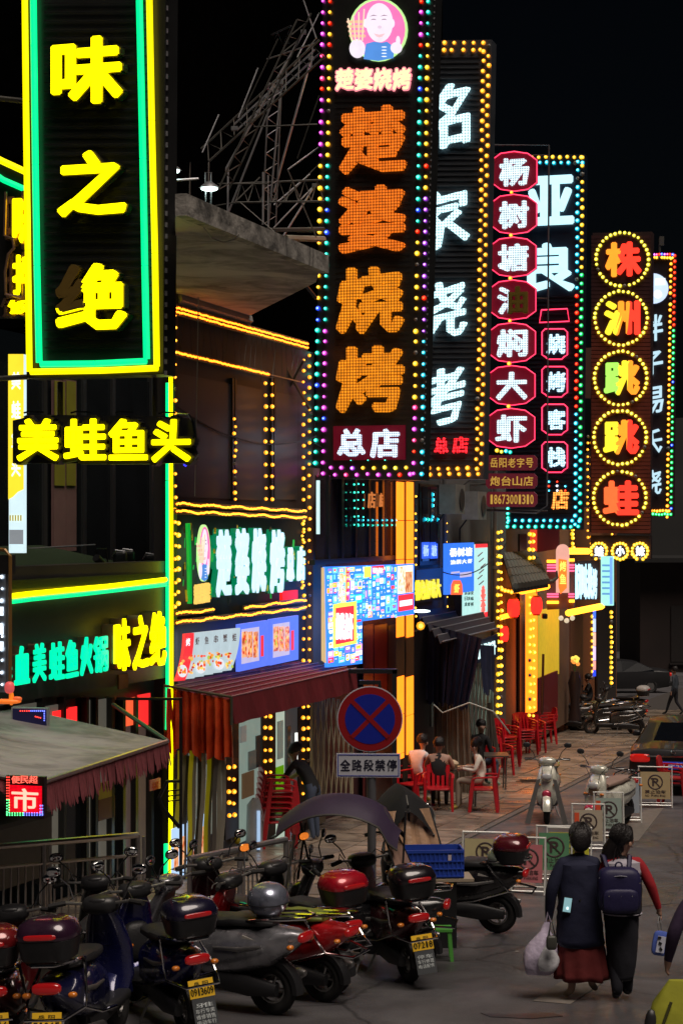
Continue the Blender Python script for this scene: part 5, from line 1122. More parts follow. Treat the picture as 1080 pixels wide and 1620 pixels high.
mb = MB(); mb.prism([pr_.hit(x, y, .0) for x, y in ((838, 838), (838, 872), (848, 872), (848, 838))], -pr_.n * .1); mb.build('red_side_panel', em('dim_red_side', (.7, .05, .02), .7), rs)
mb = MB(); mb.prism([pr_.hit(x, y, -.2) for x, y in ((848, 836), (848, 874), (884, 868), (884, 836))], -pr_.n * .1); mb.build('maroon_side_panel', pm('dim_maroon_side', (.10, .015, .025), .5), rs)
ns = thing('neon_strip', P(940, 1070, 56), 'thin upright blue and orange neon strip beside dark doorway', 'neon sign')
for y0, y1, c in ((966, 978, (.05, .15, 1)), (979, 1000, (.4, .5, .9)), (1001, 1022, (.95, .4, .3)), (1023, 1045, (.6, .45, .8)), (1046, 1060, (.9, .3, .25)), (1061, 1070, (.02, .06, 1))):
    mb = MB(); slab(mb, perp(935, 56), 937.5, y0, 941.5, y1, .1, .08); mb.build('strip_segment', em('strip_%d' % y0, c, 1.1), ns)
fs_ = thing('flower_stand', G(908, 1140), 'dark vase stand with orange glowing flowers by the brown door', 'flower stand')
for i in range(9):
    mb = MB(); mb.sup(P(905 + rnd.uniform(0, 9), 1040 + rnd.uniform(0, 11), 55), (.13, .13, .12), 2, 8, 5); mb.build('flower', em('flower_orange' if i % 2 else 'flower_yellow', (1, .3, .05) if i % 2 else (.95, .7, .1), .8), fs_)
mb = MB(); mb.loft([(P(909, 1062, 55), .1, .1), (P(909, 1080, 55), .2, .2), (P(909, 1110, 55), .12, .12), (P(909, 1140, 55), .2, .2)], 2, 12, ax='z'); mb.build('vase', pm('dark_vase', (.03, .02, .02), .3), fs_, True)
mb = MB(); mb.tube([P(909, 1062, 55), P(906, 1050, 55)], .02, 4); mb.tube([P(909, 1062, 55), P(912, 1046, 55)], .02, 4); mb.build('stem', pm('green_stem', (.04, .12, .03), .6), fs_)
# silk banners behind sign 5 in the dark upper gap
mb = MB(); mb.box(P(930, 590, 60), (.5, .1, 1.6)); mb.build('dim_post', pm('dim_post', (.08, .03, .02), .6), b6)

# ================================================================ near left: canopy, LED market sign, kitchen wall
cn = thing('canopy', G(265, 1500), 'grey canvas canopy with frayed dusty red fringe at lower left of the huge black sign', 'canopy')
gcan = weather(pm('grey_canvas', (.30, .285, .285), .6, var=.25, scale=1.2, bump=.25, bscale=5), .5, .8, 1.5, .6, 1.3); fringe = pm('dusty_red_fringe', (.24, .05, .06), .8, var=.5, scale=25)
Ab, Bb, Cb = P(-70, 1098, 22.5), P(265, 1173, 20.5), P(62, 1240, 15.6); Db = P(-110, 1210, 15.4)
N = 10; mb = MB(); g = []
for j in range(N + 1):
    for i in range(N + 1):
        f, h = i / N, j / N; p = Ab.lerp(Bb, f).lerp(Db.lerp(Cb, f), h); p.z -= .10 * math.sin(math.pi * f) * math.sin(math.pi * h) + .03 * math.sin(h * 9.4) * math.sin(math.pi * f); g.append(p)
mb.add(g, [(j * (N + 1) + i, j * (N + 1) + i + 1, (j + 1) * (N + 1) + i + 1, (j + 1) * (N + 1) + i) for j in range(N) for i in range(N)]); mb.build('canvas', gcan, cn, True)
mb = MB(); mb.tube([Cb, Bb], .022, 6); mb.build('front_bar', pm('pinkish_steel', (.4, .3, .3), .3, .7), cn)
mb = MB(); mb.tube([Db, Cb], .02, 6); mb.build('side_bar', darksteel, cn)
def frng(a, b, n, h):
    mb = MB()
    for i in range(n):
        p, q = a.lerp(b, i / n), a.lerp(b, (i + 1.08) / n); d = Vector((rnd.uniform(.005, .04), 0, -h * rnd.uniform(.82, 1.12)))
        mb.prism([p, q, q + d * rnd.uniform(.85, 1), p.lerp(q, rnd.random()) + d * 1.05, p + d * rnd.uniform(.8, .95)], (.004, .01, 0))
    return mb
stuff(frng(Cb, Bb, 110, .25).build('fringe', fringe, cn)); stuff(frng(Db, Cb, 30, .12).build('side_fringe', fringe, cn))
for q in (Cb, Db):
    mb = MB(); mb.tube([q, q + Vector((.0, .02, -.04))], .03, 6); mb.build('bar_joint', steel, cn)
mb = MB(); q = Bb; mb.tube([q, Vector((q.x - .9, q.y + 2.6, q.z + .15))], .025, 6); mb.build('rear_arm', darksteel, cn)
mk = thing('led_sign', P(38, 1292, 15.3), 'small red dotted LED market sign framed in green and blue dots under canopy', 'LED sign')
pk = perp(10, 15.5)
mb = MB(); slab(mb, pk, 9, 1227, 70, 1293, 0, .05); mb.build('panel', pm('black_led_panel', (.02, .006, .006), .3), mk)
mb = MB(); slab(mb, pk, 14, 1242, 66, 1285, .004, .003); mb.build('red_glow_field', led('market_red_field', (.8, .0, .01), .9, .011, (.1, 0, 0), .4), mk)
mb = MB(); char(mb, '市', pk, (18, 1248, 60, 1284), .012, .008, .02); mb.build('character', em('hot_red_white', (1, .35, .25), 1.4), mk)
for i, ch in enumerate('便民超'):
    mb = MB(); char(mb, ch, pk, (18 + i * 14, 1228, 31 + i * 14, 1240), .012, .008, .0); mb.build('character', em('hot_red', (1, .12, .08), 1.3), mk)
def dotrow(x0, y0, x1, y1, cn_, st=.022):
    dots(mk, 'dot_row', line(pk.hit(x0, y0, .01), pk.hit(x1, y1, .01), st), pk.n, .007, em('dot_' + cn_, dict(red=(1, .05, .03), green=(.1, 1, .3), blue=(.15, .2, 1))[cn_], 1.6))
for k in (0, 3.2):
    dotrow(11 + k, 1230, 11 + k, 1264, 'red'); dotrow(11 + k, 1266, 11 + k, 1289 - k, 'green'); dotrow(11, 1290 - k, 36, 1290 - k, 'green'); dotrow(38, 1290 - k, 67, 1290 - k, 'blue'); dotrow(67 - k, 1289, 67 - k, 1275, 'blue')
m2 = thing('led_sign', P(55, 1140, 22), 'strip of red and blue LED dots in pale frame peeking over the canopy', 'LED sign')
pk2 = perp(15, 21); mb = MB(); slab(mb, pk2, 18, 1119, 75, 1150, 0, .06); mb.build('frame', pm('pale_grey_frame', (.4, .42, .42), .4), m2)
mb = MB(); slab(mb, pk2, 20, 1121.5, 73, 1150, .01, .02); mb.build('panel', pm('deep_blue_panel', (.02, .02, .12), .4), m2)
for x0, x1, y0, y1, c in ((32, 46, 1125, 1125, 'red'), (46, 70, 1125, 1125, 'blue'), (70, 70, 1126, 1140, 'blue'), (56, 64, 1134, 1136, 'red')):
    mb = MB(); dots(m2, 'dot_row', line(pk2.hit(x0, y0, .02), pk2.hit(x1, y1, .02), .024), pk2.n, .009, em('dot_' + c, dict(red=(1, .05, .03), green=(.1, 1, .3), blue=(.15, .2, 1))[c], 1.6))
# white LED column and orange toy-like vent at picture edge
ec = thing('led_column', P(5, 1100, 19.5), 'slim column of white LED dots under a brown bracket at picture edge', 'LED column')
mb = MB(); slab(mb, perp(-20, 19.5), -20, 905, 9, 1095, 0, .06); mb.build('panel', pm('grey_blue_panel', (.15, .17, .2), .4), ec)
for i in range(10): bulb(ec, perp(-20, 19.5).hit(3 + (i % 2), 912 + i * 19, .01), perp(0, 19.5).n, .016 if i % 2 else .024, 'white')
for y in (960, 990, 1015):
    mb = MB(); slab(mb, perp(-20, 19.5), -5, y, 5, y + 14, .01, .01); mb.build('white_block', em('white_block_light', (.8, .9, 1), 1), ec)
mb = MB(); mb.tube([perp(0, 19.5).hit(x, y, .05) for x, y in ((-15, 868), (8, 870), (16, 880), (16, 1100))], .02, 6); mb.build('brown_pipe', pm('brown_pipe', (.25, .13, .04), .3, .3), ec)
mb = MB(); slab(mb, perp(-20, 19.5), -20, 878, 14, 908, .02, .15); mb.build('top_box', pm('black_box', (.012, .01, .01), .4), ec)
og = thing('orange_figure', P(15, 1118, 18.8), 'orange rounded tap shaped ornament glowing red below the LED column', 'ornament')
for c, s_, m in (((15, 1088), (.10, .1, .12), (.7, .1, .1)), ((18, 1105), (.05, .05, .14), (1, .25, .02)), ((27, 1106), (.1, .06, .05), (.7, .12, .03)), ((10, 1110), (.3, .1, .05), (1, .2, .02))):
    mb = MB(); mb.sup(P(*c, 18.8), s_, 2.5); mb.build('rounded_piece', pm('orange_plastic_%d' % c[0], m, .4, emit=m, es=.4), og, True)
# interior counters behind railing
cb = thing('kitchen_counter', FAC1.hit(20, 1400, .4), 'grey stainless kitchen counter under the canopy behind the railing', 'counter')
mb = MB(); slab(mb, FAC1, -60, 1330, 82, 1430, .5, .6); mb.build('body', pm('dull_stainless', (.16, .15, .135), .35, .5, var=.2), cb)
mb = MB(); slab(mb, FAC1, -60, 1323, 84, 1331, .55, .7); mb.build('top', pm('dark_counter_top', (.05, .045, .04), .3), cb)
mb = MB(); slab(mb, FAC1, -60, 1265, 82, 1323, .1, .05); mb.build('back_splash', pm('dull_splash', (.12, .115, .10), .4), cb)
for x in (24, 33):
    mb = MB(); c = FAC1.hit(x, 1322, .3); mb.loft([(c, .05, .05), (c + Vector((0, 0, .22)), .04, .04), (c + Vector((0, 0, .26)), .015, .015), (c + Vector((0, 0, .36)), .015, .015)], 2, 10, ax='z'); mb.build('bottle', pm('cloudy_bottle', (.3, .32, .3), .15), cb, True)
# ================================================================ railings
def railing(name, label, a, b, h, yb_off=0., n=None):
    r_ = thing(name, Vector((a.x, a.y, gz(a.y))), label, 'railing', 'stainless railings behind the parked scooters')
    L = (b - a).length; up = Vector((0, 0, 1)); st_ = pm('brushed_stainless', (.62, .58, .58), .36, .9, var=.2, scale=14)
    mb = MB(); mb.tube([a + up * h, b + up * h], .034, 8); mb.build('top_rail', st_, r_, True)
    for z in (h - .22, .12):
        mb = MB(); mb.tube([a + up * z, b + up * z], .02, 6); mb.build('rail', st_, r_, True)
    k = max(2, round(L / .95))
    for i in range(k + 1):
        p = a.lerp(b, i / k); mb = MB(); mb.tube([p, p + up * h], .028, 7); q = p + (b - a).normalized() * .075; mb.tube([q, q + up * (h - .02)], .02, 6); mb.build('post', st_, r_, True)
    m_ = round(L / .085)
    for i in range(1, m_):
        p = a.lerp(b, i / m_); mb = MB(); mb.tube([p + up * .12, p + up * (h - .22)], .011, 5); mb.build('bar', st_, r_, True)
    return r_
def at(px, Y): return Vector(((px - CX) / F * Y, Y, gz(Y)))
railing('railing', 'long stainless railing under the grey canopy behind dark scooters', at(-90, 19.6), at(218, 21.0), 1.12)
railing('railing', 'short stainless railing behind silver scooter, left of the umbrella scooter', at(300, 19.0), at(452, 20.6), 1.12)
ch_ = thing('beaded_chain', at(215, 20.6), 'drooping strings of pale beads in front of the long stainless railing', 'bead string')
mb = MB()
for (x0, y0, x1, y1) in ((140, 1478, 212, 1440), (150, 1484, 190, 1462), (142, 1512, 168, 1500)):
    for i in range(14): f = i / 13; mb.sup(P(x0 + (x1 - x0) * f, y0 + (y1 - y0) * f + 5 * math.sin(math.pi * f), 18.7), (.017, .017, .017), 2, 6, 4)
mb.build('bead', pm('pale_bead', (.7, .68, .7), .2), ch_)

# ================================================================ scooters
rubber = pm('tyre_rubber', (.014, .013, .013), .8, var=.3); plast = pm('black_plastic', (.018, .018, .02), .42, var=.3)
vinyl = pm('black_vinyl_seat', (.02, .02, .022), .5, var=.3, bump=.15, bscale=60); alu = pm('scuffed_aluminium', (.35, .34, .33), .35, .85, var=.3)
redl = pm('red_reflector', (.35, .008, .01), .15, coat=1, emit=(.5, .01, .01), es=.12); amberl = pm('amber_indicator', (.7, .2, .02), .2, coat=1)
mirg = pm('mirror_glass', (.9, .9, .9), .03, 1., var=.02); yplate = pm('yellow_plate', (.62, .36, .02), .45, emit=(.5, .28, .01), es=.18); ink = pm('plate_ink', (.01, .01, .01), .5)
def paint_m(nm, c): return MATS.get('paint_' + nm) or weather(pm('paint_' + nm, c, .24, .65 if nm in ('silver_grey', 'smoky_lid') else .25, var=.12, scale=3, coat=1.), .14, .42, 5, .72, 3)
def flat_text(mb, txt, x0, x1, z0, z1, y, bold=.02, mi=0, gap=.12):
    n = len(txt); w_ = (x1 - x0) / n
    for i, ch in enumerate(txt):
        if ch == ' ': continue
        vs, fs = glyph(ch, bold); a = x0 + i * w_ + w_ * gap / 2; ww = w_ * (1 - gap)
        if ch in '1I': a += ww * .25; ww *= .5
        mb.add([Vector((a + v.x * ww, y - v.z * .003, z0 + v.y * (z1 - z0))) for v in vs], fs, mi)
def scooter(label, pos, rz, body='black', bc=(.015, .015, .017), box=None, lid=None, plate=None, mud=False, mirrors=True, canopy=None, seat=vinyl, fat=1., retro=False, group='scooters parked along the kerb', roll=-4, apron_c=None, detail=True, guard=True, sc=1., xmirror=None, bo=(0, 0)):
    y0 = pos.y; t = thing('scooter', pos, label, 'scooter', group, R(rz)); t.rotation_euler = (0, R(roll), R(rz)); t.scale = (sc, sc, sc)
    # root sits under the rear wheel
    O = Vector((0, .62, 0)); pb_ = paint_m(body, bc)
    def B(mb, nm, m, sm=True, par=t): mb.v = [v + O for v in mb.v]; return mb.build(nm, m, par, sm, local=True)
    mb = MB(); w_ = (.185 if retro else .16) * fat
    mb.loft([((0, -.95, .70), .035, .03), ((0, -.86, .67), .10, .09), ((0, -.66, .60), w_, .17), ((0, -.40, .56), w_ + .015, .21), ((0, -.12, .52), w_ - .01, .23), ((0, .08, .46), .13, .2), ((0, .12, .45), .05, .1)], 2.5, 18)
    B(mb, 'body_shell', pb_)
    mb = MB(); mb.loft([((0, -.68, .79), .08, .02), ((0, -.60, .80), .14, .04), ((0, -.3, .79), .155, .05), ((0, -.22, .775), .15, .045), ((0, .02, .765), .12, .045), ((0, .14, .74), .06, .03)], 3, 16); B(mb, 'seat', seat)
    mb = MB(); mb.sup((0, .27, .32), (.36, .56, .08), 5); mb.loft([((0, -.35, .3), .11, .06), ((0, .0, .27), .13, .06), ((0, .45, .27), .12, .05)], 3, 10); B(mb, 'footboard', plast)
    mb = MB(); ap = paint_m(apron_c[0], apron_c[1]) if apron_c else pb_
    mb.loft([((0, .50, .27), .12, .04), ((0, .545, .45), .185, .05), ((0, .53, .68), .19, .06), ((0, .46, .88), .15, .065), ((0, .41, .98), .10, .06)], 2.6, 18, ax='z'); B(mb, 'front_apron', ap)
    mb = MB(); mb.loft([((0, .46, .80), .12, .10), ((0, .56, .78), .10, .09), ((0, .63, .76), .05, .05)], 2.4, 14); B(mb, 'nose', ap)
    mb = MB(); mb.sup((0, .40, 1.03), (.30, .22, .15), 2.6); B(mb, 'handlebar_cover', plast if not retro else ap)
    mb = MB(); mb.sup((0, .345, 1.06), (.16, .1, .07), 3); B(mb, 'gauge', plast)
    mb = MB(); mb.tube([(-.37, .27, 1.05), (-.25, .33, 1.06), (0, .38, 1.03), (.25, .33, 1.06), (.37, .27, 1.05)], .013, 7); B(mb, 'handlebar', alu)
    for s_ in (-1, 1):
        mb = MB(); mb.tube([(s_ * .38, .262, 1.05), (s_ * .26, .325, 1.06)], .021, 8); g_ = B(mb, 'grip', rubber)
        mb = MB(); mb.tube([(s_ * .24, .36, 1.07), (s_ * .30, .37, 1.06), (s_ * .40, .31, 1.055)], .006, 5); B(mb, 'brake_lever', alu)
        if mirrors:
            mb = MB(); mb.tube([(s_ * .20, .35, 1.08), (s_ * .24, .38, 1.18), (s_ * .33, .36, 1.27)], .007, 5); st__ = B(mb, 'mirror_stalk', plast)
            mb = MB(); mb.sup((s_ * .345, .35, 1.30), (.13, .035, .09), 2.4, 12, 7); h_ = B(mb, 'mirror', plast)
            mb = MB(); mb.sup((s_ * .345, .333, 1.30), (.112, .012, .074), 2.4, 12, 5); B(mb, 'mirror_glass', xmirror or mirg, par=h_)
    mb = MB(); mb.sup((0, .635, .80), (.17, .06, .11), 2.6); B(mb, 'headlight', pm('headlight_glass', (.55, .55, .55), .08, coat=1))
    for s_ in (-1, 1):
        mb = MB(); mb.tube([(s_ * .27, .36, 1.055), (s_ * .2, .50, 1.10), (s_ * .09, .57, .96), (s_ * .06, .58, .80)], .0055, 5); B(mb, 'brake_cable', plast)
    k_ = int(abs(pos.x * 37 + pos.y * 11)) % 4
    if k_ == 0: mb = MB(); mb.loft([((0, .60, .98), .19, .012), ((0, .585, 1.12), .17, .012), ((0, .54, 1.28), .11, .012)], 3, 14, ax='z'); B(mb, 'fly_screen', pm('smoked_screen', (.05, .05, .06), .08, alpha=.75))
    if k_ == 1: mb = MB(); mb.sup((0, .44, .58), (.26, .16, .34), 3); B(mb, 'leg_pouch', vinyl)
    if k_ == 2: mb = MB(); mb.tube([(-.15, .60, .62), (-.12, .72, .66), (.12, .72, .66), (.15, .60, .62)], .011, 6); mb.tube([(-.13, .70, .48), (.13, .70, .48)], .011, 6); B(mb, 'crash_bar', chrome)
    for s_ in (-1, 1): mb = MB(); mb.box((s_ * w_ * .93, -.5, .66), (.012, .13, .05), Matrix.Rotation(R(14), 3, 'X')); B(mb, 'body_decal', pm('pale_decal', (.45, .42, .38), .4))
    for s_ in (-1, 1):
        mb = MB(); mb.tube([(s_ * .075, .50, .62), (s_ * .075, .64, .24)], .02, 7); B(mb, 'fork_leg', alu)
        mb = MB(); mb.sup((s_ * .14, .60, .66), (.08, .05, .04), 2.4, 10, 6); B(mb, 'indicator', amberl)
    for yc, nm in ((.63, 'front_wheel'), (-.62, 'rear_wheel')):
        mb = MB(); mb.torus((0, yc, .225), .175, .052, 'x', 26, 9); wh = B(mb, nm, rubber)
        mb = MB(); mb.torus((0, yc, .225), .128, .022, 'x', 24, 6)
        for k in range(5):
            a = 2 * math.pi * k / 5 + yc; mb.tube([(0, yc + .03 * math.cos(a), .225 + .03 * math.sin(a)), (0, yc + .12 * math.cos(a), .225 + .12 * math.sin(a))], .014, 5)
        mb.tube([(-.06, yc, .225), (.06, yc, .225)], .04, 12); B(mb, 'rim', alu, par=wh)
    mb = MB(); mb.torus((0, .63, .225), .235, .055, 'x', 14, 7, a0=R(5), a1=R(150), flat=1.35); B(mb, 'front_fender', ap)
    mb = MB(); mb.torus((0, -.62, .225), .245, .045, 'x', 12, 6, a0=R(45), a1=R(185), flat=1.5); B(mb, 'rear_fender', plast)
    mb = MB(); mb.loft([((-.10, -.72, .24), .035, .05), ((-.11, -.45, .26), .05, .09), ((-.09, -.15, .28), .06, .08)], 3, 10); mb.loft([((.0, -.4, .34), .09, .07), ((.0, -.1, .33), .1, .08)], 3, 10); B(mb, 'engine', plast)
    mb = MB(); mb.loft([((.13, -.15, .25), .025, .025), ((.145, -.4, .27), .045, .05), ((.15, -.80, .33), .05, .055), ((.15, -.86, .34), .025, .025)], 2, 12); B(mb, 'exhaust', alu)
    mb = MB(); mb.tube([(-.10, -.12, .25), (-.2, -.06, .012)], .013, 5); B(mb, 'side_stand', alu)
    mb = MB(); mb.sup((0, -.955, .70), (.22, .07, .085), 3); B(mb, 'tail_light', redl)
    for s_ in (-1, 1):
        mb = MB(); mb.sup((s_ * .17, -.90, .64), (.07, .06, .045), 2.4, 10, 6); B(mb, 'indicator', amberl)
        mb = MB(); mb.loft([((s_ * (w_ + .004), -.62, .62), .008, .012), ((s_ * (w_ + .018), -.4, .58), .008, .02), ((s_ * (w_ + .004), -.16, .57), .008, .012)], 2, 8); B(mb, 'side_trim', alu)
    mb = MB(); mb.tube([(-.12, -.42, .80), (-.17, -.6, .84), (-.16, -.88, .87), (-.08, -1.0, .87), (.08, -1.0, .87), (.16, -.88, .87), (.17, -.6, .84), (.12, -.42, .80)], .013, 7)
    mb.tube([(-.06, -.62, .84), (-.06, -.99, .87)], .01, 5); mb.tube([(.06, -.62, .84), (.06, -.99, .87)], .01, 5); B(mb, 'rear_rack', chrome)
    if guard:
        mb = MB(); mb.tube([(-.16, -.55, .80), (-.21, -.72, .62), (-.22, -.8, .53), (-.14, -1.04, .50), (.14, -1.04, .50), (.22, -.8, .53), (.21, -.72, .62), (.16, -.55, .80)], .012, 7)
        mb.tube([(-.2, .0, .34), (-.215, -.4, .40), (-.22, -.8, .53)], .011, 6); mb.tube([(.2, .0, .34), (.215, -.4, .40), (.22, -.8, .53)], .011, 6); B(mb, 'guard_bar', chrome)
    if box:
        lm = lid or plast; O_ = O; O = O + Vector((0, bo[0], bo[1]))
        if box == 'round':
            mb = MB(); mb.sup((0, -.84, 1.01), (.36, .34, .29), 2.2, 20, 12); bx = B(mb, 'top_box', lm)
            mb = MB(); mb.loft([((0, -.84, .985), .186, .176), ((0, -.84, .992), .186, .176)], 2.2, 22, ax='z'); B(mb, 'box_seam', plast)
            mb = MB(); mb.loft([((0, -.84, .86), .09, .09), ((0, -.84, .92), .12, .12)], 2.2, 14, ax='z'); B(mb, 'box_mount', plast)
        else:
            mb = MB(); mb.loft([((0, -.84, .875), .15, .14), ((0, -.84, .90), .185, .17), ((0, -.84, 1.04), .215, .195), ((0, -.84, 1.05), .20, .18)], 3.6, 20, ax='z'); bx = B(mb, 'top_box', plast)
            mb = MB(); mb.loft([((0, -.84, 1.045), .218, .2), ((0, -.84, 1.08), .222, .204), ((0, -.835, 1.15), .19, .175), ((0, -.83, 1.185), .12, .11), ((0, -.83, 1.19), .03, .03)], 3.2, 22, ax='z'); B(mb, 'box_lid', lm, par=bx)
            mb = MB(); mb.loft([((0, -1.035, 1.045), .16, .02), ((0, -1.052, 1.06), .15, .02)], 3, 10); mb = MB(); mb.sup((0, -1.035, 1.075), (.24, .03, .04), 4); B(mb, 'box_reflector', redl, par=bx)
    if box: O = O_
    if plate:
        T_ = Matrix.Translation(Vector((0, -1.0, .47))) @ Matrix.Rotation(R(-16), 4, 'X')
        mb = MB(); mb.box((0, 0, 0), (.215, .008, .145)); flat_text(mb, plate[0], -.075, .075, .018, .055, -.006, .012, 1, .35); flat_text(mb, plate[1], -.1, .1, -.055, .005, -.006, .02, 1); mb.xf(T_); B(mb, 'licence_plate', [yplate, ink], False)
        mb = MB(); mb.box((0, 0, .02), (.15, .03, .12)); mb.xf(T_ @ Matrix.Translation(Vector((0, .04, 0)))); B(mb, 'plate_bracket', plast, False)
        if mud:
            mb = MB(); mb.box((0, 0, -.185), (.20, .006, .22)); wt = ['停车', '车行修理', '电话配件'] if mud == 1 else ['雅', '车行专卖', '维修销售', '电动车行']
            for i, tx in enumerate(wt): z = -.115 - i * .045; flat_text(mb, tx, -.085, .085, z - .036, z, -.005, .012, 1)
            mb.xf(T_); B(mb, 'mudflap', [pm('mudflap_grey', (.05, .055, .06), .6), pm('mudflap_print', (.6, .65, .65), .5)], False)
    return t, B
def loc(px, Y): return at(px, Y)
steelblue = paint_m('smoky_lid', (.26, .28, .36))
scooter('scooter with reddish box and yellow plate ending 08616, cut by the picture edge', loc(8, 14.9), 3, 'deep_red', (.10, .008, .01), 'box', paint_m('dark_red_lid', (.16, .01, .012)), ('岳阳', '08616'))
scooter('dark scooter with big glossy plum black box and plate ending 51065', loc(108, 14.75), -10, 'black_blue_reflection', (.012, .014, .08), 'box', paint_m('plum_black_lid', (.035, .012, .03)), ('岳阳', '51065'), sc=1.08)  # body colour tinted blue to imitate blue light reflected on dark paint
scooter('black scooter without box nosed against the long railing', loc(160, 16.7), 6, 'gloss_black', (.01, .01, .012), None, None, None, guard=False)
scooter('dark blue scooter with strapped black box, yellow plate and printed mudflap', loc(296, 16.15), 27, 'midnight_blue_reflection', (.008, .01, .15), 'box', paint_m('black_lid', (.012, .01, .03)), ('岳阳', '0913609'), 2, sc=1.03)  # dark blue paint, made bluer to imitate blue sign reflections
scooter('maroon scooter nosed at the short railing behind the silver one', loc(398, 18.1), 24, 'maroon_black', (.06, .006, .01), None, None, None, guard=False)
scooter('silver grey scooter with round smoky top box seen from its side', loc(432, 16.95), 62, 'silver_grey', (.34, .34, .37), 'round', steelblue, None, retro=True, roll=-3, guard=False, bo=(.24, -.03), sc=1.06)
scooter('bright red scooter with chrome rack and no box beside the silver one', loc(512, 17.5), 58, 'bright_red', (.5, .01, .015), None, None, None, seat=pm('lime_seat_cover', (.16, .19, .03), .6))
sc_, B_r = scooter('black scooter with glossy red lidded box in the middle of the row', loc(532, 17.95), 34, 'black_two', (.015, .012, .014), 'box', paint_m('cherry_lid', (.42, .008, .02)), None, xmirror=pm('orange_reflection_mirror', (.9, .35, .1), .1, 1., emit=(1, .25, .03), es=.5))  # mirror glass coloured and glowing to imitate an orange reflection
scooter('maroon scooter with black box, yellow plate and mudflap at the row end', loc(647, 18.4), 22, 'dark_maroon', (.13, .01, .018), 'box', paint_m('black_gloss_lid', (.014, .01, .014)), ('岳阳', '07218'), 1)
hs, BH = scooter('long black scooter in profile carrying a white helmet beside its dark red box', loc(786, 21.2), 74, 'black_three', (.014, .012, .013), 'box', paint_m('dark_cherry_lid', (.10, .008, .015)), None, roll=-3, bo=(.05, -.07))
hm = thing('helmet', P(788, 1356, 21.1), 'pale green white helmet resting on the seat of the long black scooter', 'helmet')
mb = MB(); c = P(789, 1356, 21.1); mb.sup(c, (.27, .25, .24), 2.1, 18, 12, z0=-.72); mb.build('shell', paint_m('pale_mint', (.42, .5, .38)), hm, True)
mb = MB(); mb.sup(c + Vector((-.05, -.02, -.03)), (.2, .22, .05), 2.4); mb.build('trim', plast, hm, True)
# canopy scooters
def canopy(label, pos, rz, m, m_in, rear_m, wind_m, W_=.42, L0=-.95, L1=.95, top=1.93, drop=.34, pk=0., **kw):
    t, B = scooter(label, pos, rz, canopy=True, **kw); N, M_ = 14, 8; g = []
    for j in range(N + 1):
        f = j / N; y = L0 + (L1 - L0) * f; z = top - drop * abs(2 * f - 1.0) ** 2.2 - (.10 if f < .1 else 0)
        for i in range(M_ + 1):
            a = (i / M_ - .5) * 2; g.append(Vector((a * W_ * (1 - .25 * abs(2 * f - 1) ** 3), y, z - .13 * a * a - pk * abs(a))))
    mb = MB(); fs = [(j * (M_ + 1) + i, j * (M_ + 1) + i + 1, (j + 1) * (M_ + 1) + i + 1, (j + 1) * (M_ + 1) + i) for j in range(N) for i in range(M_)]
    mb.add(g, fs); B(mb, 'canopy_cloth', m)
    mb = MB()
    for i in (0, M_): mb.tube([g[j * (M_ + 1) + i] for j in range(N + 1)], .012, 5)
    mb.tube([g[j * (M_ + 1) + M_ // 2] + Vector((0, 0, -.012)) for j in range(N + 1)], .01, 5); B(mb, 'canopy_frame', darksteel)
    for y in (.55, -.55):
        mb = MB(); mb.tube([(0, .42 if y > 0 else -.5, 1.0 if y > 0 else .82), (0, y, top - .16)], .011, 6); B(mb, 'canopy_pole', plast)
    if rear_m:
        mb = MB(); n = 12; ta = [Vector((W_ * .75 * (2 * i / n - 1), L0 + .12, top - drop - .10)) for i in range(n + 1)]; bo = [Vector((W_ * .95 * (2 * i / n - 1), L0 - .02 + .03 * math.sin(i * 2), 1.02)) for i in range(n + 1)]
        for i in range(n): mb.add([ta[i], ta[i + 1], bo[i + 1], bo[i]], [(0, 1, 2, 3)])
        B(mb, 'rear_sheet', rear_m)
        for e_ in (0, -1): mb = MB(); mb.tube([ta[e_], bo[e_]], .01, 5); B(mb, 'sheet_edge', plast)
    if wind_m:
        mb = MB(); n = 8; ta = [Vector((.28 * (2 * i / n - 1), L1 - .1 - .1 * (2 * i / n - 1) ** 2, top - .36)) for i in range(n + 1)]; bo = [Vector((.30 * (2 * i / n - 1), .62 + .03 * math.sin(i * 2), .82)) for i in range(n + 1)]
        for i in range(n): mb.add([ta[i], ta[i + 1], bo[i + 1], bo[i]], [(0, 1, 2, 3)])
        B(mb, 'windscreen', wind_m)
        for e_ in (0, -1): mb = MB(); mb.tube([ta[e_], bo[e_]], .012, 5); B(mb, 'screen_edge', darksteel)
    return t
clearp = pm('scratched_clear_plastic', (.55, .52, .5), .12, alpha=.42, bump=.3, bscale=9, var=.3)
canopy('scooter under a purple arched rain canopy with clear windscreen, facing left', loc(655, 18.95), 80, pm('purple_canopy', (.032, .018, .045), .6, var=.25, bump=.15, bscale=10), None, pm('pinkish_rear_sheet', (.42, .26, .2), .3, alpha=.85, var=.3, bump=.2, bscale=7), clearp, body='black_four', bc=(.02, .02, .022), top=1.78, L0=-.50, L1=.72, W_=.36, drop=.26)
canopy('scooter under a black peaked canopy with brown creased rear sheet', loc(662, 20.7), 8, pm('black_canopy', (.004, .004, .005), .9, var=.3, bump=.15, bscale=10), None, pm('brown_creased_sheet', (.46, .28, .17), .35, alpha=.92, var=.45, scale=9, bump=.5, bscale=14), None, body='black_five', bc=(.02, .02, .02), top=1.64, W_=.33, L0=-.62, L1=.5, drop=.12, pk=.16)
cr = thing('plastic_crate', P(690, 1385, 20.4), 'blue plastic slatted crate on a board beside the black box scooter', 'crate')
bluec = pm('blue_crate_plastic', (.02, .06, .38), .45, var=.25); q = P(684, 1385, 20.4)
W2_, D2_, H2_ = .62, .36, .30; RC = Matrix.Rotation(R(4), 3, 'Z')
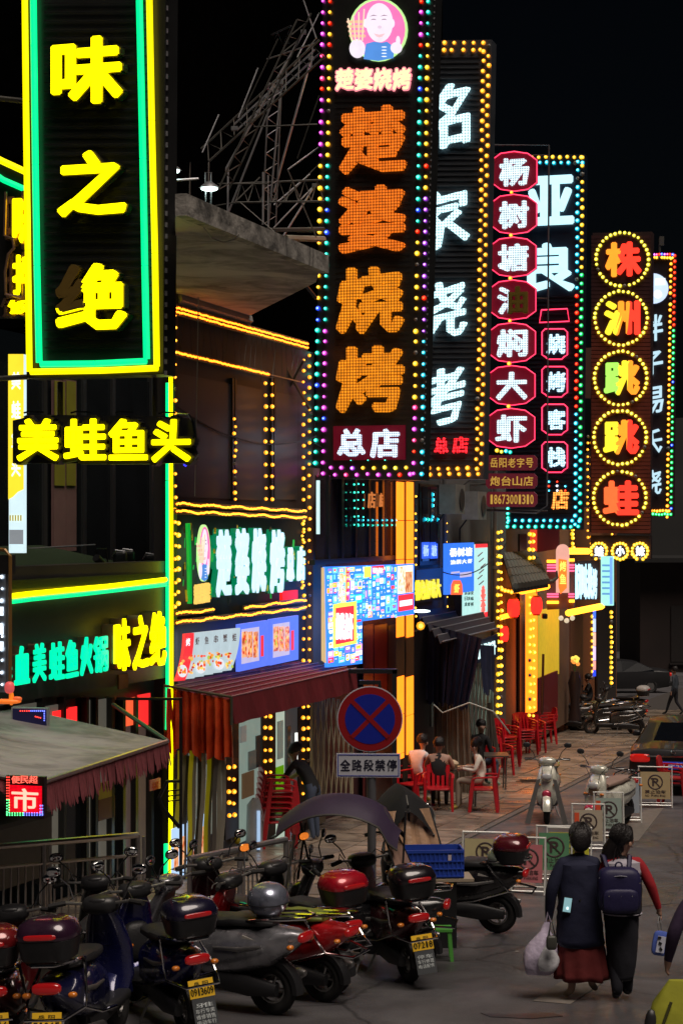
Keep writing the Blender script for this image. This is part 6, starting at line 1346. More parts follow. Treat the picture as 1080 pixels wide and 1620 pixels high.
for (cx_, cy_, sx, sy) in ((0, -D2_ / 2, W2_, .015), (0, D2_ / 2, W2_, .015), (-W2_ / 2, 0, .015, D2_), (W2_ / 2, 0, .015, D2_)):
    mb = MB(); cc = q + RC @ Vector((cx_, cy_, H2_ / 2)); mb.box(cc, (sx, sy, H2_), RC); mb.build('side', bluec, cr)
for k in range(13):
    mb = MB(); mb.box(q + RC @ Vector((-W2_ / 2 + .025 + k * .0475, -D2_ / 2 - .012, H2_ / 2)), (.012, .012, H2_ - .02), RC); mb.build('rib', bluec, cr)
for z in (.02, .1, .18, .285):
    mb = MB(); mb.box(q + RC @ Vector((0, -D2_ / 2 - .014, z)), (W2_ + .01, .014, .012 if z < .28 else .03), RC); mb.build('band', bluec, cr)
mb = MB(); mb.box(q + Vector((0, 0, .008)), (W2_, D2_, .012), RC); mb.build('bottom', bluec, cr); mb = MB(); mb.box(q + RC @ Vector((.16, -D2_ / 2 - .02, .22)), (.035, .006, .06), RC); mb.build('tag', pm('pale_tag', (.6, .5, .55), .5), cr)
sb = thing('wooden_board', Vector((q.x, q.y, gz(q.y))), 'pale board on black crate stack carrying the blue crate', 'board')
mb = MB(); mb.box(q + Vector((0.02, 0, -.022)), (.80, .42, .03), RC); mb.build('board', pm('pale_board', (.35, .28, .2), .6), sb); mb = MB(); h_ = q.z - .04 - gz(q.y); mb.box(Vector((q.x, q.y, gz(q.y) + h_ / 2)), (.5, .3, h_)); mb.build('base_box', blk, sb)
gs = thing('plastic_stool', at(696, 19.6), 'small green plastic stool behind the mudflap of the end scooter', 'stool')
gm = pm('green_plastic', (.08, .32, .05), .4)
c = at(696, 19.6)
mb = MB(); mb.box(c + Vector((0, 0, .32)), (.24, .24, .025)); mb.build('seat', gm, gs)
for sx in (-1, 1):
    for sy in (-1, 1): mb = MB(); mb.prism([c + Vector((sx * .11, sy * .11, .31)), c + Vector((sx * .07, sy * .11, .31)), c + Vector((sx * .10, sy * .13, 0)), c + Vector((sx * .135, sy * .13, 0))], (0, -sy * .015, 0)); mb.build('leg', gm, gs)
# the white pair and the far group
cream = (.74, .73, .62)
wgm = paint_m('pink_fender', (.5, .03, .08))
t, B = scooter('cream white scooter facing the viewer with splayed steel leg guards', at(881, 32.6), 172, 'cream', cream, retro=True, guard=False, roll=0)
t.location = at(881, 31.9) + Vector((0, 1.25, 0))
for s_ in (-1, 1):
    mb = MB(); mb.prism([Vector((s_ * .10, .74, .78)), Vector((s_ * .17, .74, .76)), Vector((s_ * .36, .80, .04)), Vector((s_ * .27, .80, .02))], (0, .03, 0)); B(mb, 'leg_guard', alu, False)
mb = MB(); mb.sup((0, .69, .50), (.16, .1, .16), 2.4); B(mb, 'red_lamp', wgm)
t, B = scooter('cream white scooter with round badge and pink fender behind the barriers', at(952, 32), 148, 'cream', cream, retro=True, guard=False, roll=0, seat=pm('tan_seat_cover', (.3, .2, .16), .6))
t.location = at(941, 30.4) + Vector((.62, 1.0, 0))
mb = MB(); mb.loft([((0, .60, .72), .075, .075), ((0, .645, .725), .075, .075)], 2, 16); B(mb, 'round_badge', pm('brown_badge', (.12, .07, .04), .4))
mb = MB(); mb.sup((0, .69, .42), (.24, .22, .2), 2.2); B(mb, 'pink_front_fender', wgm)
FG = 'scooters parked at the far paving'
for (px_, Y_, rz_, lab, nm, c_, kw) in ((1004, 54.5, 88, 'side-on dark scooter with pale footboard nearest the road of far group', 'far_black', (.03, .03, .03), {}), (955, 57.5, 100, 'dark scooter behind the side-on one, its seat olive', 'far_olive', (.10, .10, .05), dict(seat=pm('olive_seat', (.2, .17, .07), .6))),
                                        (905, 60, 110, 'yellow fronted scooter in the far group by the brown door', 'far_yellow', (.3, .26, .03), {}), (880, 57, 20, 'black scooter deepest in the far group beside red panel', 'far_black', (.03, .03, .03), {}), (1008, 60.5, 60, 'scooter with pale delivery box rack at the far right of its group', 'far_grey', (.07, .07, .07), dict(box='box', lid=pm('pale_box_lid', (.4, .38, .36), .5))),
                                        (975, 56.2, 95, 'dark scooter squeezed between the side-on one and the olive seated one', 'far_black', (.03, .03, .03), {}), (918, 55.8, 75, 'dark scooter nearest the stacked red chairs in the far group', 'far_grey', (.07, .07, .07), {}),
                                        (930, 64, 15, 'scooter farthest back beside the seated rider', 'far_black', (.03, .03, .03), {})):
    scooter(lab, at(px_, Y_), rz_, nm, c_, group=FG, **kw)

# ================================================================ traffic sign
ts = thing('traffic_sign', at(588, 19.95), 'round blue and red no stopping sign with white plate on grey post', 'traffic sign')
YS = 19.9; post = pm('grey_post', (.16, .16, .17), .4, .5)
mb = MB(); a = P(588, 1100, YS); mb.tube([Vector((a.x, YS + .05, gz(YS))), Vector((a.x, YS + .05, a.z))], .047, 12); mb.build('post', post, ts, True)
c = P(585, 1138, YS); ps__ = Pl(585, YS, (1, -.04))
rf = pm('reflective_red', (.30, .008, .012), .4, var=.08); bf = pm('reflective_blue', (.008, .02, .33), .4, var=.08); wf = pm('reflective_white', (.55, .56, .62), .4, var=.08)
mb = MB(); mb.prism(disc(ps__, 585, 1138, 52, 52, 0, 48), Vector((0, .02, 0))); mb.build('disc', wf, ts)
mb = MB(); mb.prism(disc(ps__, 585, 1138, 50.5, 50.5, .003, 48), Vector((0, .003, 0))); mb.build('red_ring', rf, ts)
mb = MB(); mb.prism(disc(ps__, 585, 1138, 39.5, 39.5, .006, 40), Vector((0, .003, 0))); mb.build('blue_field', bf, ts)
for s_ in (-1, 1):
    k = 41 * .7071; d = 3.6
    mb = MB(); mb.prism([ps__.hit(585 - k - s_ * 0 - d * .7, 1138 - s_ * k + s_ * d * .7 , .009 + .0015 * s_), ps__.hit(585 + k - d * .7, 1138 + s_ * k + s_ * d * .7, .009 + .0015 * s_), ps__.hit(585 + k + d * .7, 1138 + s_ * k - s_ * d * .7, .009 + .0015 * s_), ps__.hit(585 - k + d * .7, 1138 - s_ * k - s_ * d * .7, .009 + .0015 * s_)], Vector((0, .0015, 0))); mb.build('red_bar', rf, ts)
mb = MB(); slab(mb, ps__, 532, 1192, 633, 1230, .0, .015); mb.build('plate', wf, ts)
fr = MB()
for (x0, y0, x1, y1) in ((534, 1194, 631, 1195.2), (534, 1227, 631, 1228.2), (534, 1194, 535.2, 1228), (629.8, 1194, 631, 1228)): slab(fr, ps__, x0, y0, x1, y1, .003, .003)
fr.build('plate_border', bf, ts)
for i, chx in enumerate('全路段禁停'):
    mb = MB(); char(mb, chx, ps__, (538 + i * 18.4, 1202, 554 + i * 18.4, 1220), .004, .003, .022); mb.build('plate_character', pm('black_print', (.012, .012, .03), .5), ts)

# ================================================================ no-parking barriers
BG = 'no parking barriers along the road'
for (px_, Y_, w_, h_, c_, lab, rz_) in ((1036, 34.6, .60, .74, (.42, .32, .17), 'gold no parking barrier under the red chair behind the car', 0), (984, 32.2, .62, .76, (.30, .34, .38), 'grey no parking barrier with red corner label, second from the car', 3),
        (962, 30.0, .46, .72, (.30, .37, .33), 'grey green no parking barrier in front of the badge scooter', 5), (930, 28.4, .48, .70, (.40, .34, .26), 'slim pale barrier rising behind the head of the woman in navy', 4),
        (900, 26.9, .62, .52, (.5, .48, .04), 'yellow barrier half hidden behind the woman in navy', 0), (876, 25.2, .46, .74, (.10, .25, .13), 'green no parking barrier between woman in navy and pink barrier', 2),
        (836, 24.1, .42, .72, (.50, .16, .18), 'pink no parking barrier beside the rear of the long black scooter', -2), (768, 25.0, .60, .68, (.42, .36, .2), 'low yellowish barrier mostly hidden behind the long black scooter', 0)):
    o = at(px_, Y_); t = thing('parking_barrier', o, lab, 'barrier', BG, R(rz_ - 8)); pt_ = pm('white_tube_paint', (.78, .78, .74), .35, .3)
    def Bq(mb, nm, m, sm=False): return mb.build(nm, m, t, sm, local=True)
    for s_ in (-1, 1):
        y = .16 * s_; mb = MB(); mb.tube([(-w_ / 2, y, .02), (-w_ / 2, y * .15, h_), (w_ / 2, y * .15, h_), (w_ / 2, y, .02)], .014, 6)
        mb.tube([(-w_ / 2, y * .93, .06), (w_ / 2, y * .93, .06)], .013, 6); Bq(mb, 'tube_frame', pt_, True)
    T_ = Matrix.Translation(Vector((0, -.09, h_ * .56))) @ Matrix.Rotation(R(-9.5), 4, 'X')
    hp = h_ * .66; mb = MB(); mb.box((0, 0, 0), (w_ - .06, .012, hp)); mb.xf(T_); Bq(mb, 'panel', pm('barrier_panel_%d' % px_, c_, .4, var=.15))
    r_ = hp * .26; mb = MB(); ik = pm('barrier_ink', (.05, .03, .03), .5)
    mb.torus((0, -.009, hp * .12), r_, r_ * .1, 'y', 20, 4, flat=.3); flat_text(mb, 'P', -r_ * .45, r_ * .45, hp * .12 - r_ * .6, hp * .12 + r_ * .6, -.008, .03, 0, 0)
    mb.box((0, -.012, hp * .12), (r_ * 1.9, .004, r_ * .13), Matrix.Rotation(R(45), 3, 'Y')); flat_text(mb, '禁止泊车', -w_ * .32, w_ * .32, -hp * .30, -hp * .17, -.008, .015); flat_text(mb, 'NO PARKING', -w_ * .3, w_ * .3, -hp * .42, -hp * .34, -.008, .01)
    mb.xf(T_); Bq(mb, 'no_parking_print', ik)
    if px_ in (984, 962, 930):
        mb = MB(); mb.box((-w_ * .36, -.012, hp * .2), (.07, .006, hp * .42)); mb.xf(T_); Bq(mb, 'orange_label', pm('orange_label', (.6, .08, .03), .4))

# ================================================================ red plastic chairs
redc = pm('red_plastic', (.50, .012, .02), .3, var=.15, coat=.3)
CHM = None
def red_chair(pos, rz, label, group=None, tilt=0.):
    """armchair of moulded plastic; parts are copied from the first one"""
    global CHM
    t = thing('plastic_chair', pos, label, 'chair', group, R(rz)); t.rotation_euler = (R(tilt), 0, R(rz))
    if CHM:
        for c in CHM: d = c.copy(); COL.objects.link(d); d.parent = t
        return t
    def Bq(mb, nm): return mb.build(nm, redc, t, True, local=True)
    L = []
    mb = MB(); mb.sup((0, .02, .43), (.44, .42, .045), 5, 20, 8); L.append(Bq(mb, 'seat'))
    mb = MB(); N = 10
    prof = lambda z: -.19 - .10 * (z - .43) / .4
    def bar(x, wz0, wz1, hw):
        mb.prism([Vector((x - hw, prof(wz0) + .25 * x * x, wz0)), Vector((x + hw, prof(wz0) + .25 * x * x, wz0)), Vector((x + hw, prof(wz1) + .25 * x * x, wz1)), Vector((x - hw, prof(wz1) + .25 * x * x, wz1))], (0, -.018, 0))
    for x in (-.17, -.085, 0, .085, .17): bar(x, .44, .78, .026)
    for i in range(N):
        x0, x1 = -.21 + .42 * i / N, -.21 + .42 * (i + 1) / N; zt = lambda x: .84 - .9 * x * x
        mb.prism([Vector((x0, prof(.72) + .25 * x0 * x0, zt(x0) - .15)), Vector((x1, prof(.72) + .25 * x1 * x1, zt(x1) - .15)), Vector((x1, prof(.82) + .25 * x1 * x1, zt(x1))), Vector((x0, prof(.82) + .25 * x0 * x0, zt(x0)))], (0, -.02, 0))
    L.append(Bq(mb, 'backrest'))
    for s_ in (-1, 1):
        mb = MB(); mb.loft([((s_ * .22, -.24, .66), .02, .02), ((s_ * .255, -.1, .66), .028, .014), ((s_ * .26, .12, .65), .03, .014), ((s_ * .25, .19, .62), .025, .02)], 3, 10); L.append(Bq(mb, 'armrest'))
        for sy, zt in ((1, .63), (-1, .66)):
            mb = MB(); mb.loft([((s_ * .25, .25 * sy, 0), .022, .03), ((s_ * .235, .21 * sy, .42), .03, .04), ((s_ * .245, .18 * sy, zt), .026, .03)], 3, 8, ax='z'); L.append(Bq(mb, 'leg'))
    CHM = L; return t
def tbl(px_, Y_, label):
    o = at(px_, Y_); t = thing('folding_table', o, label, 'table')
    mb = MB(); mb.box((0, 0, .715), (.8, .62, .03)); mb.build('tabletop', pm('dark_tabletop', (.08, .07, .06), .35), t, local=True)
    for sx in (-1, 1):
        for sy in (-1, 1): mb = MB(); mb.tube([(sx * .32, sy * .25, 0), (sx * .34, sy * .26, .70)], .016, 6); mb.build('leg', darksteel, t, local=True)
    return t
red_chair(at(693, 33.8), 178, 'red chair of the diner in the black vest, back towards viewer'); CH1 = None
red_chair(at(655, 34.6), 232 - 100, 'red chair of the diner in the white shirt'); red_chair(at(640, 36.2), 90 + 180, 'red chair of the farthest left diner')
red_chair(at(765, 33.7), 84, 'red chair of the woman in the cream top')
red_chair(at(788, 41), 200, 'red chair with tall back alone, beside cloudy curtain end')
STK = [(436, 28.6, -75, 6, .085, '%s red chair in the tall stack before the maroon awning shop', 14), (797, 43.2, 215, 5, .07, '%s red chair of the stack closest to the seated man in black', 6), (829, 46.8, 200, 4, .07, '%s red chair of the stack at foot of the nearer bulb column', 6), (843, 47.5, 190, 3, .07, '%s red chair of the stack at foot of the farther bulb column', 5), (862, 50.5, 100, 3, .08, '%s red chair of the small stack before the yellow wall', 8)]
for (px_, Y_, rz_, n, dz, lab, tl_) in STK:
    for k in range(n):
        o = at(px_, Y_); f = Vector((-math.sin(R(rz_)), math.cos(R(rz_)), 0)); red_chair(o + Vector((0, 0, dz * k)) - f * (-.012 * k), rz_, lab % (['lowest', 'second', 'third', 'fourth', 'fifth', 'sixth'][k] if k < n - 1 else 'topmost'), 'stacked red plastic chairs')
for k in range(2): red_chair(at(1066, 35.0) + Vector((0, 0, .07 * k)), 250, ['lower', 'upper'][k] + ' one of two red chairs stacked behind the gold barrier', 'red chairs behind the gold barrier')
tbl(722, 34.6, 'low dark folding table among the four diners'); tbl(772, 37.8, 'dark table beside the seated man in black')
sk = thing('paper_bag', P(716, 1222, 34.5), 'crumpled pale paper bag on the diners table', 'bag'); mb = MB(); c = at(716, 34.6) + Vector((0, 0, .80)); mb.sup(c, (.22, .16, .15), 1.6, 10, 6); mb.build('bag_body', pm('pale_paper', (.6, .48, .33), .7), sk)
pn = thing('dish', at(740, 34.5) + Vector((0, 0, .73)), 'pale oblong dish in front of the long haired woman', 'dish'); mb = MB(); mb.sup(at(737, 34.5) + Vector((0, 0, .75)), (.34, .2, .05), 2.5); mb.build('plate', pm('pale_wood', (.5, .38, .2), .5), pn, True)

# ================================================================ car
def car(label, pos, rz, col, plate=None):
    t = thing('parked_car', pos, label, 'car', None, R(rz)); pb_ = pm('paint_' + col[0], col[1], .4, .0, var=.1, coat=.2)
    ST = [(-2.38, .42, .58, .78, .86, .70, .62), (-2.30, .28, .60, .92, 1.00, .86, .74), (-1.85, .22, .62, .96, 1.05, .90, .78), (-1.60, .22, .62, .96, 1.08, .91, .74), (-.95, .22, .62, .96, 1.38, .91, .58), (-.2, .22, .62, .95, 1.46, .91, .58), (.45, .22, .62, .94, 1.40, .91, .60), (1.15, .22, .6, .90, .98, .90, .72), (1.9, .24, .58, .82, .88, .88, .7), (2.3, .3, .5, .66, .70, .74, .6)]
    vs = []; n = 10
    for (y, zb, zm, zs, zt, w_, wt) in ST:
        pts = [(w_ * .86, zb), (w_, zm), (w_ * .96, zs), (wt + .03, zt - .05), (wt * .6, zt)]
        ring = [(-a, z) for a, z in reversed(pts)]; ring = [(-wt * .6, zt)][:0] + [(a, z) for a, z in pts] + [(-a, z) for a, z in reversed(pts)]
        vs += [Vector((x, y, z)) for x, z in ring]
    fs, gl = [], []
    for i in range(len(ST) - 1):
        for k in range(n):
            f = (i * n + k, i * n + (k + 1) % n, (i + 1) * n + (k + 1) % n, (i + 1) * n + k)
            isg = (i in (3, 6) and k in (4,)) or (i in (3, 4, 5, 6) and k in (2, 6)); (gl if isg else fs).append(f)
    fs += [tuple(range(n)), tuple(range((len(ST) - 1) * n, len(ST) * n))]
    mb = MB(); mb.add(vs, fs); o = mb.build('body', pb_, t, True, local=True)
    bv = o.modifiers.new('round', 'BEVEL'); bv.width = .03; bv.segments = 2; bv.limit_method = 'ANGLE'
    gm_ = pm('tinted_car_glass', (.004, .005, .007), .12); gm_.node_tree.nodes['Principled BSDF'].inputs['Specular IOR Level'].default_value = .04
    for f in gl: mb = MB(); mb.add([vs[k] for k in f], [(0, 1, 2, 3)]); mb.build('window', gm_, t, local=True)
    for s_ in (-1, 1):
        for y in (-1.45, 1.4):
            mb = MB(); mb.torus((s_ * .80, y, .32), .24, .08, 'x', 24, 8); wl_ = mb.build('wheel', rubber, t, True, local=True)
            mb = MB(); mb.tube([(s_ * .82, y, .32), (s_ * .86, y, .32)], .17, 16)
            mb.build('rim', alu, wl_, True, local=True)
        mb = MB(); mb.sup((s_ * .64, -2.36, .82), (.40, .10, .16), 4); mb.build('tail_light', pm('car_tail_light', (.6, .02, .01), .1, coat=1, emit=(.7, .01, .01), es=.22), t, True, local=True)
        mb = MB(); mb.sup((s_ * .98, .62, .98), (.18, .1, .12), 3); mb.build('door_mirror', pb_, t, True, local=True)
    mb = MB(); mb.sup((0, -2.33, .42), (1.66, .22, .26), 5); mb.build('bumper', pb_, t, True, local=True)
    mb = MB(); mb.box((0, -2.40, .865), (1.0, .02, .03)); mb.build('chrome_strip', chrome, t, local=True)
    mb = MB(); mb.torus((0, -2.36, .94), .045, .009, 'y', 16, 5); mb.tube([(-.04, -2.365, .94), (0, -2.365, .92), (.04, -2.365, .94)], .006, 4); mb.build('badge', chrome, t, local=True)
    if plate:
        mb = MB(); mb.box((0, -2.43, .70), (.44, .02, .14)); mb.build('number_plate', pm('blue_plate', (.02, .04, .35), .4, emit=(.03, .05, .4), es=.3), t, local=True)
        mb = MB(); flat_text(mb, plate, -.20, .20, .65, .75, -2.443, .03); mb.build('plate_text', pm('plate_white', (.7, .72, .8), .5), t, local=True)
    return t
car('glossy black saloon car seen from behind at the right picture edge', at(1078, 39.0), -14, ('car_black', (.008, .008, .01)), '湘FP53')
fc = car('small dark parked car far down the street behind the scooters', at(968, 82), 98, ('car_far_grey', (.02, .02, .022)))

# ================================================================ people
skin = pm('skin', (.42, .24, .17), .55, var=.08); hairm = pm('black_hair', (.012, .009, .009), .45, var=.4, scale=30, bump=.5, bscale=90)
def person(label, pos, rz, J, mats, rad=None, H=1.0, hair='short', hand=True, turn=0., group=None):
    """J: joint positions (metres). One skinned surface; faces take the cloth of the nearest bone"""
    t = thing('person', pos, label, 'person', group, R(rz)); t.scale = (H, H, H)
    Rr = dict(pel=.135, wst=.115, chs=.135, nek=.052, nk2=.05, hd1=.082, hd2=.098, hd3=.08, shl=.06, shr=.06, ell=.042, elr=.042, wrl=.027, wrr=.027, hpl=.095, hpr=.095, knl=.06, knr=.06, anl=.038, anr=.038, hel=.036, her=.036, tol=.03, tor=.03, pal=.026, par=.026, nos=.014)
    if rad: Rr.update(rad)
    J = dict(J); up = (J['nek'] - J['chs']).normalized(); nk = J['nek']; ft = J.get('face', Vector((0, 1, 0))).normalized()
    J.setdefault('hd1', nk + Vector((0, 0, .095)) + ft * .03); J.setdefault('nk2', nk.lerp(J['hd1'], .5)); J['hd2'] = J['hd1'] + Vector((0, 0, .075)) - ft * .012; J['hd3'] = J['hd2'] + Vector((0, 0, .055)) - ft * .01
    J['nos'] = J['hd1'] + ft * .088 + Vector((0, 0, .02))
    E = [('pel', 'wst', 't'), ('wst', 'chs', 't'), ('chs', 'nek', 't'), ('nek', 'nk2', 's'), ('nk2', 'hd1', 's'), ('hd1', 'hd2', 's'), ('hd2', 'hd3', 's'), ('hd1', 'nos', 's'),
         ('chs', 'shl', 'a'), ('shl', 'ell', 'a'), ('ell', 'wrl', 'f'), ('chs', 'shr', 'a'), ('shr', 'elr', 'a'), ('elr', 'wrr', 'f'), ('wrl', 'pal', 's'), ('wrr', 'par', 's'),
         ('pel', 'hpl', 'p'), ('hpl', 'knl', 'p'), ('knl', 'anl', 'c'), ('anl', 'tol', 'b'), ('pel', 'hpr', 'p'), ('hpr', 'knr', 'p'), ('knr', 'anr', 'c'), ('anr', 'tor', 'b')]
    for sd_ in 'lr':
        wr = J['wr' + sd_]; d = (wr - J['el' + sd_]).normalized(); d = (d + Vector(J.get('hd_' + sd_, (0, 0, -.4)))).normalized(); J['pa' + sd_] = wr + d * .06
        if hand:
            side = d.cross(Vector((1, 0, 0))).normalized()
            if side.length < .5: side = Vector((0, 1, 0))
            inn = Vector((-1 if sd_ == 'r' else 1, 0, 0))
            for k, (o_, L_) in enumerate(((-.026, .062), (-.009, .072), (.009, .068), (.026, .052))):
                b = J['pa' + sd_] + side * o_ + d * .018; n1, n2 = 'f%s%d' % (sd_, k), 'g%s%d' % (sd_, k)
                J[n1] = b + d * L_ * .5; J[n2] = b + d * L_ * .85 + inn * L_ * .35; Rr[n1] = .0088; Rr[n2] = .0075; E += [('pa' + sd_, n1, 's'), (n1, n2, 's')]
            n1, n2 = 'h%s1' % sd_, 'h%s2' % sd_; J[n1] = J['pa' + sd_] + side * -.035 - d * .015 + inn * .01; J[n2] = J[n1] + d * .04 + side * -.01 + inn * .015; Rr[n1] = .011; Rr[n2] = .009
            E += [('pa' + sd_, n1, 's'), (n1, n2, 's')]
    names = [k for k in J if k in Rr and any(k in e[:2] for e in E)]; ix = {k: i for i, k in enumerate(names)}
    me = bpy.data.meshes.new('b'); me.from_pydata([J[k] for k in names], [(ix[a], ix[b]) for a, b, _ in E], [])
    ob = bpy.data.objects.new('b', me); COL.objects.link(ob); sk_ = ob.modifiers.new('s', 'SKIN'); sk_.use_smooth_shade = True; sk_.branch_smoothing = .4
    ob.modifiers.new('u', 'SUBSURF').levels = 2
    for i, k in enumerate(names):
        v = me.skin_vertices[0].data[i]; v.radius = (Rr[k], Rr[k]); v.use_root = (k == 'pel')
    dg = bpy.context.evaluated_depsgraph_get(); nm_ = bpy.data.meshes.new_from_object(ob.evaluated_get(dg)); bpy.data.objects.remove(ob)
    nm_.name = 'body'; nm_.materials.clear(); keys = ['s', 't', 'a', 'f', 'p', 'c', 'b']
    for k in keys: nm_.materials.append(mats.get(k, mats.get({'a': 't', 'f': 'a', 'c': 'p', 'p': 't', 'b': 's', 's': 's'}.get(k, 's'), skin)) if k != 's' else mats.get('s', skin))
    for p in nm_.polygons:
        c = p.center; best = 9; kb = 's'
        for a, b, k in E:
            A, B2 = J[a], J[b]; ab = B2 - A; f = max(0, min(1, (c - A).dot(ab) / max(ab.dot(ab), 1e-6))); d = (c - A - ab * f).length - (Rr[a] * (1 - f) + Rr[b] * f)
            if d < best: best, kb = d, k
        p.material_index = keys.index(kb)
    o = bpy.data.objects.new('body', nm_); COL.objects.link(o); o.parent = t
    # hair and face
    h = J['hd2']; FT = ft; SD = FT.cross(Vector((0, 0, 1))).normalized(); RM = Matrix((SD, FT, Vector((0, 0, 1)))).transposed()
    mb = MB(); mb.sup(h + Vector((0, 0, .028)) - FT * .022, (.208, .228, .22), 2.1, 18, 12, RM, z0=-.6)
    if hair == 'bun': mb.sup(h - FT * .09 + Vector((0, 0, -.02)), (.205, .15, .24), 2.2, 14, 9, RM)
    if hair == 'long': mb.loft([(h - FT * .06 + Vector((0, 0, .02)), .085, .07), (h - FT * .11 + Vector((0, 0, -.12)), .085, .045), (h - FT * .13 + Vector((0, 0, -.32)), .075, .035), (h - FT * .11 + Vector((0, 0, -.50)), .03, .02)], 2.2, 14, ax='z')
    if hair == 'loose': mb.loft([(h - FT * .03 + Vector((0, 0, .03)), .10, .085), (h - FT * .07 - SD * .03 + Vector((0, 0, -.08)), .12, .075), (h - FT * .10 - SD * .07 + Vector((0, 0, -.2)), .11, .06), (h - FT * .11 - SD * .09 + Vector((0, 0, -.33)), .05, .03)], 2.2, 16, ax='z')
    mb.v = [v + (v - h).normalized() * .016 * noise.noise(v * 14 + Vector((pos.x, 0, 0))) + (v - h).normalized() * .007 * noise.noise(v * 45) for v in mb.v]
    mb.build('hair', hairm, t, True, local=True)
    if hair in ('bun', 'loose', 'long') and pos.y < 40:
        mb = MB(); rr_ = random.Random(3)
        for k in range(130):
            a = rr_.uniform(-2.1, 2.1); e0 = rr_.uniform(.2, 1.2); pts = []
            for i in range(7):
                el = e0 + (1.9 if hair == 'bun' else 2.1) * i / 6; r1_, r2_ = .109, .120
                d_ = Vector((math.sin(a * (1 - .1 * i)) * math.sin(el), -math.cos(a * (1 - .12 * i)) * math.sin(el), math.cos(el)))
                pts.append(h + Vector((0, 0, .028)) - FT * .022 + SD * d_.x * r1_ + FT * d_.y * r2_ + Vector((0, 0, d_.z * .117)))
            tail = pts[-1] + Vector((rr_.uniform(-.03, .03), rr_.uniform(-.02, .02), -.03 if hair == 'bun' else -.07)); pts.append(tail)
            if hair == 'loose': pts.append(h - FT * (.10 + rr_.uniform(-.03, .04)) - SD * (.08 + rr_.uniform(-.07, .08)) + Vector((0, 0, -.30 + rr_.uniform(-.08, .05))))
            mb.tube(pts, rr_.uniform(.003, .007), 3)
        stuff(mb.build('hair_strands', hairm, t, local=True))
    for s_ in (-1, 1):
        mb = MB(); mb.sup(J['hd1'] + FT * .078 + SD * .032 * s_ + Vector((0, 0, .045)), (.022, .012, .011), 2, 8, 5, RM); mb.build('eye', pm('eye_dark', (.015, .01, .01), .2), t, True, local=True)
        mb = MB(); mb.sup(J['hd1'] + SD * .088 * s_ + Vector((0, 0, .025)), (.018, .035, .055), 2, 8, 6, RM); mb.build('ear', skin, t, True, local=True)
    mb = MB(); mb.sup(J['hd1'] + FT * .078 + Vector((0, 0, -.018)), (.042, .012, .011), 2, 8, 5, RM); mb.build('mouth', pm('lips', (.3, .09, .07), .5), t, True, local=True)
    return t, J
V3 = Vector
def stand(**k):
    J = dict(pel=V3((0, 0, .90)), wst=V3((0, 0, 1.05)), chs=V3((0, .0, 1.24)), nek=V3((0, .0, 1.38)), shl=V3((-.16, 0, 1.33)), shr=V3((.16, 0, 1.33)), ell=V3((-.22, -.03, 1.06)), elr=V3((.22, -.03, 1.06)), wrl=V3((-.24, .03, .83)), wrr=V3((.24, .03, .83)),
             hpl=V3((-.09, 0, .84)), hpr=V3((.09, 0, .84)), knl=V3((-.09, .02, .46)), knr=V3((.09, .02, .46)), anl=V3((-.09, -.02, .09)), anr=V3((.09, -.02, .09)), tol=V3((-.10, .13, .03)), tor=V3((.10, .13, .03)))
    J.update(k); return J
def sit(**k):
    J = dict(pel=V3((0, 0, .56)), wst=V3((0, .0, .70)), chs=V3((0, .03, .88)), nek=V3((0, .06, 1.02)), shl=V3((-.17, .03, .97)), shr=V3((.17, .03, .97)), ell=V3((-.23, .10, .74)), elr=V3((.23, .10, .74)), wrl=V3((-.14, .32, .77)), wrr=V3((.14, .32, .77)),
             hpl=V3((-.10, .04, .54)), hpr=V3((.10, .04, .54)), knl=V3((-.12, .44, .52)), knr=V3((.12, .44, .52)), anl=V3((-.12, .42, .09)), anr=V3((.12, .42, .09)), tol=V3((-.12, .57, .035)), tor=V3((.12, .57, .035)))
    J.update(k); return J
cloth = lambda nm, c: pm('cloth_' + nm, c, .85, var=.25, scale=7, bump=.35, bscale=11)
# woman in navy coat and red skirt, walking away
navyc = cloth('navy_coat', (.008, .010, .036)); rsk = cloth('dark_red_skirt', (.13, .012, .012)); tights = pm('bare_leg', (.40, .24, .18), .5)
J = stand(knl=V3((-.06, .03, .46)), anl=V3((-.075, -.05, .10)), tol=V3((-.13, .06, .03)), knr=V3((.10, .10, .48)), anr=V3((.12, .05, .14)), tor=V3((.17, .16, .06)), ell=V3((-.27, -.04, 1.06)), wrl=V3((-.29, .02, .80)), elr=V3((.20, .08, 1.06)), wrr=V3((.16, .2, .9)), chs=V3((0, .02, 1.26)), nek=V3((0.01, .05, 1.40)), hd_l=(0, 0, -.6))
wp = G(916, 1581)
t, J = person('woman walking away in knee length navy coat and dark red skirt, carrying bags', wp, -4, J, dict(t=navyc, a=navyc, f=navyc, p=navyc, c=tights, b=pm('beige_shoe', (.35, .27, .2), .5)), rad=dict(shl=.078, shr=.078, ell=.066, elr=.066, wrl=.048, wrr=.048, chs=.15, knl=.055, knr=.055), H=.96, hair='bun')
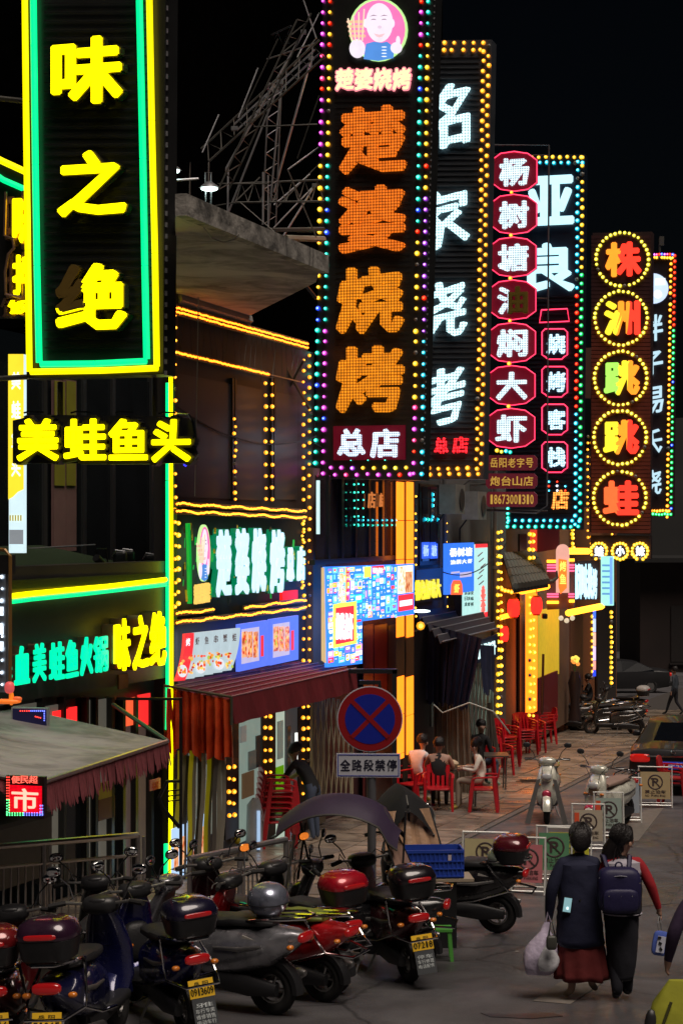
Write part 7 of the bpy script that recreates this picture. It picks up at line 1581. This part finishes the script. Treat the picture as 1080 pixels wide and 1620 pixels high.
def drape(t, secs0, nm, m, folds=9, amp=.012, ang0=0.):
    secs = []
    for a_, b_ in zip(secs0[:-1], secs0[1:]):
        for q_ in range(4): f = q_ / 4; secs.append((V3(a_[0]).lerp(V3(b_[0]), f), a_[1] + (b_[1] - a_[1]) * f, a_[2] + (b_[2] - a_[2]) * f))
    secs.append(secs0[-1])
    """cloth tube with vertical folds"""
    mb = MB(); n = 48; vs = []
    for i, (c, a, b) in enumerate(secs):
        f = i / (len(secs) - 1)
        for k in range(n): th = 2 * math.pi * k / n; rr = 1 + amp * f * 6 * math.sin(folds * th + 1.3 * math.sin(th * 2)) + .05 * noise.noise(V3((math.cos(th) * 2, math.sin(th) * 2, i * .9))) ; vs.append(V3(c) + V3((a * rr * math.cos(th), b * rr * math.sin(th), .012 * f * math.sin(folds * th * .5))))
    mb.add(vs, [(i * n + k, i * n + (k + 1) % n, (i + 1) * n + (k + 1) % n, (i + 1) * n + k) for i in range(len(secs) - 1) for k in range(n)])
    o = mb.build(nm, m, t, True, local=True); so_ = o.modifiers.new('thick', 'SOLIDIFY'); so_.thickness = .008; return o
drape(t, [((0, .04, 1.37), .10, .08), ((0, .01, 1.31), .20, .13), ((0, .01, 1.1), .205, .15), ((0, .0, .95), .205, .16), ((0.0, 0, .78), .215, .165), ((.01, 0, .53), .232, .18)], 'coat', navyc, 5, .008)
drape(t, [((0, 0, .85), .16, .13), ((.01, 0, .62), .20, .15), ((.02, 0, .42), .235, .17), ((.03, 0, .20), .262, .19)], 'skirt', rsk, 11, .014)
mb = MB(); mb.tube([(-.02, -.12, .98), (.0, -.155, .985)], .012, 5); mb.build('button', plast, t, True, local=True)
ph = thing('phone', wp + V3((-.20, -.12, .98)), 'glowing phone screen at the left side of the navy coat', 'phone'); c = P(897, 1432, 17.48); ORI[ph.name] = V3(ph.location)
mb = MB(); mb.box(c, (.085, .012, .15), Matrix.Rotation(R(8), 3, 'Y')); mb.build('case', plast, ph); mb = MB(); mb.box(c + V3((0, -.008, 0)), (.07, .004, .13), Matrix.Rotation(R(8), 3, 'Y')); mb.build('screen', pm('phone_screen', (.2, .3, .35), .2, emit=(.22, .42, .45), es=.55), ph)
mb = MB(); mb.sup(c + V3((0, -.014, -.03)), (.024, .006, .03), 2, 8, 5); mb.build('bright_spot', em('screen_white', (.7, .95, 1), 1), ph)
bgm = pm('lilac_plastic_bag', (.62, .54, .70), .3, alpha=.9, var=.4, scale=8, bump=.8, bscale=12)
def bag(label, c, w_, h_, m, seed, hx):
    b_ = thing('plastic_bag', c - V3((0, 0, h_ / 2)), label, 'bag'); ORI[b_.name] = V3(b_.location)
    mb = MB(); n, q = 22, 12; vs = []
    for j in range(q + 1):
        f = j / q; z = -h_ / 2 + h_ * f; wr = (.55 + .75 * math.sin(math.pi * min(1, f * 1.1 + .12)) ** .6) * (1 - .62 * f ** 2)
        for k in range(n):
            th = 2 * math.pi * k / n; nn = 1 + .22 * noise.noise(V3((math.cos(th) * 1.5, math.sin(th) * 1.5 + seed, f * 3)))
            vs.append(c + V3((w_ / 2 * wr * nn * math.cos(th) + hx * f * f, w_ / 3.2 * wr * nn * math.sin(th), z)))
    mb.add(vs, [(j * n + k, j * n + (k + 1) % n, (j + 1) * n + (k + 1) % n, (j + 1) * n + k) for j in range(q) for k in range(n)] + [tuple(range(n))]); mb.build('sack', m, b_, True)
    tp = c + V3((hx, 0, h_ / 2)); mb = MB(); mb.tube([tp + V3((-.02, 0, -.02)), tp + V3((.0, 0, .09)), tp + V3((.03, 0, .0))], .008, 5); mb.build('handle', m, b_); return b_
bag('crumpled lilac plastic bag held in the left hand of the woman in navy', P(854, 1500, 17.6), .27, .48, bgm, 1, .07); bag('greyish white plastic bag hanging beside the red skirt', P(866, 1512, 17.5), .16, .28, pm('white_grey_bag', (.55, .55, .58), .3, alpha=.9, var=.4, scale=8, bump=.8, bscale=12), 4, .01)
tb = thing('tote_bag', P(868, 1500, 17.3), 'small dark handbag with long strap between plastic bags and red skirt', 'bag')
mb = MB(); mb.sup(P(872, 1492, 17.38), (.10, .06, .13), 4); mb.build('bag_body', pm('dark_olive_leather', (.06, .06, .05), .4), tb, True); mb = MB(); mb.tube([P(868, 1482, 17.38), P(871, 1450, 17.42), P(878, 1482, 17.38)], .008, 5); mb.build('strap', plast, tb)
# girl with backpack
gp = G(984, 1583); bl2 = pm('purple_backpack', (.012, .009, .055), .55, var=.25, bump=.25, bscale=12); rslv = cloth('red_sleeve', (.36, .012, .02)); whc = cloth('white_yoke', (.45, .42, .48)); dkc = cloth('black_navy', (.008, .008, .014))
J = stand(elr=V3((.27, -.02, 1.10)), wrr=V3((.35, .03, .88)), shr=V3((.15, 0, 1.34)), ell=V3((-.2, .05, 1.08)), wrl=V3((-.16, .2, 1.0)), knl=V3((-.07, .02, .46)), anl=V3((-.06, -.1, .12)), tol=V3((-.07, .0, .03)), knr=V3((.06, .08, .46)), anr=V3((.05, .05, .09)), tor=V3((.09, .18, .04)), face=V3((.9, .45, 0)))
t, J = person('schoolgirl walking away in red sleeved jacket with purple backpack, head turned right', gp, 0, J, dict(t=dkc, a=rslv, f=rslv, p=dkc, c=dkc, b=pm('dark_sneaker', (.05, .05, .06), .5)), rad=dict(ell=.055, elr=.055, wrl=.034, wrr=.034, knl=.085, knr=.085, anl=.06, anr=.06, hpl=.11, hpr=.11), H=.97, hair='loose')
drape(t, [((0, .02, 1.36), .09, .075), ((0, .0, 1.32), .185, .11), ((0, 0, 1.2), .19, .13)], 'yoke', whc, 3, .002)
drape(t, [((0, 0, 1.22), .185, .13), ((0, 0, 1.0), .19, .14), ((0, 0, .83), .185, .14)], 'jacket', dkc, 4, .004)
mb = MB(); mb.torus((0, 0, .835), .183, .008, 'z', 24, 5); mb.v = [V3((v.x, v.y * .76, v.z)) for v in mb.v]; mb.build('white_hem', whc, t, True, local=True)
drape(t, [((-.02, .0, .84), .16, .13), ((0, .0, .6), .155, .14), ((.0, 0, .36), .135, .14), ((.0, .02, .2), .11, .14)], 'trousers', dkc, 3, .006)
bp = thing('backpack', gp + V3((-.03, -.2, 1.05)), 'purple school backpack worn by the girl in red sleeves', 'backpack')
c = gp + V3((-.06, -.20, 1.06)); mb = MB(); mb.sup(c, (.40, .22, .42), 4.2, 20, 12); mb.build('main_bag', bl2, bp, True)
mb = MB(); mb.sup(c + V3((0, -.10, -.08)), (.33, .08, .22), 4); mb.build('front_pocket', bl2, bp, True); mb = MB(); mb.tube([c + V3((-.19, -.06, .12)), c + V3((0, -.115, .15)), c + V3((.19, -.06, .12))], .006, 5); mb.build('zip', pm('zip_grey', (.25, .25, .3), .3), bp)
for x in (-.11, -.0, .1, .17):
    mb = MB(); mb.sup(c + V3((x, -.135, -.03 + .02 * (x > .15) + .1 * (x > .15))), (.014, .01, .014), 2, 8, 5); mb.build('stud', chrome, bp)
for s_ in (-1, 1):
    mb = MB(); mb.tube([c + V3((s_ * .10, .06, .19)), c + V3((s_ * .12, .14, .28)), c + V3((s_ * .125, .24, .27))], .022, 6); mb.build('strap', bl2, bp, True)
mb = MB(); mb.torus(c + V3((0, .02, .22)), .03, .008, 'y', 12, 5); mb.build('grab_loop', bl2, bp)
pk_ = thing('snack_packet', P(1047, 1490, 17.3), 'blue and white packet dangling from the right hand of the girl', 'packet')
mb = MB(); mb.sup(P(1044, 1493, 17.35), (.15, .05, .23), 4, 14, 8, Matrix.Rotation(R(9), 3, 'Y')); mb.build('wrapper', pm('blue_wrapper', (.10, .16, .55), .25, var=.4, scale=14), pk_, True)
mb = MB(); mb.box(P(1045, 1495, 17.31), (.075, .008, .15), Matrix.Rotation(R(9), 3, 'Y')); mb.build('white_label', pm('white_label', (.62, .64, .75), .4), pk_)
mb = MB()
for i in range(3): mb.box(P(1043 + i, 1484 + i * 9, 17.30), (.03, .006, .02), Matrix.Rotation(R(30 * i), 3, 'Y'))
mb.build('label_marks', ink, pk_)
mb = MB(); mb.tube([P(1042, 1450, 17.45), P(1040, 1462, 17.4), P(1042, 1476, 17.36), P(1046, 1476, 17.36), P(1045, 1462, 17.4), P(1043, 1450, 17.45)], .005, 5); mb.build('carry_loop', plast, pk_)
# person cut by right edge
J = stand(ell=V3((-.27, -.02, 1.08)), wrl=V3((-.30, .06, .86)), hd_l=(0, 0, -.6))
pur = cloth('purple_top', (.035, .018, .05))
t, J = person('person in dark purple top with long black hair cut off by the right picture edge', at(1119, 14.9), 0, J, dict(t=pur, a=pur, f=pur, p=dkc, c=dkc, b=plast), rad=dict(ell=.06, wrl=.04), H=1.0, hair='long')
yb = thing('shopping_bag', at(1075, 14.3) + V3((0, 0, .35)), 'yellow green cloth bag at the lower right corner beside cut off person', 'bag')
c = P(1062, 1640, 14.2); mb = MB(); mb.loft([(c + V3((0, 0, -.4)), .2, .12), (c + V3((0, 0, 0)), .2, .12), (c + V3((.03, 0, .25)), .17, .08), (c + V3((.05, 0, .42)), .07, .03)], 4, 18, ax='z'); mb.build('bag_body', pm('yellow_green_cloth', (.32, .32, .02), .8, var=.3, bump=.3, bscale=9), yb, True)
mb = MB(); mb.tube([c + V3((-.02, -.1, .28)), c + V3((-.16, -.11, -.1))], .012, 5); mb.build('seam', pm('dark_seam', (.05, .05, .01), .7), yb)
mb = MB(); mb.sup(P(1030, 1650, 14.15), (.12, .1, .5), 2.5); mb.build('dark_side', plast, yb, True)
# diners
wsh = cloth('white_shirt', (.72, .72, .72)); bvs = cloth('black_vest', (.015, .014, .015)); crm = cloth('cream_top', (.70, .64, .54)); ptn = cloth('patterned_shirt', (.33, .34, .33)); khk = cloth('khaki', (.30, .24, .18)); jea = cloth('jeans', (.06, .08, .13)); blkc = cloth('black_jacket', (.012, .012, .014))
person('diner in black sleeveless vest sitting with back to the viewer', at(694, 34.1), -5, sit(ell=V3((-.24, .16, .76)), elr=V3((.26, .10, .74)), wrr=V3((.2, .3, .80))), dict(t=bvs, a=skin, f=skin, p=bvs, c=bvs, b=plast), hair='short')
person('diner in white short sleeved shirt leaning to the table', at(660, 34.9), -38, sit(nek=V3((0.03, .12, 1.02)), chs=V3((0, .06, .88))), dict(t=wsh, a=wsh, f=skin, p=khk, c=khk, b=pm('yellow_shoe', (.45, .35, .08), .6)), hair='short')
person('diner in patterned grey shirt farthest left at the table', at(643, 36.6), -70, sit(), dict(t=ptn, a=ptn, f=skin, p=jea, c=jea, b=plast), hair='short')
person('woman with long black hair in cream top sitting on the right side of the table', at(762, 34.0), 80, sit(nek=V3((0, .10, 1.02)), face=V3((0, 1, -.25)), knl=V3((-.12, .42, .56)), anr=V3((.12, .40, .09))), dict(t=crm, a=crm, f=crm, p=khk, c=khk, b=pm('yellow_shoe', (.45, .35, .08), .6)), hair='long')
person('man in black jacket sitting behind the long haired woman, looking right', at(757, 38.3), -40, sit(face=V3((.35, -.2, 0)), pel=V3((0, 0, .62)), chs=V3((0, .05, .95)), nek=V3((0, .08, 1.10)), shl=V3((-.17, .05, 1.04)), shr=V3((.17, .05, 1.04)), wst=V3((0, 0, .76))), dict(t=blkc, a=blkc, f=blkc, p=jea, c=jea, b=pm('mint_shoe', (.3, .45, .35), .5)), hair='short')
tb3 = red_chair(at(757, 38.3), 140, 'red chair under the man in black jacket')
# man picking from chairs, behind the purple canopy
person('person in black top and blue jeans bending beside the red chair stack', at(496, 29.4), 60, stand(chs=V3((0, .22, 1.16)), nek=V3((0, .34, 1.24)), wst=V3((0, .1, 1.02)), shl=V3((-.16, .26, 1.22)), shr=V3((.16, .26, 1.22)), ell=V3((-.2, .40, 1.02)), elr=V3((.2, .40, 1.02)), wrl=V3((-.12, .56, .92)), wrr=V3((.12, .56, .92)), face=V3((0, 1, -.3)), anl=V3((-.1, -.06, .09))), dict(t=blkc, a=blkc, f=skin, p=jea, c=jea, b=pm('pale_shoe', (.45, .4, .38), .5)), hair='short')
person('person with short black hair standing behind the railing at the left edge', at(12, 21.6), 180, sit(), dict(t=blkc, a=blkc, f=skin, p=blkc, c=blkc, b=plast), hair='short')
person('pedestrian in dark jacket and trousers walking left at the far right edge', at(1067, 64.4), 60, stand(knl=V3((-.08, .16, .48)), anl=V3((-.08, .28, .1)), tol=V3((-.08, .42, .05)), knr=V3((.08, -.02, .47)), anr=V3((.08, -.26, .14)), tor=V3((.08, -.14, .04))), dict(t=cloth('slate_jacket', (.04, .05, .065)), a=cloth('slate_jacket', (.04, .05, .065)), p=dkc, c=dkc, b=plast), hair='short')
person('person in black sitting on a scooter in the far group', at(934, 58.6), 90, sit(pel=V3((0, 0, .86)), wst=V3((0, 0, 1.0)), chs=V3((0, .05, 1.18)), nek=V3((0, .08, 1.32)), shl=V3((-.17, .05, 1.27)), shr=V3((.17, .05, 1.27)), ell=V3((-.2, .15, 1.05)), elr=V3((.2, .15, 1.05)), wrl=V3((-.1, .3, 1.1)), wrr=V3((.1, .3, 1.1)), hpl=V3((-.1, .04, .84)), hpr=V3((.1, .04, .84)), knl=V3((-.18, .4, .75)), knr=V3((.18, .4, .75)), anl=V3((-.2, .4, .35)), anr=V3((.2, .4, .35)), tol=V3((-.2, .52, .3)), tor=V3((.2, .52, .3))), dict(t=blkc, a=blkc, f=blkc, p=blkc, c=blkc, b=plast), hair='short')
# wrapped bundles by the awning
for i, (x, y, w_, h_, m, lb) in enumerate(((384, 1250, .28, .75, pm('grey_foam', (.32, .33, .36), .5), 'tall grey rolled mat standing under maroon awning'), (402, 1262, .26, .72, pm('pale_wrapped', (.4, .42, .45), .4), 'pale wrapped roll with blue side standing beside the red chair stack'))):
    o = P(x, y + 60, 28.4 - i * .3); o.z = gz(o.y); t = thing('rolled_mat', o, lb, 'roll'); mb = MB(); mb.loft([(o, w_ / 2, .1), (o + V3((0, 0, h_)), w_ / 2.4, .09), (o + V3((.02, 0, h_ + .1)), .05, .05)], 3, 14, ax='z'); mb.build('roll', m, t, True)
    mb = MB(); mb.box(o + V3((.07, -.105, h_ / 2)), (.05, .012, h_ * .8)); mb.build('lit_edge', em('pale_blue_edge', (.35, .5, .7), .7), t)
o = at(352, 27.8); t = thing('plastic_sack', o, 'bulging clear plastic sack with yellow tie at the strip curtain', 'bag'); mb = MB(); mb.sup(o + V3((0, 0, .32)), (.5, .4, .62), 1.8, 16, 10); mb.build('sack', pm('cloudy_sack', (.28, .27, .25), .3, var=.5, bump=.8, bscale=10), t, True)
mb = MB(); mb.sup(o + V3((.22, -.1, .25)), (.1, .1, .12), 2); mb.build('tie', pm('yellow_tie', (.5, .4, .02), .5), t, True)

# table things of the diners
tc_ = at(722, 34.6) + V3((0, 0, .73))
for i, (dx, dy, lb) in enumerate(((-.22, -.1, 'green beer bottle on the diners table beside the vest diner'), (-.12, .12, 'green beer bottle on the diners table by the paper bag'))):
    c = tc_ + V3((dx, dy, 0)); b_ = thing('beer_bottle', c, lb, 'bottle'); mb = MB(); mb.loft([(c, .032, .032), (c + V3((0, 0, .15)), .032, .032), (c + V3((0, 0, .20)), .013, .013), (c + V3((0, 0, .25)), .012, .012)], 2, 10, ax='z'); mb.build('bottle_glass', pm('green_bottle', (.02, .12, .04), .1, coat=1), b_, True)
    mb = MB(); mb.loft([(c + V3((0, 0, .05)), .033, .033), (c + V3((0, 0, .11)), .033, .033)], 2, 10, ax='z'); mb.build('label_band', pm('pale_label', (.6, .6, .5), .5), b_)
for i, (dx, dy, lb, m_) in enumerate(((.12, -.15, 'round white plate of red food at the near table edge', (.4, .06, .02)), (.25, .12, 'round white plate of brown skewers at far table edge', (.25, .1, .04)))):
    c = tc_ + V3((dx, dy, 0)); b_ = thing('dish', c, lb, 'dish'); mb = MB(); mb.loft([(c, .06, .06), (c + V3((0, 0, .02)), .105, .105), (c + V3((0, 0, .022)), .095, .095)], 2, 16, ax='z'); mb.build('plate', pm('white_china', (.7, .7, .68), .2), b_, True)
    mb = MB()
    for k in range(7): mb.sup(c + V3((.06 * math.cos(k), .06 * math.sin(k), .03)), (.05, .04, .03), 2, 7, 4)
    mb.build('food', pm('food_%d' % i, m_, .5), b_)
# manhole, litter
mh = thing('manhole_cover', G(843, 1237), 'dark round iron manhole cover in the paving beside the cream scooter', 'manhole cover')
c = G(843, 1237, .035); mb = MB(); mb.prism([c + V3((.36 * math.cos(2 * math.pi * k / 24), .36 * math.sin(2 * math.pi * k / 24), 0)) for k in range(24)], (0, 0, -.03)); mb.build('plate', pm('cast_iron', (.05, .045, .04), .5, .3), mh)
mb = MB()
for k in range(-3, 4): mb.box(c + V3((0, k * .09, .004)), (.5, .02, .008))
mb.build('rib', pm('cast_iron', (.05, .045, .04), .5, .3), mh)
rl = random.Random(11); mb = MB()
for i in range(46):
    u, v = rl.uniform(-14, 16), rl.choice([rl.uniform(-3, .1), rl.uniform(.1, .5), rl.uniform(.3, 5)]); p = foot(u, v, .045 if v < 0 else .012); a = rl.uniform(0, 6); s = rl.uniform(.015, .05)
    d1, d2 = V3((math.cos(a), math.sin(a), rl.uniform(-.1, .25))) * s, V3((-math.sin(a), math.cos(a), rl.uniform(-.1, .3))) * s * rl.uniform(.4, 1); mb.add([p, p + d1, p + d1 + d2, p + d2], [(0, 1, 2, 3)])
lt_ = mb.build('litter', pm('pale_litter', (.45, .43, .4), .8)); tag(stuff(lt_), 'small scraps of paper and tissue strewn on paving and road', 'litter')
# loose cables across the facades
cbm = pm('black_cable', (.02, .02, .02), .5)
for i, (a, b, sg_, lb) in enumerate((((497, 700, 31), (660, 640, 36), .5, 'sagging black cable between barbecue sign and grey brush sign'), ((600, 765, 36), (745, 758, 40), .35, 'drooping cable under the amber bordered sign'), ((275, 640, 25.5), (500, 690, 31), .3, 'cable crossing the dark upper windows of barbecue shop'), ((700, 905, 37), (800, 860, 43), .3, 'cable drooping across the grey rendered wall above posters'))):
    A, B_q = P(*a), P(*b); t = thing('cable', A.lerp(B_q, .5), lb, 'cable'); mb = MB(); mb.tube([A.lerp(B_q, k / 14) - V3((0, 0, sg_ * 4 * (k / 14) * (1 - k / 14))) for k in range(15)], .012, 4); mb.build('wire', cbm, t)
for x in (703, 783):
    t = thing('drain_pipe', MAIN.hit(x, 1190, .1), ['grey drain pipe down the rendered wall left of blue poster', 'grey drain pipe beside the nearer amber bulb column'][x > 750], 'pipe'); mb = MB(); mb.tube([MAIN.hit(x, 745, .12), MAIN.hit(x, 1190, .12)], .05, 8); mb.build('pipe_body', pm('dull_pipe', (.14, .13, .12), .5), t, True)
    for y in (800, 900, 1000, 1100): mb = MB(); q = MAIN.hit(x, y, .12); mb.tube([q, q + V3((0, 0, .07))], .062, 8); mb.build('collar', steel, t)
for i, (x, y) in enumerate(((715, 790), (750, 800))):
    c = MAIN.hit(x, y, .45); t = thing('air_conditioner', c, ['air conditioner box high on grey wall right of narrow windows', 'second air conditioner box high on grey wall under brown plates'][i], 'air conditioner'); RM_ = Matrix.Rotation(-math.atan(UDIR[0]), 3, 'Z')
    mb = MB(); mb.box(c, (.34, .85, .6), RM_); mb.build('housing', pm('off_white_metal', (.25, .25, .23), .5, var=.4, scale=8), t)
    mb = MB(); q = c + RM_ @ V3((.18, .1, 0)); mb.tube([q, q + RM_ @ V3((.01, 0, 0))], .22, 18); mb.build('fan_grille', pm('grille_dark', (.04, .04, .04), .5), t)
    mb = MB(); mb.tube([c + RM_ @ V3((-.1, -.3, -.3)), c + RM_ @ V3((-.25, -.3, -.5)), c + RM_ @ V3((-.25, -.3, -.9))], .02, 5); mb.build('hose', blk, t)
